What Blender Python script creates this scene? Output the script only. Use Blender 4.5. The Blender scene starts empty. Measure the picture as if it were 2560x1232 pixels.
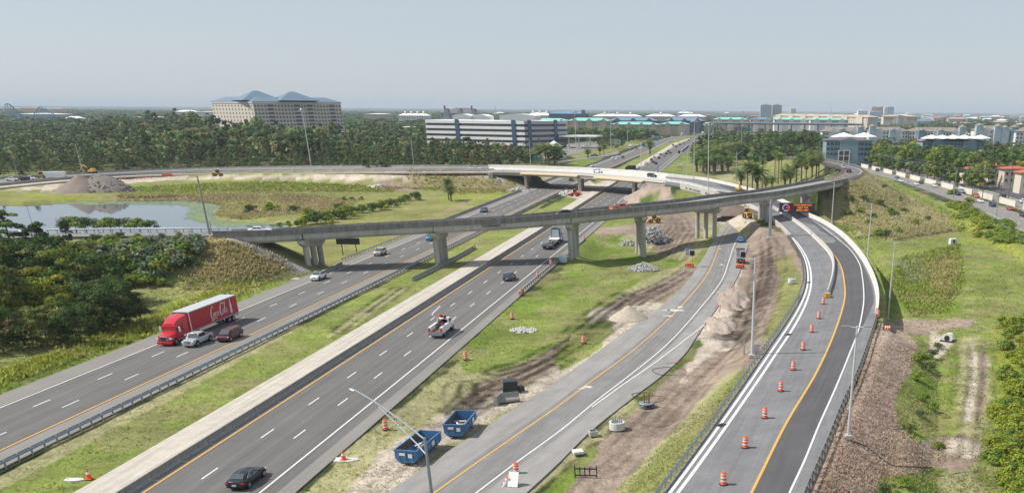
import bpy, bmesh, math, random
import numpy as np
from mathutils import Matrix, Vector
R = math.radians
# ---------------------------------------------------------------- camera, sky, sun
F_PX, CX, CY, YH, ROLL = 2231.0, 1740.0, 1308.0, 273.0, R(0.42)
PITCH = math.atan2(CY - YH, F_PX)
CAMH = 36.9 * math.cos(PITCH)
SCN = bpy.context.scene
cd = bpy.data.cameras.new("camera"); cam = bpy.data.objects.new("camera", cd)
SCN.collection.objects.link(cam); SCN.camera = cam
cd.sensor_fit = 'HORIZONTAL'; cd.sensor_width = 36.0; cd.lens = F_PX / 2560 * 36
cd.shift_x = (1280 - CX) / 2560; cd.shift_y = (CY - 616) / 2560
cd.clip_start = 0.5; cd.clip_end = 60000
cam.matrix_world = Matrix.Translation((0, 0, CAMH)) @ Matrix.Rotation(R(90) - PITCH, 4, 'X') @ Matrix.Rotation(ROLL, 4, 'Z')
SUN_EL, SUN_AZ = R(50), R(-90)       # sun stands in the west (-x)
wd = bpy.data.worlds.new("World"); SCN.world = wd; wd.use_nodes = True
nt = wd.node_tree; bg = nt.nodes['Background']
sky = nt.nodes.new('ShaderNodeTexSky'); sky.sky_type = 'NISHITA'; sky.sun_disc = False
sky.sun_elevation = SUN_EL; sky.sun_rotation = SUN_AZ
sky.air_density = 1.0; sky.dust_density = 0.5; sky.ozone_density = 2.0; sky.altitude = 30
veil = nt.nodes.new('ShaderNodeMix'); veil.data_type = 'RGBA'; veil.inputs[0].default_value = .8     # thin high haze over the blue
veil.inputs[7].default_value = (3.8, 4.2, 4.7, 1)
nt.links.new(sky.outputs[0], veil.inputs[6]); nt.links.new(veil.outputs[2], bg.inputs[0]); bg.inputs[1].default_value = 0.13
sl = bpy.data.lights.new("sun", 'SUN'); sl.energy = 5.0; sl.angle = R(0.5); sl.color = (1, .95, .87)
so = bpy.data.objects.new("sun", sl); SCN.collection.objects.link(so)
ld = Vector((math.cos(SUN_EL), 0.06, -math.sin(SUN_EL)))
so.rotation_euler = ld.to_track_quat('-Z', 'Y').to_euler(); so.location = (-60, -40, 90)
SCN.view_settings.view_transform = 'Standard'; SCN.view_settings.look = 'None'
SCN.view_settings.exposure = 0.1; SCN.view_settings.gamma = 1.0
SCN.cycles.max_bounces = 5; SCN.cycles.volume_bounces = 0
SCN.cycles.diffuse_bounces = 2; SCN.cycles.glossy_bounces = 2; SCN.cycles.transmission_bounces = 3; SCN.cycles.transparent_max_bounces = 6

_c, _s, _cp, _sp = math.cos(ROLL), math.sin(ROLL), math.cos(PITCH), math.sin(PITCH)
def ray(px, py):
    u = (px - CX) / F_PX; v = (py - CY) / F_PX
    u, v = u * _c + v * _s, -u * _s + v * _c
    return (u, _cp - v * _sp, -(v * _cp + _sp))
def W(px, py, z=0.0):
    d = ray(px, py); t = (z - CAMH) / d[2]
    return Vector((d[0] * t, d[1] * t, z))
def PX(x, y, z):
    z = z - CAMH
    fw = y * _cp - z * _sp; dn = -(y * _sp + z * _cp)
    fw = np.maximum(fw, 1.0)
    u = x / fw; v = dn / fw
    return CX + (u * _c - v * _s) * F_PX, CY + (u * _s + v * _c) * F_PX

# ---------------------------------------------------------------- numpy noise / geometry
def _hash(i, j, s):
    h = (i.astype(np.int64) * 374761393 + j.astype(np.int64) * 668265263 + s * 974634777) & 0xffffffff
    h = ((h ^ (h >> 13)) * 1274126177) & 0xffffffff
    return ((h ^ (h >> 16)) & 0xffffff) / float(0xffffff)
def vnoise(x, y, s=0):
    i = np.floor(x); j = np.floor(y); fx = x - i; fy = y - j
    fx = fx * fx * (3 - 2 * fx); fy = fy * fy * (3 - 2 * fy)
    a = _hash(i, j, s); b = _hash(i + 1, j, s); c = _hash(i, j + 1, s); d = _hash(i + 1, j + 1, s)
    return (a * (1 - fx) + b * fx) * (1 - fy) + (c * (1 - fx) + d * fx) * fy
def fbm(x, y, s=0, o=4):
    r = 0; a = .5; t = 0
    for k in range(o):
        r = r + a * vnoise(x * 2 ** k, y * 2 ** k, s + k * 7); t += a; a *= .55
    return r / t
def seg_dist(X, Y, pts, closed=False, want_t=False):
    n = len(pts); best = np.full(X.shape, 1e18); bz = np.zeros(X.shape)
    for k in range(n if closed else n - 1):
        a = pts[k]; b = pts[(k + 1) % n]
        dx, dy = b[0] - a[0], b[1] - a[1]; l2 = dx * dx + dy * dy + 1e-9
        t = np.clip(((X - a[0]) * dx + (Y - a[1]) * dy) / l2, 0, 1)
        d = (X - a[0] - t * dx) ** 2 + (Y - a[1] - t * dy) ** 2
        m = d < best; best = np.where(m, d, best)
        if want_t: bz = np.where(m, k + t, bz)
    return (np.sqrt(best), bz) if want_t else np.sqrt(best)
def inside(X, Y, pts):
    r = np.zeros(X.shape, bool); n = len(pts)
    for k in range(n):
        x1, y1 = pts[k][:2]; x2, y2 = pts[(k + 1) % n][:2]
        if y1 == y2: continue
        c = ((y1 > Y) != (y2 > Y)) & (X < (x2 - x1) * (Y - y1) / (y2 - y1) + x1)
        r ^= c
    return r
def sdist(X, Y, pts):                      # positive inside
    d = seg_dist(X, Y, pts, True); return np.where(inside(X, Y, pts), d, -d)
def sstep(a, b, x):
    t = np.clip((x - a) / (b - a), 0, 1); return t * t * (3 - 2 * t)
def catmull(P, step):
    P = [np.array(p, float) for p in P]; out = []
    if len(P) == 2: P = [P[0], (P[0] + P[1]) / 2, P[1]]
    Q = [2 * P[0] - P[1]] + P + [2 * P[-1] - P[-2]]
    for i in range(1, len(Q) - 2):
        p0, p1, p2, p3 = Q[i - 1:i + 3]
        d = [max(np.linalg.norm(b - a) ** .5, 1e-4) for a, b in ((p0, p1), (p1, p2), (p2, p3))]
        m1 = (p1 - p0) / d[0] - (p2 - p0) / (d[0] + d[1]) + (p2 - p1) / d[1]
        m2 = (p2 - p1) / d[1] - (p3 - p1) / (d[1] + d[2]) + (p3 - p2) / d[2]
        m1 *= d[1]; m2 *= d[1]
        n = max(1, int(np.linalg.norm(p2 - p1) / step))
        for k in range(n):
            t = k / n; h = t * t; g = h * t
            out.append((2 * g - 3 * h + 1) * p1 + (g - 2 * h + t) * m1 + (-2 * g + 3 * h) * p2 + (g - h) * m2)
    out.append(P[-1]); return np.array(out)
def resample(P, n):
    P = np.array(P, float); d = np.r_[0, np.cumsum(np.linalg.norm(np.diff(P[:, :2], axis=0), axis=1))]
    s = np.linspace(0, d[-1], n); return np.stack([np.interp(s, d, P[:, k]) for k in range(P.shape[1])], 1)
def plen(P): return float(np.linalg.norm(np.diff(np.array(P)[:, :2], axis=0), axis=1).sum())
def normals(P):
    P = np.array(P); t = np.gradient(P[:, :2], axis=0); t /= np.linalg.norm(t, axis=1)[:, None] + 1e-9
    return np.stack([-t[:, 1], t[:, 0]], 1), t          # left normal, tangent
def offs(P, o, dz=0):
    n, _ = normals(P); Q = np.array(P, float).copy()
    Q[:, 0] += n[:, 0] * o; Q[:, 1] += n[:, 1] * o
    Q[:, 2] += dz; return Q

# ---------------------------------------------------------------- objects
COL = SCN.collection
def tag(o, label=None, cat=None, group=None, kind=None):
    if label: o['label'] = label
    if cat: o['category'] = cat
    if group: o['group'] = group
    if kind: o['kind'] = kind
    return o
def empty(name, loc=(0, 0, 0), rz=0, label=None, cat=None, group=None):
    o = bpy.data.objects.new(name, None); COL.objects.link(o); o.location = loc; o.rotation_euler = (0, 0, rz)
    o.empty_display_size = .5
    return tag(o, label, cat, group)
def link_mesh(name, me, parent=None, mat=None):
    o = bpy.data.objects.new(name, me); COL.objects.link(o)
    if parent is not None: o.parent = parent
    if mat is not None:
        if len(me.materials) == 0: me.materials.append(None)
        o.material_slots[0].link = 'OBJECT'; o.material_slots[0].material = mat
    return o
def np_mesh(name, V, Fc, col=None, smooth=False, uv=None):
    V = np.asarray(V, np.float32); Fc = np.asarray(Fc, np.int32)
    me = bpy.data.meshes.new(name); k = Fc.shape[1]
    me.vertices.add(len(V)); me.vertices.foreach_set('co', V.ravel())
    me.loops.add(Fc.size); me.loops.foreach_set('vertex_index', Fc.ravel())
    me.polygons.add(len(Fc)); me.polygons.foreach_set('loop_start', np.arange(0, Fc.size, k, dtype=np.int32))
    me.polygons.foreach_set('use_smooth', np.full(len(Fc), smooth))
    me.update(calc_edges=True)
    if col is not None:
        a = me.color_attributes.new('Col', 'FLOAT_COLOR', 'POINT')
        c = np.ones((len(V), 4), np.float32); c[:, :3] = col; a.data.foreach_set('color', c.ravel())
    if uv is not None:
        u = me.uv_layers.new(name='UVMap'); u.data.foreach_set('uv', np.asarray(uv, np.float32)[Fc.ravel()].ravel())
    return me
class MB:
    def __init__(s): s.v = []; s.f = []
    def add(s, vs, fs):
        b = len(s.v); s.v += [tuple(map(float, p)) for p in vs]; s.f += [tuple(i + b for i in f) for f in fs]; return s
    def box(s, c, d, rz=0.0, top=1.0, rx=0.0, ry=0.0):
        m = Matrix.Translation(c) @ Matrix.Rotation(rz, 4, 'Z') @ Matrix.Rotation(ry, 4, 'Y') @ Matrix.Rotation(rx, 4, 'X')
        vs = []
        for z in (-.5, .5):
            k = top if z > 0 else 1
            for x, y in ((-.5, -.5), (.5, -.5), (.5, .5), (-.5, .5)):
                vs.append(m @ Vector((x * d[0] * k, y * d[1] * k, z * d[2])))
        return s.add(vs, [(3, 2, 1, 0), (4, 5, 6, 7), (0, 1, 5, 4), (1, 2, 6, 5), (2, 3, 7, 6), (3, 0, 4, 7)])
    def tube(s, a, b, r0, r1=None, n=8, cap=True):
        r1 = r0 if r1 is None else r1
        a = Vector(a); b = Vector(b); d = (b - a).normalized()
        u = d.orthogonal().normalized(); w = d.cross(u); vs = []
        for p, r in ((a, r0), (b, r1)):
            for k in range(n):
                t = 2 * math.pi * k / n; vs.append(p + (u * math.cos(t) + w * math.sin(t)) * r)
        fs = [(k, (k + 1) % n, n + (k + 1) % n, n + k) for k in range(n)]
        if cap: fs += [tuple(range(n - 1, -1, -1)), tuple(range(n, 2 * n))]
        return s.add(vs, fs)
    def path(s, pts, r, n=6):
        for a, b in zip(pts[:-1], pts[1:]): s.tube(a, b, r, r, n)
        return s
    def lathe(s, prof, c=(0, 0, 0), n=14):
        vs = []; fs = []
        for r, z in prof:
            for k in range(n):
                t = 2 * math.pi * k / n; vs.append((c[0] + r * math.cos(t), c[1] + r * math.sin(t), c[2] + z))
        for j in range(len(prof) - 1):
            for k in range(n):
                a = j * n + k; b = j * n + (k + 1) % n; fs.append((a, b, b + n, a + n))
        fs += [tuple(range(n - 1, -1, -1)), tuple(range((len(prof) - 1) * n, len(prof) * n))]
        return s.add(vs, fs)
    def loft(s, secs, cap=True):
        n = len(secs[0]); vs = [p for q in secs for p in q]; fs = []
        for j in range(len(secs) - 1):
            for k in range(n):
                a = j * n + k; b = j * n + (k + 1) % n; fs.append((a, b, b + n, a + n))
        if cap: fs += [tuple(range(n - 1, -1, -1)), tuple(range((len(secs) - 1) * n, len(secs) * n))]
        return s.add(vs, fs)
    def prism(s, poly, z0, z1):
        n = len(poly); vs = [(p[0], p[1], z0) for p in poly] + [(p[0], p[1], z1) for p in poly]
        return s.add(vs, [(k, (k + 1) % n, n + (k + 1) % n, n + k) for k in range(n)] + [tuple(range(n - 1, -1, -1)), tuple(range(n, 2 * n))])
    def quad(s, a, b, c, d): return s.add([a, b, c, d], [(0, 1, 2, 3)])
    def mesh(s, name, smooth=False, off=None, bevel=0):
        me = bpy.data.meshes.new(name)
        v = s.v if off is None else [(p[0] - off[0], p[1] - off[1], p[2] - off[2]) for p in s.v]
        me.from_pydata(v, [], s.f); me.update()
        if bevel:
            bm = bmesh.new(); bm.from_mesh(me)
            bmesh.ops.recalc_face_normals(bm, faces=bm.faces)
            es = [e for e in bm.edges if len(e.link_faces) == 2 and e.calc_face_angle() > .5]
            bmesh.ops.bevel(bm, geom=es, offset=bevel, segments=2, affect='EDGES', profile=.5)
            bm.to_mesh(me); bm.free()
        else:
            bm = bmesh.new(); bm.from_mesh(me); bmesh.ops.recalc_face_normals(bm, faces=bm.faces); bm.to_mesh(me); bm.free()
        if smooth:
            for p in me.polygons: p.use_smooth = True
            try: me.set_sharp_from_angle(angle=R(38))
            except Exception: pass
        return me
    def build(s, name, mat, parent=None, world=False, **k):
        off = parent.location if (world and parent is not None) else None
        return link_mesh(name, s.mesh(name, off=off, **k), parent, mat)
def copy_tree(o, parent=None):
    c = o.copy(); COL.objects.link(c)
    if parent is not None: c.parent = parent
    for ch in o.children: copy_tree(ch, c)
    return c

# ---------------------------------------------------------------- materials
MATS = {}
def mat(name, col=(.5, .5, .5), rough=.7, metal=0, emit=None, es=1, noise=None, spec=None, attr=False, bump=0, bscale=20, trans=0, coat=0, streak=None, coords='Object'):
    if name in MATS: return MATS[name]
    m = bpy.data.materials.new(name); m.use_nodes = True; t = m.node_tree; b = t.nodes['Principled BSDF']; MATS[name] = m
    b.inputs['Base Color'].default_value = (*col, 1); b.inputs['Roughness'].default_value = rough; b.inputs['Metallic'].default_value = metal
    if spec is not None: b.inputs['Specular IOR Level'].default_value = spec
    if coat: b.inputs['Coat Weight'].default_value = coat; b.inputs['Coat Roughness'].default_value = .05
    if trans: b.inputs['Transmission Weight'].default_value = trans
    if emit: b.inputs['Emission Color'].default_value = (*emit, 1); b.inputs['Emission Strength'].default_value = es
    src = None; L = t.links.new
    if attr:
        a = t.nodes.new('ShaderNodeAttribute'); a.attribute_name = 'Col'; src = a.outputs['Color']
    tc = t.nodes.new('ShaderNodeTexCoord'); out = tc.outputs[coords]
    for (sc, amt, stretch) in (noise or []):
        mp = t.nodes.new('ShaderNodeMapping'); L(out, mp.inputs[0]); mp.inputs['Scale'].default_value = stretch
        n = t.nodes.new('ShaderNodeTexNoise'); n.inputs['Scale'].default_value = sc; n.inputs['Detail'].default_value = 4; n.inputs['Roughness'].default_value = .65
        L(mp.outputs[0], n.inputs['Vector'])
        mr = t.nodes.new('ShaderNodeMapRange'); L(n.outputs[0], mr.inputs[0])
        mr.inputs['From Min'].default_value = .3; mr.inputs['From Max'].default_value = .7
        mr.inputs['To Min'].default_value = 1 - amt; mr.inputs['To Max'].default_value = 1 + amt
        mx = t.nodes.new('ShaderNodeMix'); mx.data_type = 'RGBA'; mx.blend_type = 'MULTIPLY'; mx.inputs[0].default_value = 1
        if src: L(src, mx.inputs[6])
        else: mx.inputs[6].default_value = (*col, 1)
        L(mr.outputs[0], mx.inputs[7]); src = mx.outputs[2]
    if src: L(src, b.inputs['Base Color'])
    if bump:
        n = t.nodes.new('ShaderNodeTexNoise'); n.inputs['Scale'].default_value = bscale; n.inputs['Detail'].default_value = 5; L(out, n.inputs['Vector'])
        bp = t.nodes.new('ShaderNodeBump'); bp.inputs['Strength'].default_value = 1; bp.inputs['Distance'].default_value = bump
        L(n.outputs[0], bp.inputs['Height']); L(bp.outputs[0], b.inputs['Normal'])
    return m
ONE = (1, 1, 1)
M_ground = mat('ground_cover', attr=True, rough=.95, spec=.1, noise=[(.9, .22, ONE), (6, .28, ONE), (.05, .12, ONE)], bump=.25, bscale=2.2)
AS = [(1.3, .17, (1, .010, 1)), (.42, .12, (1, .02, 1)), (22, .08, ONE), (.08, .10, ONE)]
M_asph = mat('asphalt', (.138, .133, .127), rough=.9, spec=.25, noise=AS, coords='UV')
M_shoulder = mat('shoulder_asphalt', (.225, .21, .195), rough=.92, spec=.2, noise=[(2, .08, (1, .02, 1)), (15, .08, ONE), (.1, .08, ONE)], coords='UV')
M_newasph = mat('new_asphalt', (.094, .092, .095), rough=.85, spec=.3, noise=[(1.5, .14, (1, .02, 1)), (20, .07, ONE), (.12, .15, ONE)], coords='UV')
M_graydeck = mat('grey_pavement', (.185, .185, .19), rough=.9, spec=.2, noise=[(1.5, .14, (1, .03, 1)), (4, .10, (.2, 1, 1)), (8, .08, ONE), (.15, .18, ONE)], coords='UV')
M_oldasph = mat('worn_asphalt', (.20, .195, .19), rough=.92, spec=.2, noise=[(1.0, .17, (1, .02, 1)), (2.5, .12, (1, .1, 1)), (9, .10, ONE), (.15, .14, ONE)], coords='UV')
M_oldedge = mat('worn_shoulder', (.27, .26, .25), rough=.95, spec=.1, noise=[(.8, .12, (1, .12, 1)), (.12, .12, ONE), (6, .12, ONE)], coords='UV')
M_deck = mat('bridge_deck', (.26, .25, .24), rough=.9, noise=[(1.5, .08, (1, .03, 1)), (8, .08, ONE)], coords='UV')
M_white = mat('white_road_paint', (.66, .66, .64), rough=.7, noise=[(3, .12, ONE)], coords='Object')
M_yellow = mat('yellow_road_paint', (.68, .36, .06), rough=.7, noise=[(3, .12, ONE)], coords='Object')
M_conc = mat('concrete', (.42, .405, .37), rough=.85, noise=[(.35, .16, (1, 1, .5)), (1.6, .16, (1, 1, .12)), (5, .08, ONE)], bump=.01, bscale=8)
M_concdark = mat('weathered_concrete', (.195, .188, .175), rough=.9, noise=[(.5, .3, (1, 1, .2)), (2.2, .25, (1, 1, .1)), (6, .12, ONE)])
M_barrier = mat('barrier_concrete', (.27, .265, .25), rough=.9, noise=[(.35, .22, ONE), (6, .15, (1, 1, .3))])
M_concnew = mat('new_concrete', (.62, .60, .56), rough=.8, noise=[(.4, .09, ONE), (3, .08, (1, 1, .25))])
M_concpale = mat('pale_strip', (.46, .42, .36), rough=.95, noise=[(1.6, .22, (1, .02, 1)), (.5, .12, ONE), (7, .12, ONE)], bump=.05, bscale=3, coords='UV')
M_galv = mat('galvanised_steel', (.40, .42, .44), rough=.45, metal=.75, noise=[(2, .08, ONE)])
M_galvblue = mat('blue_grey_rail', (.30, .36, .42), rough=.4, metal=.6, noise=[(1, .1, ONE)])
M_steelpole = mat('pale_pole_steel', (.62, .63, .64), rough=.5, metal=.3)
M_concpole = mat('weathered_pole', (.30, .28, .25), rough=.85, noise=[(2, .15, ONE)])
M_wood = mat('creosote_wood', (.13, .10, .075), rough=.9, noise=[(3, .2, (1, 1, .1))])
M_black = mat('black_rubber', (.018, .018, .02), rough=.75)
M_dark = mat('dark_metal', (.035, .036, .04), rough=.55)
M_signback = mat('dark_sign_back', (.012, .013, .014), rough=.6)
M_glass = mat('dark_glass', (.02, .025, .03), rough=.06, spec=.8)
M_glassl = mat('windscreen_glass', (.07, .085, .095), rough=.05, spec=1.0)
M_rim = mat('alloy', (.45, .46, .48), rough=.35, metal=.8)
M_chrome = mat('chrome', (.7, .7, .72), rough=.15, metal=1)
M_head = mat('lamp_lens', (.75, .77, .8), rough=.15, spec=.8)
M_tail = mat('red_lens', (.5, .02, .025), rough=.25)
M_plate = mat('number_plate', (.6, .6, .6), rough=.6)
M_orange = mat('safety_orange', (.75, .11, .035), rough=.55, noise=[(4, .12, ONE)])
M_refl = mat('reflective_white', (.75, .74, .72), rough=.4)
M_bark = mat('bark', (.13, .10, .075), rough=.95, noise=[(4, .25, (1, 1, .2))])
M_palmbark = mat('palm_bark', (.20, .16, .12), rough=.95, noise=[(5, .25, (1, 1, 2))])
M_leaf = mat('foliage', attr=True, rough=.75, spec=.15)
_t = M_leaf.node_tree; _tr = _t.nodes.new('ShaderNodeBsdfTranslucent'); _mx = _t.nodes.new('ShaderNodeMixShader'); _mx.inputs[0].default_value = .30
_at = [n for n in _t.nodes if n.type == 'ATTRIBUTE'][0]; _t.links.new(_at.outputs['Color'], _tr.inputs[0])
_t.links.new(_t.nodes['Principled BSDF'].outputs[0], _mx.inputs[1]); _t.links.new(_tr.outputs[0], _mx.inputs[2]); _t.links.new(_mx.outputs[0], _t.nodes['Material Output'].inputs[0])
M_yellowm = mat('machine_yellow', (.62, .36, .03), rough=.5)
M_whitep = mat('white_paint', (.72, .72, .71), rough=.4)
M_water = mat('pond_water', (.075, .095, .11), rough=.03, spec=.9, bump=.002, bscale=1.5)
def paint(name, col): return mat('car_paint_' + name, col, rough=.3, spec=.4, coat=.25 if sum(col) < .2 else .7)
# ---------------------------------------------------------------- layout: lines of the roads (pixel of the survey photo + height -> world)
def line(pts, z=0.0, step=4.0):
    Q = [W(p[0], p[1], p[2] if len(p) > 2 else z) for p in pts]
    return catmull([tuple(q) for q in Q], step)
LREF = line([(-330, 1280), (0, 1126.5), (705, 800), (1178, 577), (1440, 455), (1500, 428), (1560, 402), (1612, 380), (1644, 364.5), (1670, 353.5), (1722, 341), (1780, 335), (1850, 331), (1940, 327.5)], 0, 6)
RREF = line([(130, 1380), (358, 1232), (700, 1010.5), (1024, 800), (1280, 633), (1400, 555), (1500, 489), (1560, 449.5), (1610, 417), (1675, 374), (1702, 358), (1738, 347), (1790, 340), (1850, 336), (1940, 332.5)], 0, 6)
OREF = line([(830, 1420), (1086, 1232), (1280, 1095), (1400, 1012), (1470, 959), (1582, 877), (1681, 788), (1759, 700), (1783, 657), (1800, 611), (1820, 575), (1836, 557)], 0, 3)   # yellow line, old ramp
OWHT = line([(930, 1420), (1191, 1232), (1280, 1164), (1400, 1077), (1496, 998), (1585, 930), (1669, 860), (1755, 765), (1805, 700), (1819, 663), (1835, 615), (1857, 572)], 0, 3)
OLE = line([(700, 1420), (1019, 1196), (1280, 1024), (1360, 975), (1444, 916), (1548, 840), (1640, 776), (1703, 722), (1745, 665), (1785, 600), (1815, 554)], 0, 3)
ORE = line([(1130, 1420), (1300, 1246), (1388, 1166), (1474, 1080), (1582, 994), (1656, 938), (1712, 885), (1746, 834), (1790, 773), (1845, 690), (1862, 640), (1880, 590), (1892, 562)], 0, 3)
zr = 3.0
RL = line([(1520, 1400, zr), (1655, 1232, zr), (1794, 1045, zr), (1897, 899, zr), (1980, 778, zr), (2003, 735, zr), (2012, 700, zr), (2006, 649, zr), (1982, 605, zr), (1965, 583, 2.9), (1930, 551, 2.8), (1903, 531, 2.8), (1860, 510, 3.2), (1800, 490, 4.2), (1750, 477, 5.2), (1700, 464, 6.2), (1640, 453, 6.6)], zr, 3)
RR = line([(1950, 1400, zr), (2008, 1240, zr), (2064, 1110, zr), (2107, 1004, zr), (2133, 952, zr), (2176, 835, zr), (2190, 785, zr), (2192, 740, zr), (2180, 695, zr), (2160, 655, zr), (2136, 622, zr), (2098, 585, zr), (2052, 555, 2.9), (2015, 538, 2.8), (1955, 505, 3.2), (1890, 481, 4.4), (1821, 463, 5.4), (1750, 449, 6.3), (1664, 441, 6.6)], zr, 3)
RM = line([(1664, 452, 6.6), (1721, 461, 6.2), (1770, 474, 5.3), (1835, 487, 4.2), (1905, 508, 3.2), (1972, 545, 2.8), (2013, 574, 2.9), (2050, 608, zr), (2076, 637, zr), (2084, 660, zr), (2082, 690, zr), (2074, 722, zr), (2068, 738, zr)], zr, 3)
RYEL = line([(1800, 1400, zr), (1878, 1232, zr), (1900, 1188, zr), (1965, 1058, zr), (2042, 929, zr), (2090, 821, zr), (2112, 743, zr), (2110, 700, zr), (2102, 665, zr), (2078, 628, zr), (2052, 597, zr)], zr, 3)
RWHT = line([(1900, 1400, zr), (1975, 1228, zr), (2008, 1158, zr), (2049, 1058, zr), (2086, 976, zr), (2125, 881, zr), (2146, 825, zr), (2159, 756, zr), (2159, 722, zr), (2156, 694, zr), (2149, 660, zr), (2123, 621, zr), (2081, 587, zr), (2045, 560, 2.9), (2003, 536, 2.8), (1950, 510, 3.2), (1880, 486, 4.4)], zr, 3)
RLWHT = line([(1560, 1400, zr), (1694, 1232, zr), (1830, 1045, zr), (1930, 899, zr), (1990, 808, zr), (2018, 750, zr), (2028, 706, zr), (2020, 652, zr), (1993, 607, zr), (1965, 580, 2.9)], zr, 3)
# flyover: top edge of the parapet nearest the camera
FLY = line([(530, 577.5, 9.0), (640, 576.3, 9.1), (752, 571, 9.3), (920, 561.5, 9.7), (1081, 553.3, 10.1), (1280, 543.5, 10.6), (1399, 534.5, 10.8), (1540, 522, 11), (1617, 515, 11), (1771, 500, 11), (1840, 489.5, 11), (1931, 479.5, 11), (1990, 470, 11), (2055, 458, 11), (2120, 445, 11), (2152, 434, 11), (2163, 425, 11), (2150, 415, 10.6), (2110, 405, 10), (2060, 396, 9), (1990, 388, 7.5)], 9, 3)
def split_at(P, px):      # index of polyline vertex nearest to pixel (px,py)
    X, Y = PX(P[:, 0], P[:, 1], P[:, 2]); return int(np.argmin((X - px[0]) ** 2 + (Y - px[1]) ** 2))
iF_end = split_at(FLY, (2118, 446))       # bridge ends here, embankment begins
FLYB = FLY[:iF_end + 1]
# approach road on the left, continuing the flyover to the left
ALEFT = catmull([tuple(W(530, 577.5, 9.0)), tuple(W(420, 578, 9.0)), tuple(W(250, 579, 8.9)), tuple(W(100, 581, 8.8)), tuple(W(-60, 585, 8.6)), tuple(W(-260, 592, 8.2))], 4)
# far loop ramp, road on the far side
FAR_A = line([(-60, 470, .8), (120, 452, .9), (260, 441, 1.2), (420, 434, 2.0), (640, 429, 3.5), (850, 428, 5.0), (1050, 427.5, 6.2), (1235, 427, 6.8)], 1, 6)       # near edge of its pavement
FAR_B = line([(-60, 452, .8), (120, 440, .9), (260, 432, 1.2), (420, 426, 2.0), (640, 421, 3.5), (850, 418.5, 5.0), (1050, 417.5, 6.2), (1235, 418, 6.8)], 1, 6)
FDA = line([(1225, 429, 6.8), (1310, 430.5, 6.9), (1440, 436, 6.9), (1585, 447.5, 6.8), (1664, 456, 6.6)], 6.8, 4)    # far bridge deck near edge
FDB = line([(1222, 419, 6.8), (1310, 421, 6.9), (1440, 425, 6.9), (1585, 433.5, 6.8), (1664, 441, 6.6), (1735, 449, 6.2)], 6.8, 4)
# multi-lane road on the right
SREF = line([(1890, 367), (1960, 378), (2060, 388), (2150, 407), (2230, 431), (2330, 457), (2440, 491), (2560, 533), (2760, 620)], 0, 6)   # median centre

# ---------------------------------------------------------------- ground height
EMB = []      # (polyline xyz, half width, run per rise)
def emb(P, hw, run, hwR=None, runR=None):      # half width and run per rise, left and right of the line
    P = np.array(P); f = lambda v: np.full(len(P), float(v)) if np.isscalar(v) else np.asarray(v, float)
    EMB.append((P, f(hw), f(run), f(hw if hwR is None else hwR), f(run if runR is None else runR)))
ramp_c = (resample(RL, 70) + resample(RR, 70)) / 2; ramp_w = np.linalg.norm((resample(RL, 70) - resample(RR, 70))[:, :2], axis=1) / 2
q = ramp_c.copy(); q[:, 2] -= .45; _rr = resample(RR, 70); _, _ry = PX(_rr[:, 0], _rr[:, 1], _rr[:, 2]); wallz = (_ry < 792) & (_ry > 540)
emb(q[:66], (ramp_w + .8)[:66], 2.0, np.where(wallz, ramp_w - .5, ramp_w + .8)[:66], np.where(wallz, .04, 1.9)[:66])
q = offs(FLY[iF_end:], 5.2); q[:, 2] -= 1.35; emb(q, 6.3, 1.9)
q = offs(ALEFT[::-1], 4.5); q[:, 2] -= 1.4; emb(q, 6.5, 1.9)
q = (FAR_A + resample(FAR_B, len(FAR_A))) / 2; q[:, 2] -= .35; q[-3:, 2] -= .3; emb(q, 10.5, 2.0, 17, 2.2)
AREAS = []     # (polygon world xy, z, edge width)
def area(px, z, ew, z0=0): AREAS.append(([tuple(W(a, b, z0)[:2]) for a, b in px], z, ew))
area([(1905, 640), (1950, 610), (2000, 640), (2010, 720), (1985, 800), (1920, 900), (1880, 905), (1885, 800)], 1.6, 5)
area([(2112, 572), (2240, 590), (2420, 560), (2600, 650), (2760, 1400), (2400, 1400), (2330, 1150), (2290, 1000), (2310, 840), (2250, 815), (2200, 770), (2190, 690), (2150, 620)], -1.5, 4)
area([(2120, 575), (2170, 590), (2230, 690), (2245, 780), (2205, 785), (2180, 690), (2150, 630)], -3.2, 5)
area([(2215, 700), (2270, 640), (2390, 615), (2410, 700), (2370, 780), (2280, 800)], -2.4, 9)
area([(2290, 950), (2330, 900), (2380, 1000), (2390, 1232), (2340, 1232), (2300, 1080)], -2.2, 6)
area([(1520, 668), (1660, 640), (1690, 600), (1600, 575), (1480, 600), (1450, 640)], -1.6, 8)
POND = [(-300, 505), (60, 513), (200, 503), (330, 501), (480, 500), (560, 512), (528, 530), (540, 552), (640, 556), (720, 563), (700, 590), (300, 592), (-300, 600)]
PONDW = [tuple(W(a, b, -1.2)[:2]) for a, b in POND]
AREAS.append((PONDW, -2.6, 10))
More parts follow.
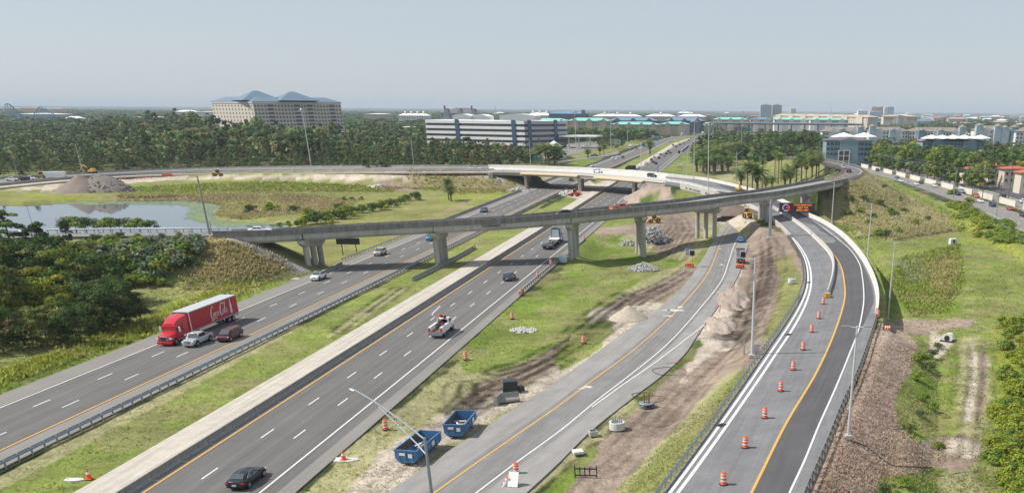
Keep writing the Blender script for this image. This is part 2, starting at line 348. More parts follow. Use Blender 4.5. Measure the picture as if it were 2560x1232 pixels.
def gz(x, y):
    x = np.asarray(x, float); y = np.asarray(y, float); sh = x.shape; x = x.ravel(); y = y.ravel()
    z = np.zeros(x.shape)
    near = (y < 1400)
    xn, yn = x[near], y[near]; zn = np.zeros(xn.shape)
    for poly, zt, ew in AREAS:
        bx = [p[0] for p in poly]; by = [p[1] for p in poly]
        m = (xn > min(bx) - ew) & (xn < max(bx) + ew) & (yn > min(by) - ew) & (yn < max(by) + ew)
        if m.any():
            w = sstep(-ew * .5, ew * .5, sdist(xn[m], yn[m], poly)); zn[m] = zn[m] * (1 - w) + zt * w
    for P, hL, rL, hR, rR in EMB:
        mx = 12 * max(rL.max(), rR.max()) + max(hL.max(), hR.max())
        m = (xn > P[:, 0].min() - mx) & (xn < P[:, 0].max() + mx) & (yn > P[:, 1].min() - mx) & (yn < P[:, 1].max() + mx)
        if not m.any(): continue
        d, t = seg_dist(xn[m], yn[m], P, False, True)
        k = np.clip(t.astype(int), 0, len(P) - 2); fr = t - k
        zc = P[k, 2] * (1 - fr) + P[k + 1, 2] * fr
        il = lambda v: v[k] * (1 - fr) + v[k + 1] * fr
        nP, _t = normals(P); lf = ((xn[m] - P[k, 0]) * nP[k, 0] + (yn[m] - P[k, 1]) * nP[k, 1]) > 0
        ez = zc - np.where(lf, np.maximum(d - il(hL), 0) / il(rL), np.maximum(d - il(hR), 0) / il(rR))
        zn[m] = np.maximum(zn[m], ez)
    # bridge openings: keep the highway corridor free of the embankments
    z[near] = zn
    return z.reshape(sh)
def G(px, py):                    # point of the ground seen at a pixel
    d = ray(px, py); zz = np.linspace(13, -3, 240); t = (zz - CAMH) / d[2]
    X = d[0] * t; Y = d[1] * t; g = gz(X, Y); below = zz <= g
    if not below.any(): return W(px, py, -1)
    i = int(np.argmax(below)); return Vector((X[i], Y[i], float(g[i])))
def top_h(p, pty):                # height above p so that its top shows at row pty
    lo, hi = p[2] - 3, 90
    for _ in range(40):
        m = (lo + hi) / 2
        if PX(p[0], p[1], m)[1] > pty: lo = m
        else: hi = m
    return lo

# ---------------------------------------------------------------- ground colours
C_ = dict(lush=(.145, .20, .035), yel=(.215, .24, .045), olive=(.20, .21, .075), dry=(.30, .285, .15), sand=(.45, .39, .32), dirt=(.275, .215, .17),
          mulch=(.33, .262, .21), grav=(.33, .32, .31), bveg=(.24, .21, .105), forest=(.045, .06, .02), reed=(.21, .17, .09), city=(.20, .20, .17),
          pads=(.17, .22, .10), mud=(.13, .10, .08), mow=(.185, .222, .055), dgreen=(.07, .11, .025), pink=(.235, .215, .09), far=(.05, .07, .035), field=(.20, .21, .065))
ZONES = [
 ([(-400, 440), (1240, 405), (1500, 415), (1400, 480), (1100, 700), (0, 700), (-400, 720)], 'field', 3, 6),
 ([(-400, 488), (0, 488), (290, 490), (420, 478), (640, 474), (640, 480), (300, 496), (0, 506), (-400, 510)], 'yel', 3, 8),
 ([(280, 462), (640, 452), (760, 452), (900, 470), (980, 480), (900, 480), (640, 475), (400, 482), (280, 480)], 'lush', 4, 9),
 ([(250, 443), (640, 436), (1000, 434), (1240, 432), (1200, 438), (1050, 450), (960, 447), (860, 452), (760, 447), (640, 445), (400, 452), (290, 460), (240, 452)], 'sand', 1.5, 4),
 ([(960, 450), (1010, 452), (1060, 470), (1000, 478), (930, 466)], 'dirt', 3, 6),
 ([(1040, 440), (1240, 434), (1290, 455), (1320, 480), (1240, 478), (1150, 482), (1090, 470), (1000, 462)], 'bveg', 3, 6),
 ([(1225, 434), (1300, 470), (1330, 470), (1360, 480), (1310, 490), (1260, 455), (1222, 440)], 'grav', 2, 3),
 ([(0, 450), (190, 452), (180, 478), (100, 474), (40, 478), (0, 470)], 'dry', 3, 6),
 ([(30, 458), (60, 458), (110, 470), (60, 474)], 'sand', 2, 4), ([(110, 462), (150, 460), (130, 478), (100, 478)], 'sand', 2, 4),
 ([(250, 490), (560, 484), (640, 486), (760, 490), (900, 500), (860, 520), (600, 545), (520, 540), (560, 515), (480, 505), (300, 503)], 'reed', 3, 6),
 ([(540, 505), (700, 492), (720, 520), (600, 530), (560, 545), (525, 535)], 'pink', 3, 6),
 ([(870, 500), (1060, 495), (1240, 490), (1180, 540), (1000, 560), (800, 570), (740, 550), (850, 530)], 'field', 3, 6),
 ([(1100, 485), (1260, 478), (1240, 500), (1100, 505)], 'yel', 3, 6),
 ([(1230, 500), (1190, 545), (1060, 565), (1080, 550), (1170, 520)], 'yel', 2, 4),
 ([(1085, 545), (1160, 520), (1190, 500), (1160, 500), (1060, 550)], 'bveg', 2, 5),
 # left foreground
 ([(-400, 620), (620, 590), (820, 670), (560, 790), (0, 1010), (-400, 1160)], 'olive', 3, 6),
 ([(-400, 1130), (-400, 1010), (0, 930), (380, 775), (560, 715), (640, 705), (700, 700), (640, 745), (390, 850), (0, 1000)], 'yel', 3, 8),
 ([(-400, 1120), (0, 990), (300, 870), (660, 730), (780, 685), (770, 680), (600, 735), (300, 845), (0, 960), (-400, 1060)], 'lush', 3, 5),
 ([(480, 585), (545, 580), (620, 600), (760, 680), (640, 692), (480, 690), (430, 650)], 'bveg', 3, 6),
 ([(560, 592), (625, 600), (780, 675), (740, 682), (680, 650)], 'grav', 2, 2),
 # median
 ([(-100, 1300), (0, 1200), (737, 815), (1110, 640), (1440, 480), (1640, 365), (1720, 345), (1740, 345), (1680, 372), (1560, 440), (1250, 640), (500, 1100), (150, 1300)], 'mow', 1.5, 3),
 ([(-100, 1300), (0, 1185), (737, 812), (770, 805), (400, 1010), (0, 1220)], 'dry', 2, 5),
 ([(880, 790), (1000, 715), (1020, 715), (900, 800), (820, 840)], 'dry', 2, 4),
 ([(1420, 490), (1560, 430), (1590, 450), (1500, 500), (1450, 500)], 'sand', 3, 4),
 ([(1400, 445), (1460, 440), (1500, 470), (1540, 460), (1600, 440), (1560, 470), (1420, 490)], 'sand', 3, 4),
 ([(1330, 448), (1400, 440), (1370, 460), (1310, 480), (1300, 470)], 'dirt', 3, 4),
 # area between right carriageway and old ramp
 ([(700, 1300), (900, 1090), (1180, 880), (1400, 700), (1500, 600), (1600, 500), (1800, 480), (1900, 560), (1760, 720), (1500, 960), (1000, 1300)], 'dry', 3, 6),
 ([(1170, 930), (1130, 880), (1240, 780), (1400, 690), (1420, 640), (1500, 560), (1600, 560), (1640, 640), (1700, 610), (1760, 600), (1700, 660), (1600, 700), (1520, 760), (1400, 860), (1250, 925)], 'lush', 5, 10),
 ([(1150, 900), (1300, 800), (1500, 700), (1620, 670), (1500, 760), (1380, 850), (1200, 930)], 'mow', 5, 12),
 ([(1800, 560), (1790, 620), (1700, 700), (1650, 760), (1640, 740), (1700, 670), (1740, 640), (1770, 600)], 'mow', 3, 5),
 ([(1120, 1015), (1200, 950), (1300, 915), (1400, 858), (1520, 760), (1600, 720), (1680, 690), (1720, 660), (1745, 670), (1700, 720), (1560, 830), (1420, 920), (1260, 990), (1150, 1040)], 'dirt', 3, 7),
 ([(850, 1250), (960, 1130), (1050, 1060), (1150, 1000), (1260, 985), (1340, 950), (1400, 960), (1240, 1040), (1100, 1130), (960, 1250)], 'sand', 5, 10),
 ([(1480, 770), (1640, 760), (1660, 770), (1560, 860), (1330, 1000), (1280, 1000), (1400, 900)], 'sand', 4, 10),
 ([(1460, 800), (1530, 790), (1540, 830), (1400, 930), (1380, 900)], 'mow', 4, 10),
 ([(1450, 560), (1560, 500), (1620, 490), (1740, 500), (1800, 500), (1800, 560), (1760, 600), (1700, 650), (1630, 630), (1560, 600), (1480, 590)], 'dry', 4, 8),
 ([(1600, 500), (1700, 520), (1760, 560), (1720, 620), (1650, 640), (1630, 590), (1560, 560)], 'dirt', 4, 8),
 ([(1640, 470), (1700, 490), (1740, 510), (1500, 575), (1480, 570), (1580, 500)], 'mulch', 4, 6),
 ([(1710, 470), (1760, 490), (1770, 505), (1680, 530), (1660, 510)], 'lush', 3, 6),
 ([(1560, 465), (1640, 455), (1680, 470), (1600, 515), (1560, 520)], 'mulch', 3, 5), ([(1600, 490), (1650, 480), (1640, 505), (1600, 515)], 'dgreen', 3, 6),
 ([(1440, 560), (1560, 520), (1600, 560), (1540, 600), (1470, 600)], 'lush', 3, 8),
 ([(1480, 575), (1590, 560), (1600, 580), (1500, 590)], 'dirt', 3, 5),
 ([(1790, 500), (1900, 500), (1880, 545), (1800, 550)], 'mulch', 3, 5),
 ([(1800, 540), (1880, 535), (1890, 560), (1830, 570), (1790, 555)], 'sand', 3, 4),
 # right of the old ramp
 ([(1300, 1300), (1500, 1100), (1700, 900), (1760, 780), (1850, 650), (1880, 560), (1960, 580), (2010, 660), (2010, 720), (1900, 900), (1600, 1300)], 'dirt', 3, 6),
 ([(1730, 860), (1760, 780), (1830, 700), (1850, 680), (1840, 760), (1800, 830), (1850, 860), (1760, 900), (1700, 960)], 'sand', 4, 9),
 ([(1300, 1260), (1480, 1110), (1560, 1060), (1640, 960), (1740, 870), (1700, 870), (1620, 940), (1480, 1080), (1280, 1230)], 'dry', 3, 8),
 ([(1320, 1260), (1440, 1150), (1480, 1100), (1500, 1120), (1400, 1240), (1380, 1260)], 'lush', 3, 8),
 ([(1690, 885), (1750, 840), (1760, 860), (1740, 890), (1650, 960), (1600, 1010), (1590, 990)], 'dgreen', 3, 8),
 ([(1490, 1290), (1560, 1200), (1680, 1070), (1800, 950), (1870, 910), (1905, 905), (1790, 1060), (1640, 1260)], 'dry', 3, 5),
 ([(1560, 1230), (1680, 1090), (1860, 920), (1890, 915), (1780, 1060), (1640, 1250)], 'olive', 8, 16),
 ([(1905, 845), (1940, 770), (1950, 690), (1935, 650), (1975, 635), (2002, 690), (1995, 760), (1950, 840)], 'olive', 3, 6),
 # right side
 ([(2040, 430), (2600, 560), (2900, 1400), (1960, 1400), (2200, 800), (2190, 700), (2060, 560)], 'mow', 3, 6),
 ([(2230, 600), (2420, 570), (2560, 660), (2640, 800), (2480, 830), (2300, 800)], 'mow', 4, 8),
 ([(2200, 700), (2250, 640), (2400, 600), (2430, 660), (2400, 780), (2300, 790), (2230, 760)], 'lush', 4, 9),
 ([(2310, 660), (2380, 630), (2400, 690), (2365, 735), (2335, 715)], 'pink', 8, 14),
 ([(2240, 650), (2300, 640), (2320, 700), (2270, 710)], 'pads', 4, 8),
 ([(2215, 805), (2300, 795), (2440, 792), (2430, 815), (2360, 822), (2300, 835), (2240, 830)], 'dirt', 3, 6),
 ([(2200, 800), (2250, 815), (2300, 860), (2270, 930), (2235, 1000), (2250, 1060), (2330, 1150), (2300, 1190), (2200, 1190), (2160, 1400), (1930, 1400), (2070, 1100), (2140, 950), (2180, 850)], 'mulch', 3, 7),
 ([(2370, 860), (2440, 840), (2470, 900), (2470, 1020), (2450, 1120), (2480, 1400), (2360, 1400), (2340, 1200), (2400, 1080), (2400, 960)], 'dry', 6, 14),
 ([(2425, 860), (2440, 860), (2440, 960), (2425, 1050), (2412, 1050), (2425, 960)], 'sand', 4, 8),
 ([(2450, 860), (2466, 860), (2462, 960), (2450, 1050), (2440, 1050), (2448, 960)], 'dirt', 3, 6),
 ([(2250, 1110), (2420, 1080), (2460, 1120), (2420, 1180), (2330, 1170)], 'dirt', 4, 9),
 ([(2380, 1090), (2450, 1110), (2440, 1140), (2360, 1130)], 'sand', 4, 8),
 ([(2300, 860), (2400, 830), (2400, 930), (2340, 960), (2290, 1000), (2290, 920)], 'lush', 4, 9),
 ([(2330, 830), (2390, 850), (2370, 880), (2340, 900), (2320, 880)], 'sand', 3, 6),
 ([(2480, 820), (2700, 780), (2800, 1400), (2520, 1400), (2500, 1000)], 'yel', 5, 9),
 # hill and slopes on the right
 ([(2060, 470), (2115, 440), (2170, 428), (2240, 455), (2330, 500), (2400, 545), (2420, 575), (2360, 590), (2220, 600), (2140, 600), (2100, 575), (2060, 540)], 'bveg', 3, 6),
 ([(2180, 430), (2280, 470), (2400, 540), (2420, 560), (2350, 530), (2240, 470)], 'lush', 3, 6),
 ([(2370, 500), (2450, 520), (2560, 590), (2640, 680), (2560, 660), (2440, 600), (2380, 570)], 'yel', 3, 7),
 ([(2060, 555), (2120, 560), (2200, 590), (2240, 620), (2180, 640), (2120, 600)], 'mow', 3, 5),
 ([(2130, 575), (2170, 570), (2180, 585), (2140, 590)], 'dry', 3, 5),
 # far right, palms area
 ([(1660, 440), (1720, 400), (1900, 400), (2060, 400), (2060, 450), (1900, 480), (1800, 460)], 'olive', 3, 5),
 ([(1780, 440), (1840, 430), (1860, 400), (1900, 420), (1900, 460), (1820, 455)], 'dry', 3, 5),
 ([(1640, 430), (1700, 380), (1745, 348), (1790, 350), (1760, 400), (1720, 440)], 'mow', 2, 4),
 ([(1640, 425), (1700, 390), (1720, 400), (1700, 440)], 'lush', 2, 4),
 ([(1400, 415), (1460, 395), (1510, 393), (1490, 412), (1460, 420)], 'lush', 2, 4),
 ([(1400, 385), (1500, 372), (1580, 350), (1640, 342), (1600, 362), (1540, 380), (1440, 395)], 'field', 2, 4),
 ([(1620, 380), (1700, 345), (1760, 334), (1720, 348), (1640, 375)], 'mow', 1.5, 2),
 ([(2060, 395), (2140, 390), (2140, 400), (2070, 392)], 'yel', 2, 3),
 ([(1680, 320), (2800, 330), (2800, 400), (2560, 420), (2060, 384), (1900, 360)], 'forest', 2, 3),
 ([(2060, 385), (2170, 386), (2130, 402), (2060, 392)], 'mow', 1.5, 2),
]
TRACKS = [([(1150, 1020), (1200, 975), (1270, 945), (1370, 895), (1480, 815), (1580, 745), (1660, 710), (1720, 675)], .5, .55),
 ([(1160, 1030), (1215, 990), (1290, 955), (1390, 905), (1500, 828), (1600, 760), (1690, 710)], .5, .6),
 ([(1180, 1010), (1250, 965), (1340, 928), (1440, 860), (1540, 782), (1620, 728)], .45, .65),
 ([(1150, 960), (1145, 985), (1165, 1010), (1210, 1000)], .4, .6), ([(1190, 955), (1185, 980), (1210, 1005)], .4, .6),
 ([(1250, 925), (1330, 900), (1410, 852), (1480, 790), (1560, 735)], .7, .45),
 ([(1640, 640), (1660, 600), (1690, 565), (1660, 535), (1620, 520)], .6, .65), ([(1660, 650), (1685, 605), (1710, 570), (1690, 540), (1640, 520)], .6, .65),
 ([(1620, 630), (1640, 590), (1665, 560), (1640, 530)], .6, .7), ([(1690, 650), (1715, 610), (1740, 575)], .6, .7),
 ([(1860, 880), (1900, 800), (1925, 720), (1930, 660), (1915, 610)], .6, .6), ([(1880, 870), (1915, 790), (1940, 700), (1938, 640)], .5, .6),
 ([(1840, 860), (1870, 790), (1900, 700), (1905, 640)], .8, .5), ([(1820, 840), (1850, 780), (1870, 740)], 1.0, .5),
 ([(1640, 1050), (1730, 960), (1810, 890), (1850, 860)], .4, .75), ([(1540, 1170), (1640, 1075), (1740, 975)], .4, .75), ([(1420, 1232), (1500, 1140), (1580, 1060), (1660, 980)], .4, .75),
 ([(2420, 1232), (2405, 1100), (2412, 1000), (2428, 900), (2430, 840)], .5, .8), ([(2460, 1232), (2440, 1100), (2450, 1000), (2462, 900), (2455, 840)], .5, .8),
 ([(2240, 812), (2330, 806), (2430, 800)], .5, .7), ([(2240, 820), (2320, 814), (2420, 808)], .5, .7),
 ([(900, 1250), (980, 1150), (1080, 1075), (1160, 1030)], .5, .85), ([(930, 1250), (1010, 1160), (1110, 1080), (1190, 1030)], .5, .85),
 ([(200, 1240), (560, 1040), (900, 840), (1150, 690), (1380, 560)], .35, .93),
 ([(860, 825), (930, 770), (1000, 720)], .6, .45)]
def ground_color(x, y, z):
    px, py = PX(x, y, z)
    n1 = fbm(x / 9, y / 9, 1) - .5; n2 = fbm(x / 2.2, y / 2.2, 5) - .5; n3 = fbm(x / 40, y / 40, 9) - .5
    dist = np.hypot(x, y)
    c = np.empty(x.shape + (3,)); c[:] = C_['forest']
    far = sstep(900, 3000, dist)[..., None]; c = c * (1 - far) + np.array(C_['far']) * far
    cityw = (sstep(.05, .2, x / np.maximum(dist, 1)) * sstep(900, 1400, dist) * sstep(.45, .6, fbm(x / 220, y / 120, 3)))[..., None]
    c = c * (1 - cityw) + np.array(C_['city']) * cityw
    for poly, cn, soft, nz in ZONES:
        bx = [p[0] for p in poly]; by = [p[1] for p in poly]; mg = soft + nz * 2
        m = (px > min(bx) - mg) & (px < max(bx) + mg) & (py > min(by) - mg) & (py < max(by) + mg) & (dist < 2500)
        if not m.any(): continue
        sc = np.clip((py[m] - 273) / 500, .12, 1.3)
        s = sdist(px[m], py[m] , poly) + (n1[m] * 2.4 + n2[m] * 1.6) * nz * sc
        w = sstep(-soft * sc, soft * sc, s)[..., None]
        c[m] = c[m] * (1 - w) + np.array(C_[cn]) * w
    for pl, wd, dk in TRACKS:
        P = [tuple(W(a, b)[:2]) for a, b in pl]
        bx = [p[0] for p in P]; by = [p[1] for p in P]
        m = (x > min(bx) - 4) & (x < max(bx) + 4) & (y > min(by) - 4) & (y < max(by) + 4)
        if not m.any(): continue
        d, t = seg_dist(x[m], y[m], catmull([p + (0,) for p in P], 2.0), False, True)
        d = d + n2[m] * .5 + n1[m] * .6
        w = np.exp(-(d / wd) ** 2) + .8 * np.exp(-((d - 1.9) / wd) ** 2); dk = 1 - (1 - dk) * 1.35
        w = (np.clip(w, 0, 1) * (.35 + .65 * (fbm(t * .9, d * .2, 11) > .42)))[..., None]
        c[m] = c[m] * (1 - w * (1 - dk))
    v = 1 + n1 * .55 + n2 * .5 + n3 * .35
    c = c * np.clip(v, .45, 1.7)[..., None]
    # patches of drier / greener growth
    g = (c[..., 1] > c[..., 0] * 1.0) & (dist < 700)
    k = sstep(.46, .64, fbm(x / 5.5, y / 5.5, 21)) * .6 * g
    c = c * (1 - k[..., None]) + np.array((.235, .215, .10)) * k[..., None] * np.clip(v, .6, 1.4)[..., None]
    return c

# terrain grid
tt = np.r_[np.linspace(1500, 1010, 30), np.linspace(1006, 200, 330), np.linspace(198, 12, 130)]
D = CAMH * (F_PX / (tt * _cp ** 2) - math.tan(PITCH)); D = np.r_[D, 9000, 12000, 17000, 25000]
nc = 940; s = np.linspace(0, 1, nc)
left = -(0.80 * D + 30); right = (.42 * D + 25)
XX = left[:, None] + (right - left)[:, None] * s[None, :]; YY = np.repeat(D[:, None], nc, 1)
ZZ = gz(XX, YY)
dd = np.hypot(XX, YY)
rough = (fbm(XX / 6, YY / 6, 31) - 1) * .12 + (fbm(XX / 1.3, YY / 1.3, 33) - 1) * .07
def strip_mask(x, y, P, lo, hi):
    """1 where the point lies between offsets lo..hi (left positive) of a line"""
    d, t = seg_dist(x, y, P, False, True); n, _ = normals(P); k = np.clip(t.round().astype(int), 0, len(P) - 1)
    sgn = (x - P[k, 0]) * n[k, 0] + (y - P[k, 1]) * n[k, 1]
    return (np.where(sgn > 0, d, -d) > lo) & (np.where(sgn > 0, d, -d) < hi)
COLR = ground_color(XX, YY, ZZ)
ZZ = ZZ + rough * sstep(0, 60, dd) * (dd < 1500) - .02
fw = sstep(1500, 4000, dd) * (fbm(XX / 60, YY / 60, 41)) * 7; ZZ = ZZ + fw * (XX < .02 * dd)   # far tree canopy
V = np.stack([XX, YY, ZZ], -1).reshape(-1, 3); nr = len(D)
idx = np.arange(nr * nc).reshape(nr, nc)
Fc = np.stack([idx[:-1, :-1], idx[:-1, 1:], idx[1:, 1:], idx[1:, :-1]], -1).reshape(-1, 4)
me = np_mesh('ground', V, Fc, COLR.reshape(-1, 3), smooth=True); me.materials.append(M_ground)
tag(link_mesh('ground', me), kind='structure')
# pond water
w = MB(); w.add([(p[0], p[1], -1.2) for p in PONDW], [tuple(range(len(PONDW)))])
cx_ = sum(p[0] for p in PONDW) / len(PONDW); cy_ = sum(p[1] for p in PONDW) / len(PONDW)
w.v = [(cx_ + (p[0] - cx_) * 1.12, cy_ + (p[1] - cy_) * 1.12, p[2]) for p in w.v]
tag(w.build('pond_water', M_water), kind='structure')

# ---------------------------------------------------------------- ribbons
def ribbon(name, A, B, m, dz=0.0, skirt=.5, nw=1, kind='structure'):
    """strip between two lines A (left) and B (right); UV in metres"""
    n = max(len(A), len(B)); A = resample(A, n); B = resample(B, n)
    ln = np.r_[0, np.cumsum(np.linalg.norm(np.diff((A + B)[:, :2] / 2, axis=0), axis=1))]
    rows = []; uv = []
    fr = np.linspace(0, 1, nw + 1); wd = np.linalg.norm((A - B)[:, :2], axis=1)
    def R_(P, dzz, u):
        q = P.copy(); q[:, 2] += dzz; rows.append(q); uv.append(np.stack([u, ln], 1))
    R_(A, dz - skirt, np.zeros(n) - skirt)
    for f in fr: R_(A * (1 - f) + B * f, dz, wd * f)
    R_(B, dz - skirt, wd + skirt)
    k = len(rows); V = np.stack(rows, 1).reshape(-1, 3); U = np.stack(uv, 1).reshape(-1, 2)
    idx = np.arange(n * k).reshape(n, k)
    Fc = np.stack([idx[:-1, :-1], idx[1:, :-1], idx[1:, 1:], idx[:-1, 1:]], -1).reshape(-1, 4)
    me = np_mesh(name, V, Fc[:, ::-1], uv=U); me.materials.append(m)
    o = link_mesh(name, me)
    return tag(o, kind=kind) if kind else o
def stripe(P, o, w, dz, dash=None, i0=0, i1=None, phase=0):
    """V,F of a painted line at offset o"""
    P = P[i0:i1]; L_ = plen(P); n = int(L_ / (3 if dash is None else 1)) + 2
    Q = resample(P, n); a = offs(Q, o + w / 2, dz); b = offs(Q, o - w / 2, dz)
    if dash is None:
        k = np.arange(n - 1)
        V = np.stack([a, b], 1).reshape(-1, 3); F_ = np.stack([2 * k, 2 * k + 1, 2 * k + 3, 2 * k + 2], 1); return V, F_
    V = []; F_ = []; s_ = phase; ds = L_ / (n - 1)
    while s_ + dash[0] < L_:
        i, j = s_ / ds, (s_ + dash[0]) / ds
        def at(q, t): k = min(int(t), n - 2); return q[k] * (1 - t + k) + q[k + 1] * (t - k)
        b0 = len(V); V += [at(a, i), at(b, i), at(b, j), at(a, j)]; F_.append((b0, b0 + 1, b0 + 2, b0 + 3)); s_ += dash[1]
    return np.array(V), np.array(F_)
def paint_obj(name, items, m):
    Vs = []; Fs = []; b = 0
    for V, F_ in items:
        Vs.append(V); Fs.append(F_ + b); b += len(V)
    me = np_mesh(name, np.concatenate(Vs), np.concatenate(Fs)); me.materials.append(m); tag(link_mesh(name, me), kind='structure')
PH = 4.0
for nm, P, lo, hi, slo, shi in (('highway_left', LREF, 11.5, -.25, 14.6, -3.6), ('highway_right', RREF, .9, -11.4, 1.1, -14.2)):
    pass
# left carriageway: lanes lie left of the yellow line (positive offset); right carriageway: lanes to the right
ribbon('shoulder_road', offs(LREF, 15.0), offs(LREF, -3.9), M_shoulder, .05, .3, 6)
ribbon('highway_road', offs(LREF, 11.35), offs(LREF, -.35), M_asph, .056, .02, 4)
ribbon('shoulder_road', offs(RREF, 1.6), offs(RREF, -14.3), M_shoulder, .05, .3, 6)
ribbon('highway_road', offs(RREF, .45), offs(RREF, -12.6), M_asph, .056, .02, 4)
ribbon('pale_path', offs(RREF, 6.6), offs(RREF, 1.7), M_concpale, .04, .3, 3)
wi = [stripe(LREF, 11.0, .2, .068), stripe(RREF, -11.0, .2, .068)]
for o in (3.66, 7.33):
    wi.append(stripe(LREF, o, .18, .068, (3.05, 12.19), phase=PH + 2.5)); wi.append(stripe(RREF, -o, .18, .068, (3.05, 12.19), phase=PH))
ye = [stripe(LREF, 0, .2, .068), stripe(RREF, 0, .2, .068)]
# widened far part: exit lane on the right, and merging lane on the left
EX = line([(1560, 470), (1640, 418), (1697, 376), (1713, 385), (1735, 405), (1745, 420)], 0, 6)
fA = line([(1625, 428), (1690, 385), (1730, 362), (1760, 352), (1810, 345), (1900, 341)], 0, 6)
fB = line([(1665, 420), (1712, 382), (1745, 361), (1775, 352), (1820, 346), (1905, 343)], 0, 6)
ribbon('exit_road', fA, fB, M_asph, .045, .2)
ribbon('exit_road', line([(1712, 362), (1700, 372), (1712, 385), (1745, 402), (1800, 425)], 0, 6), line([(1740, 352), (1722, 366), (1735, 380), (1765, 392), (1830, 415)], 0, 6), M_asph, .05, .2)
ribbon('entry_road', line([(1395, 404), (1440, 397), (1500, 388), (1545, 378)], 0, 6), line([(1395, 408), (1440, 401), (1500, 394), (1550, 384)], 0, 6), M_shoulder, .045, .2)
ribbon('local_road', line([(1880, 341), (1905, 350), (1925, 362), (1890, 366), (1840, 362)], 0, 6), line([(1862, 343), (1880, 352), (1880, 360), (1860, 372), (1830, 372)], 0, 6), M_shoulder, .045, .2)
ribbon('local_road', line([(1930, 378), (1990, 388), (2060, 396), (2120, 406)], 0, 6), line([(1930, 390), (1985, 398), (2040, 403), (2100, 410)], 0, 6), M_shoulder, .045, .2)
# old ramp
ribbon('worn_shoulder_road', OLE, ORE, M_oldedge, .05, .25, 3)
ribbon('old_ramp_road', offs(OREF, .8), offs(OWHT, -.7), M_oldasph, .056, .02, 3)
ye.append(stripe(OREF, 0, .18, .068)); wi.append(stripe(OWHT, 0, .18, .068))
O2 = line([(1480, 1018), (1560, 960), (1640, 905), (1686, 870), (1730, 836), (1761, 812)], 0, 3); wi.append(stripe(O2, 0, .18, .068))
# new ramp
ribbon('ramp_road', RL, RR, M_graydeck, 0.0, .8, 4)
ribbon('ramp_asphalt_road', resample(RYEL[:split_at(RYEL, (2102, 665))], 80), resample(RWHT[:split_at(RWHT, (2149, 660))], 80) , M_newasph, .012, .01, 3)
_q = resample(RLWHT, 200); _, _n = 0, 0; cutL = np.array([(p_ + RL[int(np.argmin((RL[:, 0] - p_[0]) ** 2 + (RL[:, 1] - p_[1]) ** 2))]) / 2 for p_ in _q]); cutL = catmull([tuple(v) for v in cutL[::12]], 3)
a_ = split_at(RYEL, (2102, 665)); b_ = split_at(RWHT, (2149, 660))
RMb = RM[::-1]; m1 = split_at(RMb, (2084, 660))
ribbon('ramp_asphalt_road', np.concatenate([RYEL[a_ - 1:a_ + 1], offs(RMb[m1 + 2:], -.5)]), RWHT[b_ - 1:], M_newasph, .012, .01, 3)
ribbon('ramp_asphalt_road', offs(RWHT[:], -.05)[b_ - 25:], offs(RR, .6)[split_at(RR, (2192, 740)) - 2:-4], M_newasph, .010, .01, 1)
wi.append(stripe((resample(RL, 200) + resample(RLWHT, 200)) / 2 if False else np.array([*resample(cutL, 200)]), 0, .32, .02)); ye.append(stripe(RYEL, 0, .25, .022)); wi += [stripe(RWHT, 0, .2, .022), stripe(RLWHT, 0, .35, .022)]
WS = line([(1702, 1232, zr), (1838, 1045, zr), (1938, 899, zr), (1998, 808, zr)], zr, 3)
# far bridge deck and loop
ribbon('loop_road', FAR_B, FAR_A, M_shoulder, 0, .4, 2)
ribbon('dirt_bench', offs(FAR_A[:], -.1), offs(FAR_A, -6.0), mat('bench_sand', (.46, .40, .34), rough=.95, noise=[(.3, .15, ONE), (3, .12, ONE)]), -.25, .6, 2)
# street on the right
ribbon('street_road', offs(SREF, 14.5), offs(SREF, 2.2), M_shoulder, .05, .3, 3)
ribbon('street_road', offs(SREF, -2.2), offs(SREF, -14.5), M_shoulder, .05, .3, 3)
for o in (6.0, 9.7, -6.0, -9.7): wi.append(stripe(SREF, o, .15, .068, (3.05, 12.19)))
ye += [stripe(SREF, 2.6, .15, .068), stripe(SREF, -2.6, .15, .068)]
wi += [stripe(SREF, 13.4, .15, .068), stripe(SREF, -13.4, .15, .068)]
paint_obj('white_road_lines', wi, M_white); paint_obj('yellow_road_lines', ye, M_yellow)
# ---------------------------------------------------------------- bridges, walls, barriers, rails
def sweep(P, prof, slope=None, cap=True, world=True):
    """prof: list of (offset, dz) around the section; slope(i): extra dz per metre of offset"""
    P = np.array(P); n, _ = normals(P); secs = []
    for i in range(len(P)):
        sl_ = slope[i] if slope is not None else 0
        secs.append([(P[i, 0] + n[i, 0] * o, P[i, 1] + n[i, 1] * o, P[i, 2] + z + sl_ * o) for o, z in prof])
    return MB().loft(secs, cap)
fx, _fy = PX(FLY[:, 0], FLY[:, 1], FLY[:, 2]); frac = np.linspace(0, 1, len(FLY))
SL = np.interp(np.arange(len(FLY)), [0, split_at(FLY, (1280, 543)), split_at(FLY, (1771, 500)), len(FLY)], [-.07, -.06, -.015, 0])
nB = len(FLYB); SLB = SL[:nB]
bP = FLYB[0]
fly = empty('flyover_bridge', (bP[0], bP[1], 0), 0, 'long grey concrete flyover on hammer-headed column piers crossing both carriageways', 'bridge')
sweep(FLYB, [(0.0, 0), (.22, 0), (.38, -.85), (.38, -1.2), (0.0, -1.2)], SLB).build('parapet', M_concdark, fly, world=True)
sweep(FLYB, [(9.1, 0), (9.32, 0), (9.32, -1.2), (8.94, -1.2), (8.94, -.85)], SLB).build('parapet', M_concdark, fly, world=True)
sweep(FLYB, [(.385, -.86), (8.935, -.86), (8.935, -1.18), (.385, -1.18)], SLB).build('deck', M_deck, fly, world=True)
# light coping line along the top
sweep(FLYB, [(-.03, 0.03), (.25, 0.03), (.25, .004), (-.03, .004)], SLB).build('coping', M_conc, fly, world=True)
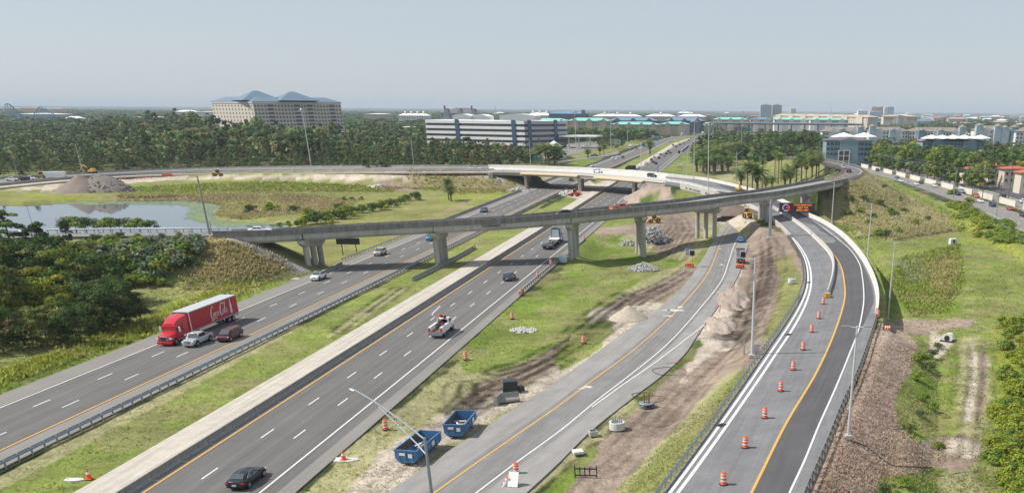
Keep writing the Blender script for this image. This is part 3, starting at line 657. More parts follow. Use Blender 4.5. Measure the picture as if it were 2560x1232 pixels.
# girders in spans
PIER = [((778, 675), (822, 660)), ((1102, 659), (1132, 644)), ((1415, 648), (1432, 635)), ((1616, 643), (1590, 628)), ((1788, 596), (1755, 593)), ((1925, 574), (1888, 558))]
def near_idx(P, x, y): return int(np.argmin((P[:, 0] - x) ** 2 + (P[:, 1] - y) ** 2))
cuts = [0]
piers = []
for a, b in PIER:
    z = -1.6 if a[0] == 1616 else 0
    A = W(*a, z); i = near_idx(FLYB, A.x, A.y); cuts.append(i); piers.append((A, W(*b, z), i))
A = W(2046, 545, 1.0); i = near_idx(FLYB, A.x, A.y); cuts.append(i); piers.append((A, W(2010, 520, 1.0), i))
cuts.append(nB - 1)
for a, b in zip(cuts[:-1], cuts[1:]):
    if b - a < 2: continue
    P = FLYB[a:b + 1].copy(); n_, t_ = normals(P); P[0, :2] += t_[0] * .11; P[-1, :2] -= t_[-1] * .11
    sweep(P, [(.16, -1.203), (9.1, -1.203), (9.0, -2.15), (8.4, -2.65), (.75, -2.65), (.25, -2.15)], SLB[a:b + 1]).build('girder', M_conc, fly, world=True)
# piers: rounded hammer cap and three round columns, skewed parallel to the highway
for k, (A, B, i) in enumerate(piers):
    P = FLYB[i]; n_, t_ = normals(FLYB); nv = Vector((n_[i, 0], n_[i, 1], 0)); tv = Vector((t_[i, 0], t_[i, 1], 0))
    dv = (B - A); dv.z = 0; dv = dv.normalized()
    if dv.dot(nv) < .15: dv = nv
    zb = P[2] - 2.66
    c0 = Vector((P[0], P[1], 0)) + nv * 1.3; span = 6.6 / max(dv.dot(nv), .45)
    if k == 6: c0 = Vector((P[0], P[1], 0)) + nv * .8
    capm = MB(); w2 = Vector((-dv.y, dv.x, 0)) * .75
    secs = []
    for f, dz in ((-1.5 / span, .75), (-.3 / span, 1.35), (.12, 1.5), (.88, 1.5), (1 + .3 / span, 1.35), (1 + 1.5 / span, .75)):
        c = c0 + dv * span * f; zt = zb + SLB[i] * (c - c0).dot(nv)
        secs.append([(c.x + w2.x * s_, c.y + w2.y * s_, zt - q) for s_, q in ((-1, 0), (1, 0), (1, dz * .7), (.8, dz), (-.8, dz), (-1, dz * .7))])
    capm.loft(secs).build('pier_cap', M_conc, fly, world=True, smooth=True)
    for f in (.06, .5, .94):
        c = c0 + dv * span * f; g = float(gz(c.x, c.y)) - .5; zt = zb + SLB[i] * (c - c0).dot(nv) - 1.3
        MB().tube((c.x, c.y, g), (c.x, c.y, zt), .62, .62, 18).build('column', M_conc, fly, world=True, smooth=True)
# expansion joints on parapet
# abutments: retaining blocks under both deck ends
n_, t_ = normals(FLYB)
for i, s_ in ((0, -1), (nB - 1, 1)):
    P = FLYB[i]; c = Vector((P[0], P[1], 0)) + Vector((n_[i, 0], n_[i, 1], 0)) * 4.65; rz = math.atan2(t_[i, 1], t_[i, 0])
    MB().box((c.x + t_[i, 0] * s_ * .9, c.y + t_[i, 1] * s_ * .9, P[2] - 2.9), (1.6, 9.6, 3.2), rz).build('abutment', M_conc, fly, world=True)
# text on girder
def text_mesh(s, size, ext=.0, space=1.0, shear=0.0):
    cu = bpy.data.curves.new('txt', 'FONT'); cu.body = s; cu.size = size; cu.extrude = ext; cu.align_x = 'CENTER'; cu.align_y = 'CENTER'; cu.space_line = space; cu.shear = shear
    cu.offset = size * .012
    o = bpy.data.objects.new('txt', cu); COL.objects.link(o); dg = bpy.context.evaluated_depsgraph_get()
    me = bpy.data.meshes.new_from_object(o.evaluated_get(dg)); bpy.data.objects.remove(o); bpy.data.curves.remove(cu); return me
def place_text(name, s, size, m, parent, loc, rot, ext=.01):
    """loc/rot in parent's frame"""
    o = link_mesh(name, text_mesh(s, size, ext), parent, m); o.location = loc; o.rotation_euler = rot; return o
i = split_at(FLYB, (1255, 558)); P = FLYB[i]; ang = math.atan2(t_[i, 1], t_[i, 0])
for s_, dx, m_ in (("CLEARANCE", -1.6, M_dark), ("21'-7\"", 2.9, M_whitep)):
    place_text('clearance_text', s_, .75, m_, fly, (P[0] + t_[i, 0] * dx + n_[i, 0] * .1 - fly.location.x, P[1] + t_[i, 1] * dx + n_[i, 1] * .1 - fly.location.y, P[2] - 1.66), (R(90), 0, ang))
# roads on the approach embankments
q = FLY[iF_end - 1:]
ribbon('approach_road', offs(q, 8.95, -.86), offs(q, .38, -.86), mat('brown_asphalt', (.14, .12, .12), rough=.9, noise=AS, coords='UV'), 0, .5, 2)
ql = ALEFT[::-1]
ribbon('approach_road', offs(ql, 9.0, -1.3), offs(ql, .3, -.95), M_oldasph, 0, .5, 2)
paint_obj('yellow_road_lines', [stripe(offs(q, 0, -.86), 6.9, .2, .03)], M_yellow)
paint_obj('white_road_lines', [stripe(offs(q, 0, -.86), 1.6, .2, .03), stripe(offs(q, 0, -.86), 4.2, .16, .03, (3, 12.2)), stripe(offs(ql, 0, -.95), .9, .18, .03), stripe(offs(FAR_A, 0), .6, .2, .03)], M_white)

# generic guardrail
def guardrail(P, label, side=1, posts=1.905, h=.72, rail=M_galv, double=False, cat='guardrail', group=None, blocks=True):
    P = np.array(P); o = empty('guardrail', (P[0][0], P[0][1], P[0][2]), 0, label, cat, group)
    prof = [(0, -.03), (.05, .03), (.02, .08), (.02, .13), (.05, .18), (.0, .25), (-.03, .25), (-.01, .11), (-.03, -.03)]
    sweep(P, [(a * side, b + h - .25) for a, b in prof]).build('rail', rail, o, world=True)
    if double: sweep(P, [(a * -side - .34 * side, b + h - .25) for a, b in prof]).build('rail', rail, o, world=True)
    L_ = plen(P); n = int(L_ / posts); Q = resample(P, n + 1); nn, tt_ = normals(Q)
    pm = MB().box((0, 0, h / 2 - .15), (.12, .16, h + .3)); 
    if blocks: pm.box((0, side * .1, h - .14), (.12, .14, .32))
    me = pm.mesh('post'); rest = MB()
    D_ = np.hypot(Q[:, 0], Q[:, 1]); order = set(np.argsort(D_)[:100].tolist())
    for k in range(n + 1):
        x, y = Q[k, 0] - nn[k, 0] * .17 * side, Q[k, 1] - nn[k, 1] * .17 * side; a = math.atan2(tt_[k, 1], tt_[k, 0])
        if k in order:
            c = link_mesh('post', me, o, M_concpole); c.location = (x - P[0][0], y - P[0][1], Q[k, 2] - P[0][2]); c.rotation_euler = (0, 0, a)
        else: rest.box((x, y, Q[k, 2] + h / 2 - .15), (.12, .16, h + .3), a)
    if rest.v: rest.build('post', M_concpole, o, world=True)['kind'] = 'stuff'
    return o
def cutline(P, p0, p1):
    a, b = split_at(P, p0), split_at(P, p1)
    if a > b: a, b = b, a
    return P[a:b + 1]
guardrail(resample(cutline(offs(LREF, -3.85, .05), (-330, 1300), (1262, 538)), 110), 'long double steel guardrail along the inner edge of the carriageway with the red truck', 1, rail=M_galvblue, double=True)
guardrail(resample(cutline(offs(LREF, 14.9, .05), (862, 660), (1040, 572)), 40), 'steel guardrail passing under the flyover behind its first pier', -1)
guardrail(resample(cutline(offs(RREF, -14.0, .05), (1300, 735), (1400, 655)), 20), 'short steel guardrail leading to the pier beside the right carriageway', 1)
guardrail(resample(offs(cutline(RL, (1520, 1400), (1975, 592)), .15), 120), 'blue-grey guardrail along the left edge of the new ramp', -1, rail=M_galvblue)
guardrail(resample(offs(cutline(RR, (1950, 1400), (2190, 792)), -.1), 70), 'steel guardrail on the outer edge of the new ramp above the mulched slope', 1, rail=M_galv)
ql2 = resample(ALEFT, 60)
guardrail(offs(ql2, -8.6, -1.0), 'long steel guardrail on the pond side of the approach road', 1, rail=M_galv)
guardrail(resample(offs(cutline(FLY, (2118, 446), (2060, 396)), .2, -.86), 50), 'dark guardrail around the outer curve of the embankment road on the right', 1, rail=M_concpole)
guardrail(resample(offs(cutline(FLY, (2118, 446), (2060, 396)), 9.1, -.86), 40), 'dark guardrail on the inner curve of the embankment road beside the palms', -1, rail=M_concpole)
# sloped pavement under left abutment is ground; low parapets elsewhere
def wallrun(name, P, prof, m, label, cat='concrete barrier', step=None):
    P = np.array(P); o = sweep(P, prof).mesh(name, off=(P[0][0], P[0][1], 0)); ob = link_mesh(name, o, None, m); ob.location = (P[0][0], P[0][1], 0)
    return tag(ob, label, cat)
JB = [(-.3, -.3), (-.3, .08), (-.12, .33), (-.08, .85), (.08, .85), (.12, .33), (.3, .08), (.3, -.3)]
qf = FAR_A
JT = [(o_, z_ * 1.0) for o_, z_ in JB]
def jersey(P, label, group, seg=3.66, m=M_barrier, hs=1.0, cat='concrete barrier', nmax=300, gap=.05):
    P = np.array(P); L_ = plen(P); n = int(L_ / seg); Q = resample(P, n + 1)
    me = MB().loft([[(x, o_, z_ * hs) for o_, z_ in JB] for x in (-seg / 2 + gap, seg / 2 - gap)])
    me = me.mesh('concrete_barrier'); c0 = None
    for k in range(n):
        a, b = Q[k], Q[k + 1]; c = (a + b) / 2
        if c0 is None: o = link_mesh('concrete_barrier', me, None, m); c0 = o
        else: o = c0.copy(); COL.objects.link(o)
        o.location = tuple(c); o.rotation_euler = (0, -math.atan2(b[2] - a[2], np.linalg.norm(b[:2] - a[:2])), math.atan2(b[1] - a[1], b[0] - a[0]))
        tag(o, label, cat, group)
jersey(cutline(offs(RREF, 1.15, .05), (130, 1380), (1600, 420)), 'grey concrete barrier segment between the right carriageway and the pale strip', 'barrier segments beside the pale strip', 5.2)
jersey(cutline(offs(LREF, 15.0, .05), (1040, 572), (1530, 418)), 'grey concrete barrier segment on the grass side of the left carriageway beyond the flyover', 'barrier segments on the outer side of the left carriageway', 12)
jersey(cutline(offs(LREF, -3.9, .05), (1262, 538), (1600, 392)), 'grey concrete barrier segment on the median side of the left carriageway beyond the flyover', 'barrier segments on the median side of the left carriageway', 12)
jersey(line([(1032, 702), (1100, 668), (1150, 642), (1188, 620)], 0, 3), 'weathered concrete barrier segment around the second flyover pier in the median', 'barrier segments around the median pier', 4)
jersey(line([(800, 690), (858, 663)], 0, 3), 'concrete barrier segment in front of the first flyover pier', 'barrier segments at the first pier', 4)
jersey(offs(FAR_A, .7), 'grey concrete barrier segment on the near side of the far loop road', 'near barrier segments of the far loop road', 12, hs=1.15)
jersey(offs(FAR_B, -.2), 'grey concrete barrier segment along the wood on the far loop road', 'far barrier segments of the far loop road', 12, hs=1.2)
jersey(RM, 'pale concrete barrier segment dividing the two sides of the new ramp', 'barrier segments in the middle of the new ramp', 4, m=M_concnew and mat('pale_barrier', (.52, .50, .47), rough=.85, noise=[(.6, .15, ONE)]), hs=1.15)
# crash cushion at the end of the ramp barrier
p = W(2067, 742, zr); o = empty('crash_cushion', tuple(p), 0, 'yellow and black crash cushion at the tip of the ramp barrier', 'crash cushion')
MB().box((0, 0, .45), (1.0, 1.6, .8)).build('body', M_galv, o, bevel=.08); MB().box((0, -1.0, .45), (1.05, .35, .85)).build('nose', M_yellowm, o, bevel=.1)
# white outer parapet and wall of the new ramp
wq = cutline(RR, (2190, 790), (1664, 441)); wq = wq if PX(*wq[0])[1] > PX(*wq[-1])[1] else wq[::-1]
wallrun('ramp_parapet', resample(wq, 110), [(-.28, -.4), (-.28, 1.05), (.02, 1.05), (.12, .4), (.22, 0), (.22, -.4)], M_concnew, 'tall white concrete parapet on the outer side of the curving new ramp', 'parapet')
ww = cutline(RR, (2190, 788), (2030, 545)); wallrun('retaining_wall', resample(ww, 50), [(-.27, -7), (-.27, -.42), (-.02, -.42), (-.02, -7)], M_conc, 'grey retaining wall panels below the white ramp parapet', 'wall')
lw = cutline(RL, (1975, 592), (1700, 464)); wallrun('ramp_parapet', resample(lw, 50), [(.0, -2.5), (.0, .85), (.3, .85), (.45, .1), (.45, -.4)] if PX(*lw[0])[1] < PX(*lw[-1])[1] else [(.0, -2.5), (.0, .85), (-.3, .85), (-.45, .1), (-.45, -.4)], mat('pale_parapet', (.50, .47, .43), rough=.85, noise=[(1, .1, ONE)]), 'pale concrete parapet on the construction side of the new ramp passing under the flyover', 'parapet')
# far bridge
f0 = FDA[0]; fb = empty('far_bridge', (f0[0], f0[1], 0), 0, 'white new bridge with tan formwork crossing the highway behind the flyover', 'bridge')
A_ = resample(FDA, 60); B_ = resample(cutline(FDB, (1222, 419), (1664, 441)), 60)
dk = MB(); secs = []
for a, b in zip(A_, B_): secs.append([(a[0], a[1], a[2]), (b[0], b[1], b[2]), (b[0], b[1], b[2] - .35), (a[0], a[1], a[2] - .35)])
MB().loft(secs).build('deck', M_concnew, fb, world=True)
sweep(A_, [(0.05, 0.0), (.35, 0.0), (.30, .8), (.1, .8)]).build('parapet', mat('raw_parapet', (.52, .50, .47), rough=.85, noise=[(1, .12, ONE)]), fb, world=True)
FBq = resample(FDB, 70)
sweep(FBq, [(-.4, -.3), (-.4, 1.35), (-.08, 1.35), (-.02, .0), (-.02, -.3)]).build('parapet', M_concnew, fb, world=True)
FW = mat('formwork_timber', (.55, .44, .28), rough=.8, noise=[(1.5, .15, ONE)])
ia, ib, ic = 9, 28, 52
sweep(offs(A_, 0)[ia:ib], [(-1.6, -.55), (0, -.1), (0, -.4), (-.3, -1.1), (-1.6, -.95)]).build('formwork', FW, fb, world=True)
sweep(offs(A_, 0)[33:ic], [(-1.6, -.55), (0, -.1), (0, -.4), (-.3, -1.1), (-1.6, -.95)]).build('formwork', FW, fb, world=True)
GIR = mat('brown_grey_girder', (.33, .30, .26), rough=.8, noise=[(1, .1, ONE)])  # even brown-grey base colour, the same on every girder
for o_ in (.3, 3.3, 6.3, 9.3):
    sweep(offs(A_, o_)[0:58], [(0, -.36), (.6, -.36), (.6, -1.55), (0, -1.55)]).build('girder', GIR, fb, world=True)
RP = MB(); RPo = 0
Q = resample(A_, 70)
for k in range(len(Q)): RP.box((Q[k, 0], Q[k, 1], Q[k, 2] + 1.05), (.07, .07, .55))
RP.path([(q_[0], q_[1], q_[2] + 1.3) for q_ in Q], .035, 4).build('railing', M_galv, fb, world=True)
for (px, py), tall in (((1301, 473.5), 0), ((1445, 478), 0), ((1585, 490), 0)):
    c = W(px, py); i = near_idx(A_, c.x, c.y); q_ = A_[i]; nn, tt_ = normals(A_); nv = Vector((nn[i, 0], nn[i, 1], 0))
    hd = W(1823, 400) - W(1823, 500); hd.z = 0; hd = hd.normalized(); rz = math.atan2(hd.y, hd.x)
    c = Vector((q_[0], q_[1], 0)) + hd * 2.5
    MB().box((c.x, c.y, 2.2), (3.4, 1.3, 6.4), rz).build('pier', M_conc, fb, world=True, bevel=.15)
    c2 = c + hd * 6.5; MB().box((c2.x, c2.y, 2.2), (3.4, 1.3, 6.4), rz).build('pier', M_conc, fb, world=True, bevel=.15)
    c3 = c + hd * 3.2; MB().box((c3.x, c3.y, 5.0), (12, 1.5, .75), rz).build('pier_cap', M_conc, fb, world=True)
c = A_[0]; MB().box((c[0] - 1, c[1] + 4, 4.6), (2, 12, 3.0), R(15)).build('abutment', M_conc, fb, world=True)
c = A_[-1]; MB().box((c[0] + .5, c[1] + 4, 3.9), (2, 12, 3.6), R(-20)).build('abutment', M_conc, fb, world=True)
# low pale wall along the gravel strip between street and red-roofed houses
def boxwall(pts, h, t, label, m, piers=0):
    P = line(pts, 0, 5); P = np.array([[p_[0], p_[1], float(gz(p_[0], p_[1]))] for p_ in P]); o = empty('boundary_wall', tuple(P[0]), 0, label, 'wall')
    return P, o
bw = line([(2127, 412), (2200, 429), (2330, 461), (2440, 490), (2560, 524), (2700, 566)], 0, 4)
Lw = plen(bw); nseg = int(Lw / 26); Q = resample(bw, nseg * 6 + 1)
WCR = mat('cream_wall', (.68, .64, .55), rough=.8, noise=[(.5, .06, ONE)])
for k in range(nseg):
    a, b = Q[k * 6], Q[k * 6 + 4]; o = empty('boundary_wall', (a[0], a[1], 0), 0, 'white rendered boundary wall panel between pillars along the street, hedge gap on each side', 'wall', 'white wall panels along the right-hand street')
    d = Vector((b[0] - a[0], b[1] - a[1], 0)); rz = math.atan2(d.y, d.x); m_ = Vector(((a[0] + b[0]) / 2, (a[1] + b[1]) / 2, 1.0))
    MB().box(m_, (d.length, .25, 2.2), rz).build('panel', WCR, o, world=True)
    for e in (a, b): MB().box((e[0], e[1], 1.2), (.6, .6, 2.6), rz).build('pillar', WCR, o, world=True)
    MB().box((m_.x, m_.y, 2.16), (d.length, .4, .12), rz).build('coping', M_concnew, o, world=True)
# chain link fence along the street
fl = line([(2215, 452), (2330, 488), (2425, 525), (2490, 568), (2560, 610), (2640, 660)], 0, 4)
fl = np.array([[p_[0], p_[1], float(gz(p_[0], p_[1]))] for p_ in fl]); o = empty('chain_link_fence', tuple(fl[0]), 0, 'thin grey chain link fence between the shrubs and the right-hand street', 'fence')
Q = resample(fl, int(plen(fl) / 3)); 
for k, q_ in enumerate(Q[:95]): MB().tube((q_[0], q_[1], q_[2]), (q_[0], q_[1], q_[2] + 1.9), .04, .04, 5).build('post', M_galv, o, world=True)
wm = MB()
for h_ in np.linspace(.15, 1.85, 9): wm.path([(q_[0], q_[1], q_[2] + h_) for q_ in Q], .018 if h_ < 1.8 else .035, 3)
wm.build('mesh_wires', M_galv, o, world=True)
# ---------------------------------------------------------------- buildings
def at_D(px, D, z=8.0):
    a = (px - CX) / F_PX; return Vector((a * (D * _cp + (CAMH - z) * _sp), D, 0))
def z_at(px, D, py):
    p = at_D(px, D); return top_h(p, py)
def col(name, c, **k): return mat(name, c, rough=k.get('rough', .8), noise=[(.15, .05, ONE)])
B_cream = col('cream_render', (.62, .55, .46)); B_white = col('white_render', (.72, .71, .69)); B_grey = col('grey_render', (.42, .43, .45)); B_tan = col('tan_render', (.50, .42, .32))
B_blue = col('blue_siding', (.20, .29, .35)); B_lblue = col('light_blue_render', (.42, .50, .55)); B_pink = col('pink_render', (.55, .38, .33)); B_darkw = col('dark_grey_wall', (.13, .14, .17))
Rf_teal = col('teal_metal_roof', (.22, .58, .50), rough=.5); Rf_blue = col('blue_metal_roof', (.14, .25, .38), rough=.5); Rf_hotel = col('slate_blue_roof', (.13, .20, .26), rough=.4); Rf_white = col('white_roof', (.85, .84, .82))
Rf_grey = col('grey_shingle_roof', (.23, .205, .18)); Rf_brown = col('brown_shingle_roof', (.17, .14, .11)); Rf_red = col('red_tile_roof', (.45, .12, .07)); Rf_tan = col('tan_roof', (.45, .38, .29)); Rf_dgrey = col('dark_shingle_roof', (.13, .125, .13))
W_dark = mat('window_glass', (.05, .065, .085), rough=.2, spec=.7); W_hotel = mat('hotel_window', (.08, .085, .10), rough=.3)
def wing(o, A, B, depth, h, wall, z0=-1):
    """box wall standing along A->B, going back by depth; returns local frame"""
    d = B - A; L_ = d.length; rz = math.atan2(d.y, d.x); c = (A + B) / 2 + Vector((-math.sin(rz), math.cos(rz), 0)) * depth / 2
    MB().box((c.x, c.y, (h + z0) / 2), (L_, depth, h - z0), rz).build('wall', wall, o, world=True); return c, L_, rz
def hip(o, c, L_, dp, rz, h0, h1, m, over=.8, ridge=.5, name='roof', flat=0.0):
    l, w = L_ / 2 + over, dp / 2 + over; k = min(ridge * l * 2, max(l - w * .9, l * .3)) if ridge else l * flat
    k = max(l - w, l * .15) if ridge == .5 else l * ridge
    vs = []
    for x, y, z in ((-l, -w, h0), (l, -w, h0), (l, w, h0), (-l, w, h0), (-l, -w, h0 + .35), (l, -w, h0 + .35), (l, w, h0 + .35), (-l, w, h0 + .35), (-k, -w * flat, h1), (k, -w * flat, h1), (k, w * flat, h1), (-k, w * flat, h1)):
        vs.append((c.x + x * math.cos(rz) - y * math.sin(rz), c.y + x * math.sin(rz) + y * math.cos(rz), z))
    fs = [(3, 2, 1, 0)] + [(a, (a + 1) % 4, 4 + (a + 1) % 4, 4 + a) for a in range(4)] + [(4, 5, 9, 8), (5, 6, 10, 9), (6, 7, 11, 10), (7, 4, 8, 11), (8, 9, 10, 11)]
    if flat == 0: fs = fs[:5] + [(4, 5, 9, 8), (6, 7, 8, 9), (5, 6, 9), (7, 4, 8)]; vs = vs[:10]
    MB().add(vs, fs).build(name, m, o, world=True)
def windows(o, A, B, rows, cols, z0, z1, ww=1.4, wh=1.5, m=None, skip=None, cap=100, name='window', inset=.0, side=0.0):
    """grid of panes on the face A->B, one mesh each up to cap, the rest one part"""
    m = m or W_dark; d = (B - A); L_ = d.length; u = d / L_; nrm = Vector((u.y, -u.x, 0)); rz = math.atan2(u.y, u.x); rest = MB(); used = sum(1 for c in o.children if c.name.startswith(name)); 
    me = MB().box((0, 0, 0), (ww, .12, wh)).mesh(name)
    for r in range(rows):
        z = z1 - (z1 - z0) * (r + .5) / rows
        for c in range(cols):
            if skip and skip(r, c): continue
            p = A + u * (L_ * (c + .5) / cols) + nrm * .05
            if used < cap:
                w = link_mesh(name, me, o, m); w.location = (p.x - o.location.x, p.y - o.location.y, z); w.rotation_euler = (0, 0, rz); used += 1
            else: rest.box((p.x, p.y, z), (ww, .12, wh), rz)
    if rest.v: rest.build('windows', m, o, world=True)['kind'] = 'stuff'
def bld(pxl, pxr, D, yr, yw, wall, roof, rows, cols, label, name='building', depth=16, D2=None, ridge=.5, ww=1.6, wh=1.5, group=None, cat='building', gables=0, cupola=0, tower=None):
    A = at_D(pxl, D); B = at_D(pxr, D2 or D); hw = z_at((pxl + pxr) / 2, (D + (D2 or D)) / 2, yw); hr = z_at((pxl + pxr) / 2, (D + (D2 or D)) / 2, yr)
    o = empty(name, ((A.x + B.x) / 2, (A.y + B.y) / 2, 0), 0, label, cat, group)
    c, L_, rz = wing(o, A, B, depth, hw, wall); hip(o, c, L_, depth, rz, hw, hr, roof, ridge=ridge, flat=.0 if hr - hw > .8 else .9)
    if rows: windows(o, A, B, rows, cols, max(hw - rows * 3.1, .6), hw - .4, ww, wh)
    u = (B - A).normalized(); nrm = Vector((u.y, -u.x, 0))
    for k in range(gables):
        p = A + u * L_ * (k + .5) / gables + nrm * .6; w_ = L_ / gables * .24; s_ = nrm * 1.2; t_ = (hr - hw) * .85
        m_ = MB().box((p.x, p.y, (hw) / 2), (w_ * 1.7, 2.0, hw), rz); m_.build('bay', wall, o, world=True)
        a, b = p - u * w_ + nrm * 1.2, p + u * w_ + nrm * 1.2; back = -nrm * depth * .45
        q = MB().add([tuple(a + Vector((0, 0, hw))), tuple(b + Vector((0, 0, hw))), tuple(p + nrm * 1.2 + Vector((0, 0, hw + t_))), tuple(a + back + Vector((0, 0, hw))), tuple(b + back + Vector((0, 0, hw))), tuple(p + back + Vector((0, 0, hw + t_)))], [(0, 3, 5, 2), (1, 2, 5, 4), (0, 1, 4, 3)]); q.build('gable_roof', roof, o, world=True)
        MB().add([tuple(a + Vector((0, 0, hw))), tuple(b + Vector((0, 0, hw))), tuple(p + nrm * 1.19 + Vector((0, 0, hw + t_ - .2)))], [(0, 1, 2)]).build('gable', wall, o, world=True)
    for k in range(cupola):
        p = c + u * L_ * ((k + .5) / cupola - .5) * .8
        MB().box((p.x, p.y, hr + .8), (3, 3, 2.2), rz).build('cupola', wall, o, world=True); MB().lathe([(2.6, 0), (.1, 2.2)], (p.x, p.y, hr + 1.9), 8).build('cupola_roof', roof, o, world=True)
    for px, yt, m_ in (tower or []):
        p = at_D(px, D - 1); h = top_h(p, yt); MB().box((p.x, p.y, h / 2), (6, 6, h), rz).build('tower', m_, o, world=True)
        MB().lathe([(4.4, 0), (4.4, .2), (.1, 2.2)], (p.x, p.y, h), 4).build('tower_roof', roof, o, world=True)
    return o
# big hotel with two pyramid roofs
Cn = at_D(640, 880); Lf = at_D(537, 925); Rt = at_D(856, 935)
hh = z_at(640, 880, 255); o = empty('hotel', (Cn.x, Cn.y, 0), 0, 'huge cream hotel block with blue roofs and two glass pyramids rising above the wood', 'hotel')
for (A, B, nc_) in ((Lf, Cn, 13), (Cn, Rt, 27)):
    c, L_, rz = wing(o, A, B, 20, hh, B_cream); hip(o, c, L_, 20, rz, hh + .02, hh + 4.2, Rf_hotel, over=.6)
    MB().box((c.x, c.y, hh - .4), (L_ + 1, 21, 1.0), rz).build('cornice', B_white, o, world=True)
    if nc_ == 27:
        bal = (4, 5, 12, 13, 16, 17, 23, 24)
        u = (B - A).normalized(); nrm = Vector((u.y, -u.x, 0))
        for k in (4.5, 12.5, 16.5, 23.5):
            for r in range(9):
                p = A + u * L_ * (k + .5) / nc_ + nrm * .06; MB().box((p.x, p.y, hh - 3.0 - r * 3.1), (5.4, .16, 1.9), rz).build('balcony', W_dark, o, world=True)
        windows(o, A, B, 9, nc_, hh - 29.6, hh - 1.7, 1.7, 1.5, W_hotel, skip=lambda r, c_: c_ in bal)
    else: windows(o, A, B, 9, nc_, hh - 29.6, hh - 1.7, 1.7, 1.5, W_hotel)
for px, D_, ya, w_ in ((652, 905, 227, 17), (741, 915, 229.5, 17)):
    p = at_D(px, D_); ap = top_h(p, ya); u = (Rt - Cn).normalized(); rz = math.atan2(u.y, u.x)
    hip(o, p, w_ * 2, w_ * 1.7, rz, hh + 1.2, ap, Rf_hotel, ridge=.12, name='pyramid_roof')
# office block with white bands
A = at_D(1062, 905); B = at_D(1306, 862); Cc = at_D(1410, 905); ht = z_at(1200, 880, 303)
o = empty('office_building', (B.x, B.y, 0), 0, 'long office block of white bands and dark glass left of the highway', 'office building')
for k, (P0, P1) in enumerate(((A, B), (B, Cc))):
    d = P1 - P0; L_ = d.length; rz = math.atan2(d.y, d.x); nb = Vector((-math.sin(rz), math.cos(rz), 0)); c = (P0 + P1) / 2 + nb * 16
    MB().box((c.x, c.y, ht / 2), (L_ - .6, 31, ht - .2), rz).build('glazing', mat('band_glass', (.075, .085, .10), rough=.25), o, world=True)
    for r in range(5):
        z = ht - .9 - r * 4.4
        if r == 4 and k == 0: z = ht - .9 - r * 4.4
        c2 = (P0 + P1) / 2 + nb * 16
        MB().box((c2.x, c2.y, z), (L_ + .8, 33.5, 2.3), rz).build('band', B_white if k == 0 else B_grey, o, world=True)
    MB().box((c.x, c.y, ht + .4), (L_ * .98, 32, .25), rz).build('roof', Rf_white, o, world=True)
    for f in ((.33, .9) if k == 0 else (.1, .72)):
        p = P0 + d * f - nb * .9; MB().box((p.x, p.y, ht / 2 + .5), (4.0, .8, ht + 1.5), rz).build('stair_slot', mat('blue_slot', (.05, .09, .16), rough=.3), o, world=True)
    for f in np.linspace(.06, .94, 9):
        p = P0 + d * f + nb * 1.2; MB().box((p.x, p.y, 1.6), (.9, .9, 3.4), rz).build('column', B_white, o, world=True)
# vaulted white sheds and tank-like halls behind the offices
def shed(pxl, pxr, D, yt, ys, label, dp=30, m=None):
    A = at_D(pxl, D); B = at_D(pxr, D); h = z_at(pxl, D, yt); hs = z_at(pxl, D, ys); o = empty('shed', ((A.x + B.x) / 2, A.y, 0), 0, label, 'shed'); L_ = (B - A).length
    prof = [(0, 0), (0, hs)] + [(dp * t, hs + (h - hs) * math.sin(math.pi * t) ** .7) for t in np.linspace(.1, .9, 7)] + [(dp, hs), (dp, 0)]
    secs = [[(A.x + L_ * f, A.y + a, b) for a, b in prof] for f in (0, 1)]
    MB().loft(secs).build('wall', m or Rf_white, o, world=True); MB().box((A.x + L_ * .5, A.y - .1, 2.5), (L_ * .2, .3, 5)).build('door', W_dark, o, world=True)
def vault(pxl, pxr, D, yt, ys, label, dp=30):
    A = at_D(pxl, D); B = at_D(pxr, D); h = z_at(pxl, D, yt); hs = z_at(pxl, D, ys); o = empty('shed', ((A.x + B.x) / 2, A.y, 0), 0, label, 'shed'); L_ = (B - A).length
    prof = [(0, 0), (0, hs)] + [(L_ * t, hs + (h - hs) * math.sin(math.pi * t) ** .8) for t in np.linspace(.1, .9, 9)] + [(L_, hs), (L_, 0)]
    MB().loft([[(A.x + a, A.y + y, b) for a, b in prof] for y in (0, dp)]).build('wall', Rf_white, o, world=True)
    MB().box((A.x + L_ * .5, A.y - .12, hs * .5), (L_ * .16, .25, hs * .6)).build('door', B_grey, o, world=True)
vault(1128, 1172, 1010, 285, 290, 'white vaulted hall left of its twin behind the office block'); vault(1170, 1216, 1020, 286, 291, 'white vaulted hall behind the middle of the office block'); vault(1245, 1332, 1030, 285, 289, 'wide white vaulted hall behind the right part of the office block', 40)
o = bld(1096, 1196, 1450, 270, 284, B_grey, Rf_dgrey, 2, 10, 'grey gabled industrial hall with two thin chimneys behind the white vaults', 'industrial_hall', 40, gables=3)
for px, yt in ((1109, 264), (1176, 265)): p = at_D(px, 1455); MB().tube((p.x, p.y, 0), (p.x, p.y, top_h(p, yt)), 1.6, 1.3, 10).build('chimney', B_darkw, o, world=True)
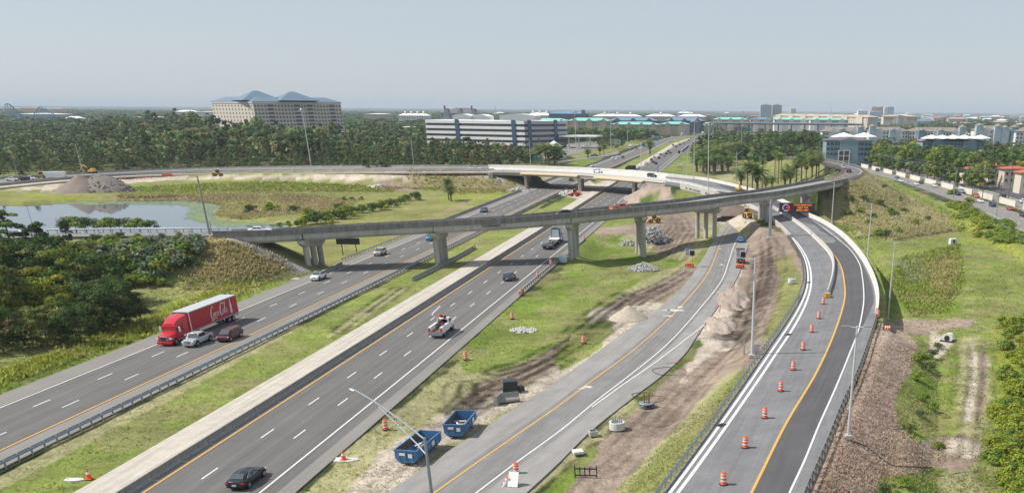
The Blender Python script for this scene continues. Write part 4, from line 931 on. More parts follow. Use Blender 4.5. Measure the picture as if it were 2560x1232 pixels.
# resort rows
bld(990, 1066, 1900, 284, 289.5, B_white, Rf_white, 2, 12, 'white-roofed resort wing with cupolas above the wood, far left of the office block', cupola=4)
bld(905, 957, 2100, 284, 286, B_tan, Rf_white, 1, 8, 'low flat white-roofed store beyond the wood right of the hotel', depth=50)
bld(1475, 1596, 2000, 285.5, 291.5, B_cream, Rf_white, 2, 22, 'longest white-roofed resort wing with cupolas on the horizon', cupola=3, depth=30)
bld(1606, 1682, 2020, 285.5, 291.5, B_cream, Rf_white, 2, 14, 'middle white-roofed resort wing with one cupola', cupola=1, depth=30)
bld(1687, 1758, 2050, 286, 292, B_cream, Rf_white, 2, 14, 'right white-roofed resort wing left of the tall gantry masts', cupola=1, depth=30)
bld(1686, 1720, 2700, 280, 283, B_white, Rf_white, 1, 6, 'small white cupola building on the skyline above the resort', cupola=1)
bld(1310, 1372, 2000, 282, 289, B_white, Rf_white, 2, 12, 'white-roofed wing peeping out behind the right vaulted hall', cupola=3, depth=24)
bld(1366, 1462, 1750, 279, 285, B_darkw, Rf_blue, 4, 18, 'dark blue-roofed hotel with a gabled tower on the skyline', depth=22, tower=[(1452, 276, B_darkw)])
bld(1412, 1520, 1480, 295, 303, B_tan, Rf_teal, 2, 16, 'teal-roofed resort building nearest to the office block', depth=26, gables=3)
bld(1330, 1412, 1500, 296, 302, B_tan, Rf_teal, 2, 12, 'teal roof glimpsed right behind the white vaults', depth=24)
bld(1516, 1636, 1560, 294, 302, B_darkw, Rf_blue, 3, 20, 'long blue-roofed resort wing with three gables', depth=24, gables=3)
bld(1655, 1753, 1520, 294, 302.5, B_darkw, Rf_blue, 3, 16, 'blue-roofed resort wing with gables near the tall mast', depth=24, gables=3)
bld(1520, 1642, 1330, 305, 312, B_tan, Rf_teal, 1, 18, 'front teal-roofed row behind the motorway trees', depth=26, gables=4)
bld(1644, 1716, 1360, 304.5, 311, B_tan, Rf_teal, 1, 12, 'small stepped teal-roofed row beside the gantry sign', depth=24, gables=2)
bld(1776, 1862, 1650, 293.5, 299.5, B_cream, Rf_teal, 3, 16, 'teal-roofed hotel wing directly right of the curving highway', depth=22, gables=3)
bld(1868, 1925, 1650, 294, 299.5, B_cream, Rf_blue, 3, 10, 'blue-roofed hotel wing between two teal-roofed ones', depth=22, gables=2)
bld(1928, 2014, 1400, 295, 300, B_white, Rf_teal, 2, 16, 'teal-roofed motel wing left of its twin in front of the long cream block', depth=22, gables=3)
bld(2018, 2112, 1380, 295.5, 300.5, B_white, Rf_teal, 2, 16, 'teal-roofed motel wing at the right, in front of the long cream block', depth=22, gables=3)
bld(1925, 2160, 1750, 286, 291.5, B_cream, Rf_tan, 4, 44, 'very long cream apartment block with gabled roofline', depth=20, gables=7, D2=1500)
bld(2200, 2284, 1850, 287.5, 292, B_cream, Rf_tan, 2, 16, 'cream block with pale blue porch right of the long block', depth=22, gables=1, tower=[(2238, 289, B_lblue)])
# towers on the skyline
def slab(pxl, pxr, D, yt, m, label, rows=12, cols=6, dp=25):
    A = at_D(pxl, D); B = at_D(pxr, D); h = z_at(pxl, D, yt); o = empty('tower_block', ((A.x + B.x) / 2, A.y, 0), 0, label, 'tower'); wing(o, A, B, dp, h, m)
    windows(o, A, B, rows, cols, 6, h - 1.5, (B - A).length / cols * .55, (h - 8) / rows * .45)
    MB().box(((A.x + B.x) / 2, A.y + dp / 2, h + 1.2), ((B - A).length * .5, dp * .5, 2.4)).build('roof_house', m, o, world=True)
slab(1893, 1921, 3200, 262.5, B_lblue, 'wider pale blue tower of the pair on the skyline'); slab(1923, 1946, 3220, 262.5, B_grey, 'narrow grey tower right beside the pale blue one')
slab(1969, 1982, 4200, 272, B_cream, 'small cream block on the skyline right of the twin towers', 5, 4)
slab(2170, 2187, 4500, 267.5, B_pink, 'pinkish-grey tower, leftmost of the skyline cluster', 10, 5); slab(2188, 2201, 4500, 267.5, B_tan, 'tan tower in the middle of the skyline cluster', 10, 4); slab(2202, 2210, 4450, 267.8, B_white, 'white tower in the skyline cluster', 10, 3); slab(2211, 2226, 4450, 267.5, B_lblue, 'blue tower, rightmost of the skyline cluster', 10, 4)
slab(2137, 2160, 3200, 277, B_white, 'white hotel block below the skyline cluster', 5, 6); slab(2166, 2200, 3300, 279.5, B_lblue, 'low light blue block below the skyline cluster', 4, 8)
# apartments on the right
bld(2048, 2152, 880, 318, 330, B_white, Rf_grey, 3, 14, 'white and blue apartment block behind the blue house by the road', gables=2, tower=[(2096, 324, B_lblue), (2142, 319, B_lblue)], group=None)
bld(2166, 2262, 930, 318, 328, B_white, Rf_grey, 4, 12, 'white apartment block with grey hip roof in the middle of the row', gables=2, tower=[(2172, 316, B_lblue), (2222, 325, B_lblue)])
bld(2264, 2402, 930, 319, 330, B_white, Rf_grey, 3, 18, 'long white apartment block with three gables left of the tall trees', gables=3, tower=[(2294, 326, B_blue), (2342, 326, B_lblue), (2395, 318, B_lblue)])
bld(2430, 2528, 860, 315, 326, B_white, Rf_grey, 4, 12, 'white apartment block with four blue corner towers near the right border', gables=2, tower=[(2436, 314, B_lblue), (2482, 316, B_lblue), (2500, 319, B_lblue), (2524, 318, B_blue)])
bld(2530, 2640, 850, 319, 330, B_white, Rf_grey, 4, 12, 'white apartment block running out of the right border')
for px0, px1, D_, yr, yw in ((2290, 2330, 1450, 296, 300), (2335, 2395, 1500, 297, 300)): pass
bld(2058, 2171, 625, 343, 352.5, B_blue, Rf_dgrey, 3, 12, 'three-storey blue apartment house with white balconies beside the street', 'apartment_house', 18, gables=1, ww=1.7, wh=1.5)
o = [q for q in SCN.objects if q.name.startswith('apartment_house')][0]
A = at_D(2058, 625); 
for i, px in enumerate((2096, 2110)):
    for r in range(3):
        p = at_D(px, 623.2); MB().box((p.x, p.y, 2.0 + r * 3.2), (2.8, .7, 2.2)).build('balcony', W_dark, o, world=True)
for px in (2090, 2103, 2117): p = at_D(px, 622.6); MB().box((p.x, p.y, 5), (.5, .5, 10)).build('column', B_white, o, world=True)
for r in range(4): p = at_D(2103.5, 622.7); MB().box((p.x, p.y, .3 + r * 3.2), (7.2, .5, .35)).build('balcony_edge', B_white, o, world=True)
for px in (2100, 2150): p = at_D(px, 650); MB().lathe([(9, 0), (9, .3), (.2, 2.8)], (p.x, p.y, z_at(px, 650, 343)), 4).build('white_roof', Rf_white, o, world=True)
bld(2298, 2452, 670, 345, 354, B_blue, Rf_grey, 3, 16, 'teal apartment house half hidden by trees, with bright white porch roofs', 'apartment_house', 20, gables=2)
o = [q for q in SCN.objects if q.name.startswith('apartment_house.001')][0]
for px in (2318, 2345, 2372, 2400, 2440): p = at_D(px, 672); MB().lathe([(7.5, 0), (7.5, .3), (.2, 2.4)], (p.x, p.y, z_at(px, 670, 347)), 4).build('white_roof', Rf_white, o, world=True)
# brown terraced houses
for k in range(18):
    px = 2108 + k * 20.5; D_ = 1120 + (k % 3) * 50; A = at_D(px, D_); B = at_D(px + 19, D_); o = empty('terraced_house', ((A.x + B.x) / 2, A.y, 0), 0, 'brown-roofed terraced house with pale party wall behind the apartment blocks', 'house', 'brown terraced houses behind the apartments')
    c, L_, rz = wing(o, A, B, 14, 7.0, B_tan); hip(o, c, L_, 14, rz, 7.02, 11, Rf_brown, ridge=.9)
    MB().box((A.x, A.y + 7, 9.3), (.4, 14, 1.6), 0, rx=.0).build('party_wall', B_white, o, world=True); MB().box((A.x + L_ * .4, A.y + 6, 11), (1.0, 1.0, 2.0)).build('chimney', B_white, o, world=True)
    windows(o, A, B, 2, 4, 1, 6.5, 1.2, 1.2)
# red tiled houses behind the white wall
for pxl, pxr, D_, yr, yw, lb in ((2380, 2436, 520, 409, 415, 'red-tiled cream house farthest left behind the white wall'), (2406, 2442, 485, 418, 424, 'low red-tiled cream house with arched porch'), (2470, 2520, 492, 410, 416, 'cream house with red tiles and columns right of the yellow-green trees'), (2506, 2570, 455, 416, 424, 'two-storey red-tiled house next to the right border'), (2548, 2660, 425, 424, 434, 'red-tiled house cut by the right border')):
    bld(pxl, pxr, D_, yr, yw, B_cream, Rf_red, 2, 5, lb, 'tiled_house', 9, ww=1.0, wh=1.2, cat='house')
# left distance: park structures
o = bld(38, 128, 1900, 283, 286, B_grey, Rf_white, 0, 0, 'large white flat canopy roof among the far woods at the left', 'canopy', 60, cat='canopy')
o = empty('roller_coaster', tuple(at_D(80, 1750)), 0, 'blue steel roller coaster track rising from the far trees at the left', 'roller coaster')
mcb = mat('coaster_blue', (.10, .28, .42), rough=.5)
trk = []
for t in np.linspace(0, 1, 60):
    px = 15 + 120 * t; z = 20 + 14 * math.sin(t * 9 + 1.0) * (1 - .4 * t); p = at_D(px, 1750 + 20 * math.sin(t * 5)); trk.append((p.x, p.y, max(z, 9)))
MB().path(trk, .9, 5).build('track', mcb, o, world=True)
for q in trk[::3]: MB().tube((q[0] - 1.5, q[1], 0), q, .4, .4, 5).tube((q[0] + 4.5, q[1], 0), q, .4, .4, 5).build('support', mcb, o, world=True)
for pxl, pxr, D_, yr, yw, w_, r_, lb in ((145, 198, 1800, 291, 300, B_grey, Rf_white, 'pale sloping grandstand roof right of the canopy'), (330, 396, 1500, 291, 294, B_cream, Rf_tan, 'long low pale roof in the wood left of the hotel'), (434, 482, 2300, 275.5, 280, B_cream, Rf_white, 'white and yellow low building left of the hotel'), (490, 532, 2200, 278, 281, B_white, Rf_tan, 'thin pale roof touching the hotel at the left'), (0, 42, 3200, 269.5, 271.5, B_tan, Rf_tan, 'row of tan roofs at the far left border'), (48, 92, 3200, 269.8, 271.8, B_tan, Rf_red, 'row of reddish tan roofs near the far left'), (96, 150, 3200, 270.5, 272.3, B_tan, Rf_tan, 'third row of tan roofs at the far left'), (735, 828, 790, 330, 331.5, B_grey, Rf_white, 'pale flat-roofed building half sunk in the wood below the hotel'), (995, 1021, 1080, 317, 318.5, B_grey, Rf_white, 'small white box building in the wood left of the office block'),
    (1420, 1500, 1250, 323, 329, B_tan, Rf_tan, 'low tan-roofed shop behind the filling station')):
    bld(pxl, pxr, D_, yr, yw, w_, r_, 1, 8, lb, 'building', 24)
# filling station canopy with forecourt
o = empty('filling_station', tuple(at_D(1450, 900)), 0, 'white filling station canopy on pillars beside the motorway trees', 'canopy'); A = at_D(1405, 905); B = at_D(1486, 890); zc = z_at(1450, 900, 340.5)
MB().box(((A.x + B.x) / 2, 900, zc), ((B - A).length, 26, 1.3), R(-8)).build('roof', B_white, o, world=True)
for px in (1415, 1440, 1468): 
    for D_ in (892, 908): p = at_D(px, D_); MB().box((p.x, p.y, zc / 2), (.9, .9, zc)).build('pillar', B_white, o, world=True)
ribbon('parking_road', line([(1360, 398), (1400, 392), (1500, 372)], 0, 8), line([(1350, 372), (1400, 362), (1490, 352)], 0, 8), M_shoulder, .04, .2)
ribbon('parking_road', line([(2300, 416), (2380, 434), (2560, 476)], 0, 8), line([(2310, 430), (2380, 448), (2560, 500)], 0, 8), mat('dark_lot', (.07, .07, .075), rough=.9, noise=[(.3, .1, ONE)]), .04, .2)
o = empty('gazebo', tuple(at_D(1378, 780)), 0, 'small white pointed roof among the palms behind the white bridge', 'gazebo'); p = at_D(1378, 780); MB().lathe([(6.2, 0), (.1, 4.0)], (p.x, p.y, z_at(1378, 780, 365)), 6).build('roof', Rf_white, o, world=True); MB().box((p.x, p.y, 1.5), (5, 5, 5)).build('walls', B_white, o, world=True)
p = G(1338, 403); o = empty('waste_container', tuple(p), 0, 'teal container beside the palms behind the white bridge', 'container'); MB().box((0, 0, 1.2), (6, 3, 2.4), top=1.05).build('body', mat('teal_paint', (.03, .30, .32), rough=.5), o, bevel=.1); MB().box((0, 0, 2.6), (6.6, 3.3, .3)).build('lid', mat('teal_paint2', (.05, .42, .42), rough=.5), o)
# distant town on the right skyline
g = np.random.default_rng(5); TM = [B_white, B_cream, B_pink, B_lblue, B_grey, B_tan]; TR = [Rf_white, Rf_tan, Rf_red, Rf_blue, Rf_grey, Rf_teal]
for k in range(120):
    D_ = 2100 * (2.9 ** g.random()); px = 1960 + 640 * g.random() if k > 12 else 1200 + 700 * g.random(); w_ = 14 + 40 * g.random(); h = 6 + 9 * g.random() ** 2 + (D_ > 3500) * 6 * g.random()
    if 2160 < px < 2235 and D_ < 4500 and h > 12: h = 8
    p = at_D(px, D_); i, j = g.integers(6), g.integers(6); o = empty('distant_building', tuple(p), 0, 'tiny pale building in the hazy town on the right horizon', 'building', 'distant buildings of the town on the right')
    if k <= 12: o['label'] = 'tiny pale building in the hazy woods of the middle horizon'; o['group'] = 'distant buildings in the middle woods'
    MB().box((p.x, p.y, h / 2), (w_, 18, h)).build('wall', TM[i], o, world=True)
    hip(o, p, w_, 18, 0, h + .02, h + 3.2, TR[j])
# elevated road crossing in the middle distance
A = at_D(1765, 1240); B = at_D(2150, 1200); o = empty('distant_overpass', (A.x, A.y, 0), 0, 'long dark blue-grey overpass crossing the far highway below the teal roofs', 'bridge'); zt = z_at(1950, 1220, 309)
d = B - A; rz = math.atan2(d.y, d.x); c = (A + B) / 2; MB().box((c.x, c.y, zt - .7), (d.length, 14, 1.8), rz).build('deck', mat('blue_grey_girder', (.09, .12, .17), rough=.6), o, world=True); MB().box((c.x, c.y - 7.1, zt + .5), (d.length, .3, 1.0), rz).build('parapet', B_grey, o, world=True)
for f in np.linspace(.03, .97, 12):
    p = A + d * f; MB().tube((p.x, p.y, 0), (p.x, p.y, zt - 1.6), .9, .9, 10).build('column', B_grey, o, world=True)
# masts and radio towers
for px, D_, yt, lb in ((1411, 3000, 263.5, 'thin radio mast above the dark blue-roofed hotel'), (1622, 3800, 267.5, 'thin radio mast over the middle resort wing'), (2070, 3000, 265, 'white needle spire on the right skyline'), (1233, 2600, 264, 'thin mast right of the industrial hall'), (250, 5200, 257, 'tiny lattice pylon on the left horizon'), (110, 5200, 256.5, 'tiny pylon near the left end of the horizon'), (510, 5200, 259, 'tiny pylon just left of the hotel on the horizon')):
    p = at_D(px, D_); h = top_h(p, yt); m_ = MB(); m_.tube((p.x, p.y, 0), (p.x, p.y, h), 1.1, .3, 5).box((p.x, p.y, h * .8), (4, .5, .5))
    ob = m_.build('radio_mast', B_grey); tag(ob, lb, 'mast')
# ---------------------------------------------------------------- vegetation
rng = np.random.default_rng(7)
def leaf_cloud(blobs, n, size, col, var=.25, seed=0, flat=.75, hue=.12):
    """blobs (x,y,z,r); n leaves per blob of given size -> V (4k,3), F, C"""
    g = np.random.default_rng(seed); P = []; N = []; C = []; S = []
    for (x, y, z, r) in blobs:
        d = g.normal(size=(n, 3)); d /= np.linalg.norm(d, axis=1)[:, None]; d[:, 2] = np.where(d[:, 2] < -.35, -d[:, 2], d[:, 2])
        rad = r * (g.random(n) ** .45)[:, None] * (1 + .25 * (g.random(n)[:, None] - .5))
        P.append(np.array((x, y, z)) + d * rad * np.array((1, 1, flat)))
        N.append(d + g.normal(size=(n, 3)) * .32)
        t = 1 + (g.random() - .5) * var * 2
        c = np.array(col) * t * (1 + (g.random((n, 1)) - .5) * var * 1.6); c[:, 0] *= 1 + (g.random() - .5) * hue * 4
        C.append(c); S.append(size * (.6 + .8 * g.random(n)))
    P = np.concatenate(P); N = np.concatenate(N); C = np.concatenate(C); S = np.concatenate(S)[:, None]
    N /= np.linalg.norm(N, axis=1)[:, None]
    U = np.cross(N, g.normal(size=N.shape)); U /= np.linalg.norm(U, axis=1)[:, None]; Vv = np.cross(N, U)
    k = len(P); q = np.stack([P - U * S * .5, P - Vv * S * .32, P + U * S * .5, P + Vv * S * .32], 1).reshape(-1, 3)
    return q, np.arange(4 * k).reshape(-1, 4), np.repeat(C, 4, 0)
def blobs_oak(g, h, r, n):
    out = [(0, 0, h * .62, r * .55)]
    for k in range(n):
        a = g.random() * 6.28; rr = r * (.35 + .5 * g.random()); z = h * (.36 + .52 * g.random())
        s_ = 1 - .55 * max(0, (z / h - .6)) * 2
        out.append((math.cos(a) * rr * s_, math.sin(a) * rr * s_, z, r * (.22 + .24 * g.random())))
    return out
def blobs_pine(g, h, r, n):
    out = []
    for k in range(n):
        f = k / max(n - 1, 1); z = h * (.45 + .52 * f); rr = r * (1 - .55 * f) * (.3 + .7 * g.random()); a = k * 2.4 + g.random()
        out.append((math.cos(a) * rr * .8, math.sin(a) * rr * .8, z + g.normal() * h * .02, r * (.20 + .20 * g.random())))
    return out
def blobs_shrub(g, h, r, n):
    return [(math.cos(a) * r * q, math.sin(a) * r * q, h * (.12 + .42 * g.random()) * (1.15 - .5 * q), r * (.3 + .2 * g.random())) for a, q in [(g.random() * 6.28, g.random() ** .6 * .75) for _ in range(n)]] + [(0, 0, h * .45, r * .55)]
def blobs_bush(g, h, r, n):
    out = [(0, 0, h * .5, r * .6)]
    for k in range(n):
        a = g.random() * 6.28; z = h * (.10 + .80 * g.random()); f = math.sin(math.pi * min(max(z / h * .85 + .12, 0), 1)) ** .6; rr = r * f * (.45 + .45 * g.random())
        out.append((math.cos(a) * rr, math.sin(a) * rr, z, r * (.20 + .20 * g.random())))
    return out
def trunk_mesh(h, r, blobs, limbs=5, seed=0, lean=0.0):
    g = random.Random(seed); m = MB(); m.tube((0, 0, -.4), (lean * h * .4, 0, h * .5), r, r * .6, 7); m.tube((lean * h * .4, 0, h * .5), (lean * h, 0, h * .86), r * .6, r * .15, 6)
    for b in g.sample(blobs, min(limbs, len(blobs))):
        z0 = max(min(b[2] - .2 * h, h * .7), h * .22); m.tube((lean * z0 * .8, 0, z0), (b[0], b[1], b[2]), r * .38, r * .1, 5)
    return m.mesh('trunk', smooth=True)
PROTO = {}
def tree_proto(key, kind, h, r, nb, nl, ls, col, seed, var=.25, flat=.75, limbs=5):
    g = np.random.default_rng(seed)
    b = {'oak': blobs_oak, 'pine': blobs_pine, 'shrub': blobs_shrub, 'bush': blobs_bush}[kind](g, h, r, nb)
    V, F_, C = leaf_cloud(b, nl, ls, col, var, seed, flat)
    cm = np_mesh('crown', V, F_, C); cm.materials.append(M_leaf)
    tm = trunk_mesh(h, max(.12, h * .018), [tuple(q) for q in b], limbs, seed) if kind != 'shrub' else trunk_mesh(h * .7, .08, [tuple(q) for q in b], 4, seed)
    PROTO[key] = (cm, tm, h, 'foliage' if kind == 'shrub' else 'crown', 'stem' if kind == 'shrub' else 'trunk')
def put(name, key, p, h, label, cat, group=None, wide=1.0, rz=None):
    cm, tm, h0, cn, tn = PROTO[key]; s_ = h / h0
    o = empty(name, tuple(p), rng.random() * 6.28 if rz is None else rz, label, cat, group); o.scale = (s_ * wide, s_ * wide, s_)
    c = bpy.data.objects.new(cn, cm); COL.objects.link(c); c.parent = o
    if tm: t = bpy.data.objects.new(tn, tm); COL.objects.link(t); t.parent = o; 
    if tm and len(tm.materials) == 0: tm.materials.append(M_bark)
    return o
PINEC = (.12, .16, .07); OAKC = (.14, .185, .065); OLIV = (.18, .20, .085); BRT = (.2, .26, .05); YG = (.18, .20, .025); SILV = (.20, .25, .16); GREY = (.24, .21, .16); DK = (.04, .06, .018)
for k in range(3):
    tree_proto(f'fp{k}', 'pine', 18, 3.6, 11, 42, 1.15, PINEC, 10 + k, .3)
    tree_proto(f'fo{k}', 'bush', 13, 4.6, 16, 42, 1.15, (OAKC, OLIV, (.10, .145, .045))[k], 20 + k, .3)
tree_proto('fg', 'oak', 10, 3.5, 9, 22, .8, GREY, 31, .3); tree_proto('fr', 'oak', 9, 3.8, 10, 34, .8, (.13, .065, .05), 32, .3)
for k in range(3): tree_proto(f'ro{k}', 'bush', 11, 4.3, 26, 70, .72, ((.15, .22, .055), (.10, .15, .045), (.24, .29, .05))[k], 40 + k, .28)
NEARC = [(.14, .20, .04), (.24, .26, .035), (.075, .11, .03), (.17, .19, .05)]
for k in range(4): tree_proto(f'no{k}', 'bush', 10, 4.8, 42, 170, .42, NEARC[k], 50 + k, .35)
tree_proto('np0', 'pine', 13, 3.0, 16, 150, .42, (.15, .20, .06), 60, .3, .6); tree_proto('np1', 'bush', 13, 2.6, 34, 170, .42, (.06, .085, .03), 61, .3, .8)
tree_proto('sh0', 'shrub', 3, 2.4, 10, 90, .36, SILV, 70, .35); tree_proto('sh1', 'shrub', 3, 2.4, 10, 90, .36, (.19, .25, .045), 71, .35)
tree_proto('sh2', 'shrub', 3, 2.4, 10, 90, .36, (.28, .31, .04), 72, .35); tree_proto('sh3', 'shrub', 3, 2.4, 9, 80, .34, (.10, .145, .05), 73, .35); tree_proto('sh4', 'shrub', 3, 2.4, 8, 60, .34, (.19, .15, .10), 74, .3)
# palms
def palm(key, h, r, nf, dead, seed, col):
    g = np.random.default_rng(seed); V = []; F_ = []; C = []
    def frond(a, el, L_, colr, droop):
        pts = []; p = np.array((0, 0, h)); e = el
        for k in range(8):
            pts.append(p.copy()); st = L_ / 8; p = p + st * np.array((math.cos(a) * math.cos(e), math.sin(a) * math.cos(e), math.sin(e))); e -= droop / 8
        side = np.array((-math.sin(a), math.cos(a), 0)); 
        for k in range(1, 8):
            for f in (0, .5):
                q = pts[k - 1] * (1 - f) + pts[k] * f; wd = L_ * .26 * math.sin(math.pi * (k + f) / 8.6) + .05; fw_ = (pts[k] - pts[k - 1])
                for s_ in (-1, 1):
                    b = len(V); tip = q + side * s_ * wd + fw_ * .7 + np.array((0, 0, -wd * .35))
                    V.extend([q, q + fw_ * .42, tip, tip]); F_.append((b, b + 1, b + 2, b + 3)); C.extend([np.array(colr) * (1 + .4 * (g.random() - .5))] * 4)
    for k in range(nf): frond(k * 2.399 + g.random() * .3, 1.25 - 1.5 * (k / nf), r * (.9 + .2 * g.random()), col, 1.1)
    cm = np_mesh('fronds', V, F_, C); cm.materials.append(M_leaf)
    V = []; F_ = []; C = []
    for k in range(dead): frond(k * 2.399, -.5 - .6 * g.random(), r * .7, (.20, .15, .085), .8)
    dm = None
    if dead: dm = np_mesh('dead_fronds', V, F_, C); dm.materials.append(M_leaf)
    t = MB()
    for k in range(6): t.tube((0, 0, h * k / 6 - (.5 if k == 0 else 0)), (0, 0, h * (k + 1) / 6), .30 - .02 * k, .26 - .02 * k, 8)
    tm = t.mesh('trunk', smooth=True); tm.materials.append(M_palmbark); PROTO[key] = (cm, tm, h + r * .5, 'fronds', 'trunk', dm)
palm('pa0', 7, 3.2, 34, 14, 1, (.15, .20, .06)); palm('pa1', 6, 3.4, 38, 20, 2, (.19, .22, .085)); palm('pa2', 3.2, 2.8, 30, 10, 3, (.14, .20, .06)); palm('pa3', 10, 2.4, 26, 8, 4, (.16, .21, .07))
def put_palm(key, p, h, label, group=None, wide=1.0):
    cm, tm, h0, a, b, dm = PROTO[key]; s_ = h / h0; o = empty('palm_tree', tuple(p), rng.random() * 6.28, label, 'palm tree', group); o.scale = (s_ * wide, s_ * wide, s_)
    for nm, me in ((a, cm), (b, tm), ('dead_fronds', dm)):
        if me: c = bpy.data.objects.new(nm, me); COL.objects.link(c); c.parent = o
    return o
# ---- the wood behind the far loop road
def polyw(px): return [tuple(W(a, b)[:2]) for a, b in px]
LP2 = LREF[:, :3]
def clear(x, y):
    ok = (seg_dist(x, y, LREF[::4]) > 24) & (seg_dist(x, y, RREF[::4]) > 26) & (seg_dist(x, y, SREF[::3]) > 24) & (seg_dist(x, y, FAR_B[::4]) > 8.5) & (seg_dist(x, y, FLY[::4]) > 14)
    return ok
BL = []      # keep clear boxes of buildings (px rectangles at ground)
FRONT = catmull([tuple(q) for q in offs(FAR_B, 9)[::8]], 7.5); FRONT = np.concatenate([FRONT, line([(1235, 418, 0), (1290, 412), (1340, 408)], 0, 7.5)])
cnt = 0; pos = []
fn = normals(FRONT)[0]
for row in range(7):
    for i in range(0, len(FRONT)):
        if cnt >= 292: break
        o_ = row * 8.0 + rng.normal() * 1.8 + 1; x = FRONT[i, 0] + fn[i, 0] * o_ + rng.normal() * 2.2; y = FRONT[i, 1] + fn[i, 1] * o_
        pX, pY = PX(x, y, 6.0)
        if pX < -30 or pX > 1380 or y > 900 or y < 380: continue
        u = rng.random(); kd = f'fp{rng.integers(3)}' if u < .38 else (f'fo{rng.integers(3)}' if u < .90 else 'fg')
        h = (9 + 5.5 * rng.random()) if kd[1] == 'p' else (5.5 + 5 * rng.random())
        h *= .8 + .07 * row; pos.append((x, y)); cnt += 1
        lb = {'p': 'dark green pine in the wood behind the far loop road', 'o': 'round-crowned broadleaf tree in the wood behind the far loop road', 'g': 'grey half-bare tree in the wood behind the far loop road'}[kd[1]]
        put('pine_tree' if kd[1] == 'p' else 'broadleaf_tree', kd, (x, y, float(gz(x, y))), h, lb, 'tree', {'p': 'pines of the wood', 'o': 'broadleaf trees of the wood', 'g': 'bare trees of the wood'}[kd[1]])
put('broadleaf_tree', 'fr', W(1150, 424), 11, 'reddish-brown tree at the edge of the wood left of the white bridge', 'tree')
# mass of the wood
def mass(name, pts_h, protos, label, cat='wood'):
    Vs = []; Fs = []; Cs = []; b = 0
    pr = []
    for (kd, h, r, nb, nl, ls, col, sd) in protos:
        g = np.random.default_rng(sd); bb = {'pine': blobs_pine, 'oak': blobs_oak, 'bush': blobs_bush}[kd](g, h, r, nb)
        pr.append(leaf_cloud(bb, nl, ls, col, .3, sd) + (h,))
    pts_h = np.array(pts_h); wh = rng.integers(0, len(pr), len(pts_h))
    for j, (V, F_, C, h0) in enumerate(pr):
        m = pts_h[wh == j]
        if not len(m): continue
        k = len(m); a = rng.random(k) * 6.28; s_ = (m[:, 3] / h0)[:, None]
        x = V[None, :, 0] * np.cos(a)[:, None] - V[None, :, 1] * np.sin(a)[:, None]; y = V[None, :, 0] * np.sin(a)[:, None] + V[None, :, 1] * np.cos(a)[:, None]
        ws = s_ * m[:, 4][:, None]
        q = np.stack([x * ws + m[:, 0][:, None], y * ws + m[:, 1][:, None], V[None, :, 2] * s_ + m[:, 2][:, None]], -1).reshape(-1, 3)
        f = (F_[None] + (np.arange(k) * len(V))[:, None, None]).reshape(-1, 4) + b
        Vs.append(q); Fs.append(f); Cs.append((C[None] * 1.12 * (1 + 1.1 * (rng.random((k, 1, 1)) - .5)) * (1 + .25 * (rng.random((k, 1, 3)) - .5))).reshape(-1, 3)); b += len(q)
    me = np_mesh(name, np.concatenate(Vs), np.concatenate(Fs), np.concatenate(Cs)); me.materials.append(M_leaf)
    return tag(link_mesh(name, me), label, cat, kind='stuff')
def scatter(n, pxr, Dr, hfun, cond=None, bias=1.0):
    """random ground points: pixel-x range, distance range"""
    u = rng.random(n); D_ = Dr[0] * (Dr[1] / Dr[0]) ** (u ** bias); px = pxr[0] + rng.random(n) * (pxr[1] - pxr[0])
    a = (px - CX) / F_PX; fwd = D_ * _cp + CAMH * _sp; x = a * fwd; y = D_
    ok = clear(x, y)
    for bx0, bx1, d0, d1 in KEEP:
        pX, _ = PX(x, y, 8.0); ok &= ~((pX > bx0) & (pX < bx1) & (y > d0) & (y < d1))
    if cond is not None: ok &= cond(x, y)
    x, y, D_ = x[ok], y[ok], D_[ok]
    h, wd = hfun(x, y, D_); return np.stack([x, y, np.zeros(len(x)), h, wd], 1)
# places kept free of trees: (px x0, x1, distance from, to) around the buildings
KEEP = [(525, 870, 850, 1150), (1055, 1420, 690, 1010), (1395, 1530, 560, 1000), (1300, 1400, 500, 640), (1300, 1420, 380, 560),
        (2040, 2185, 560, 680), (2285, 2460, 590, 760), (2380, 2600, 330, 480), (1890, 2160, 1500, 1900), (2150, 2560, 800, 1010),
        (1750, 2140, 1200, 1420), (1380, 1780, 1250, 1900), (730, 840, 760, 860), (990, 1025, 1000, 1120), (1400, 1490, 860, 940)]
tall = lambda x, y, d: (np.where(d < 1200, 13 + 7 * rng.random(len(x)), 9 + 5 * rng.random(len(x))), np.where(d < 1200, 1.1, 1.5))
behind = lambda x, y: (y > np.interp(x, FRONT[np.argsort(FRONT[:, 0]), 0], FRONT[np.argsort(FRONT[:, 0]), 1]) + 50) & (x < -20)
P1 = scatter(3600, (-120, 1400), (500, 1150), lambda x, y, d: (np.minimum(8.5 + 7.5 * rng.random(len(x)) + (d - 500) / 80, 25) * np.where(np.hypot(x + 250, y - 880) > 0, 1, 1), np.full(len(x), 1.0)), behind, .8)
pX, pY = PX(P1[:, 0], P1[:, 1], 0.0); low = (pX > 860) & (pX < 1400) & (P1[:, 1] > 560); P1[low, 3] *= .68; P1[:, 3] *= np.interp(pX, [0, 200, 300, 500, 900], [.62, .66, .92, 1.12, 1.08]) * np.where(rng.random(len(P1)) < .12, 1.22, 1)
mass('wood', P1, [('pine', 18, 3.8, 9, 17, 1.7, PINEC, 1), ('pine', 18, 3.4, 8, 17, 1.7, (.095, .13, .055), 2), ('bush', 12, 4.6, 9, 18, 1.7, OAKC, 3), ('bush', 12, 4.6, 9, 18, 1.7, OLIV, 4)], 'dense mixed wood filling the left distance behind the loop road')
P2 = scatter(5200, (-120, 1900), (1150, 5200), lambda x, y, d: (9 + 4 * rng.random(len(x)), 1.3 + d / 1600), lambda x, y: x < -.02 * y, .9)
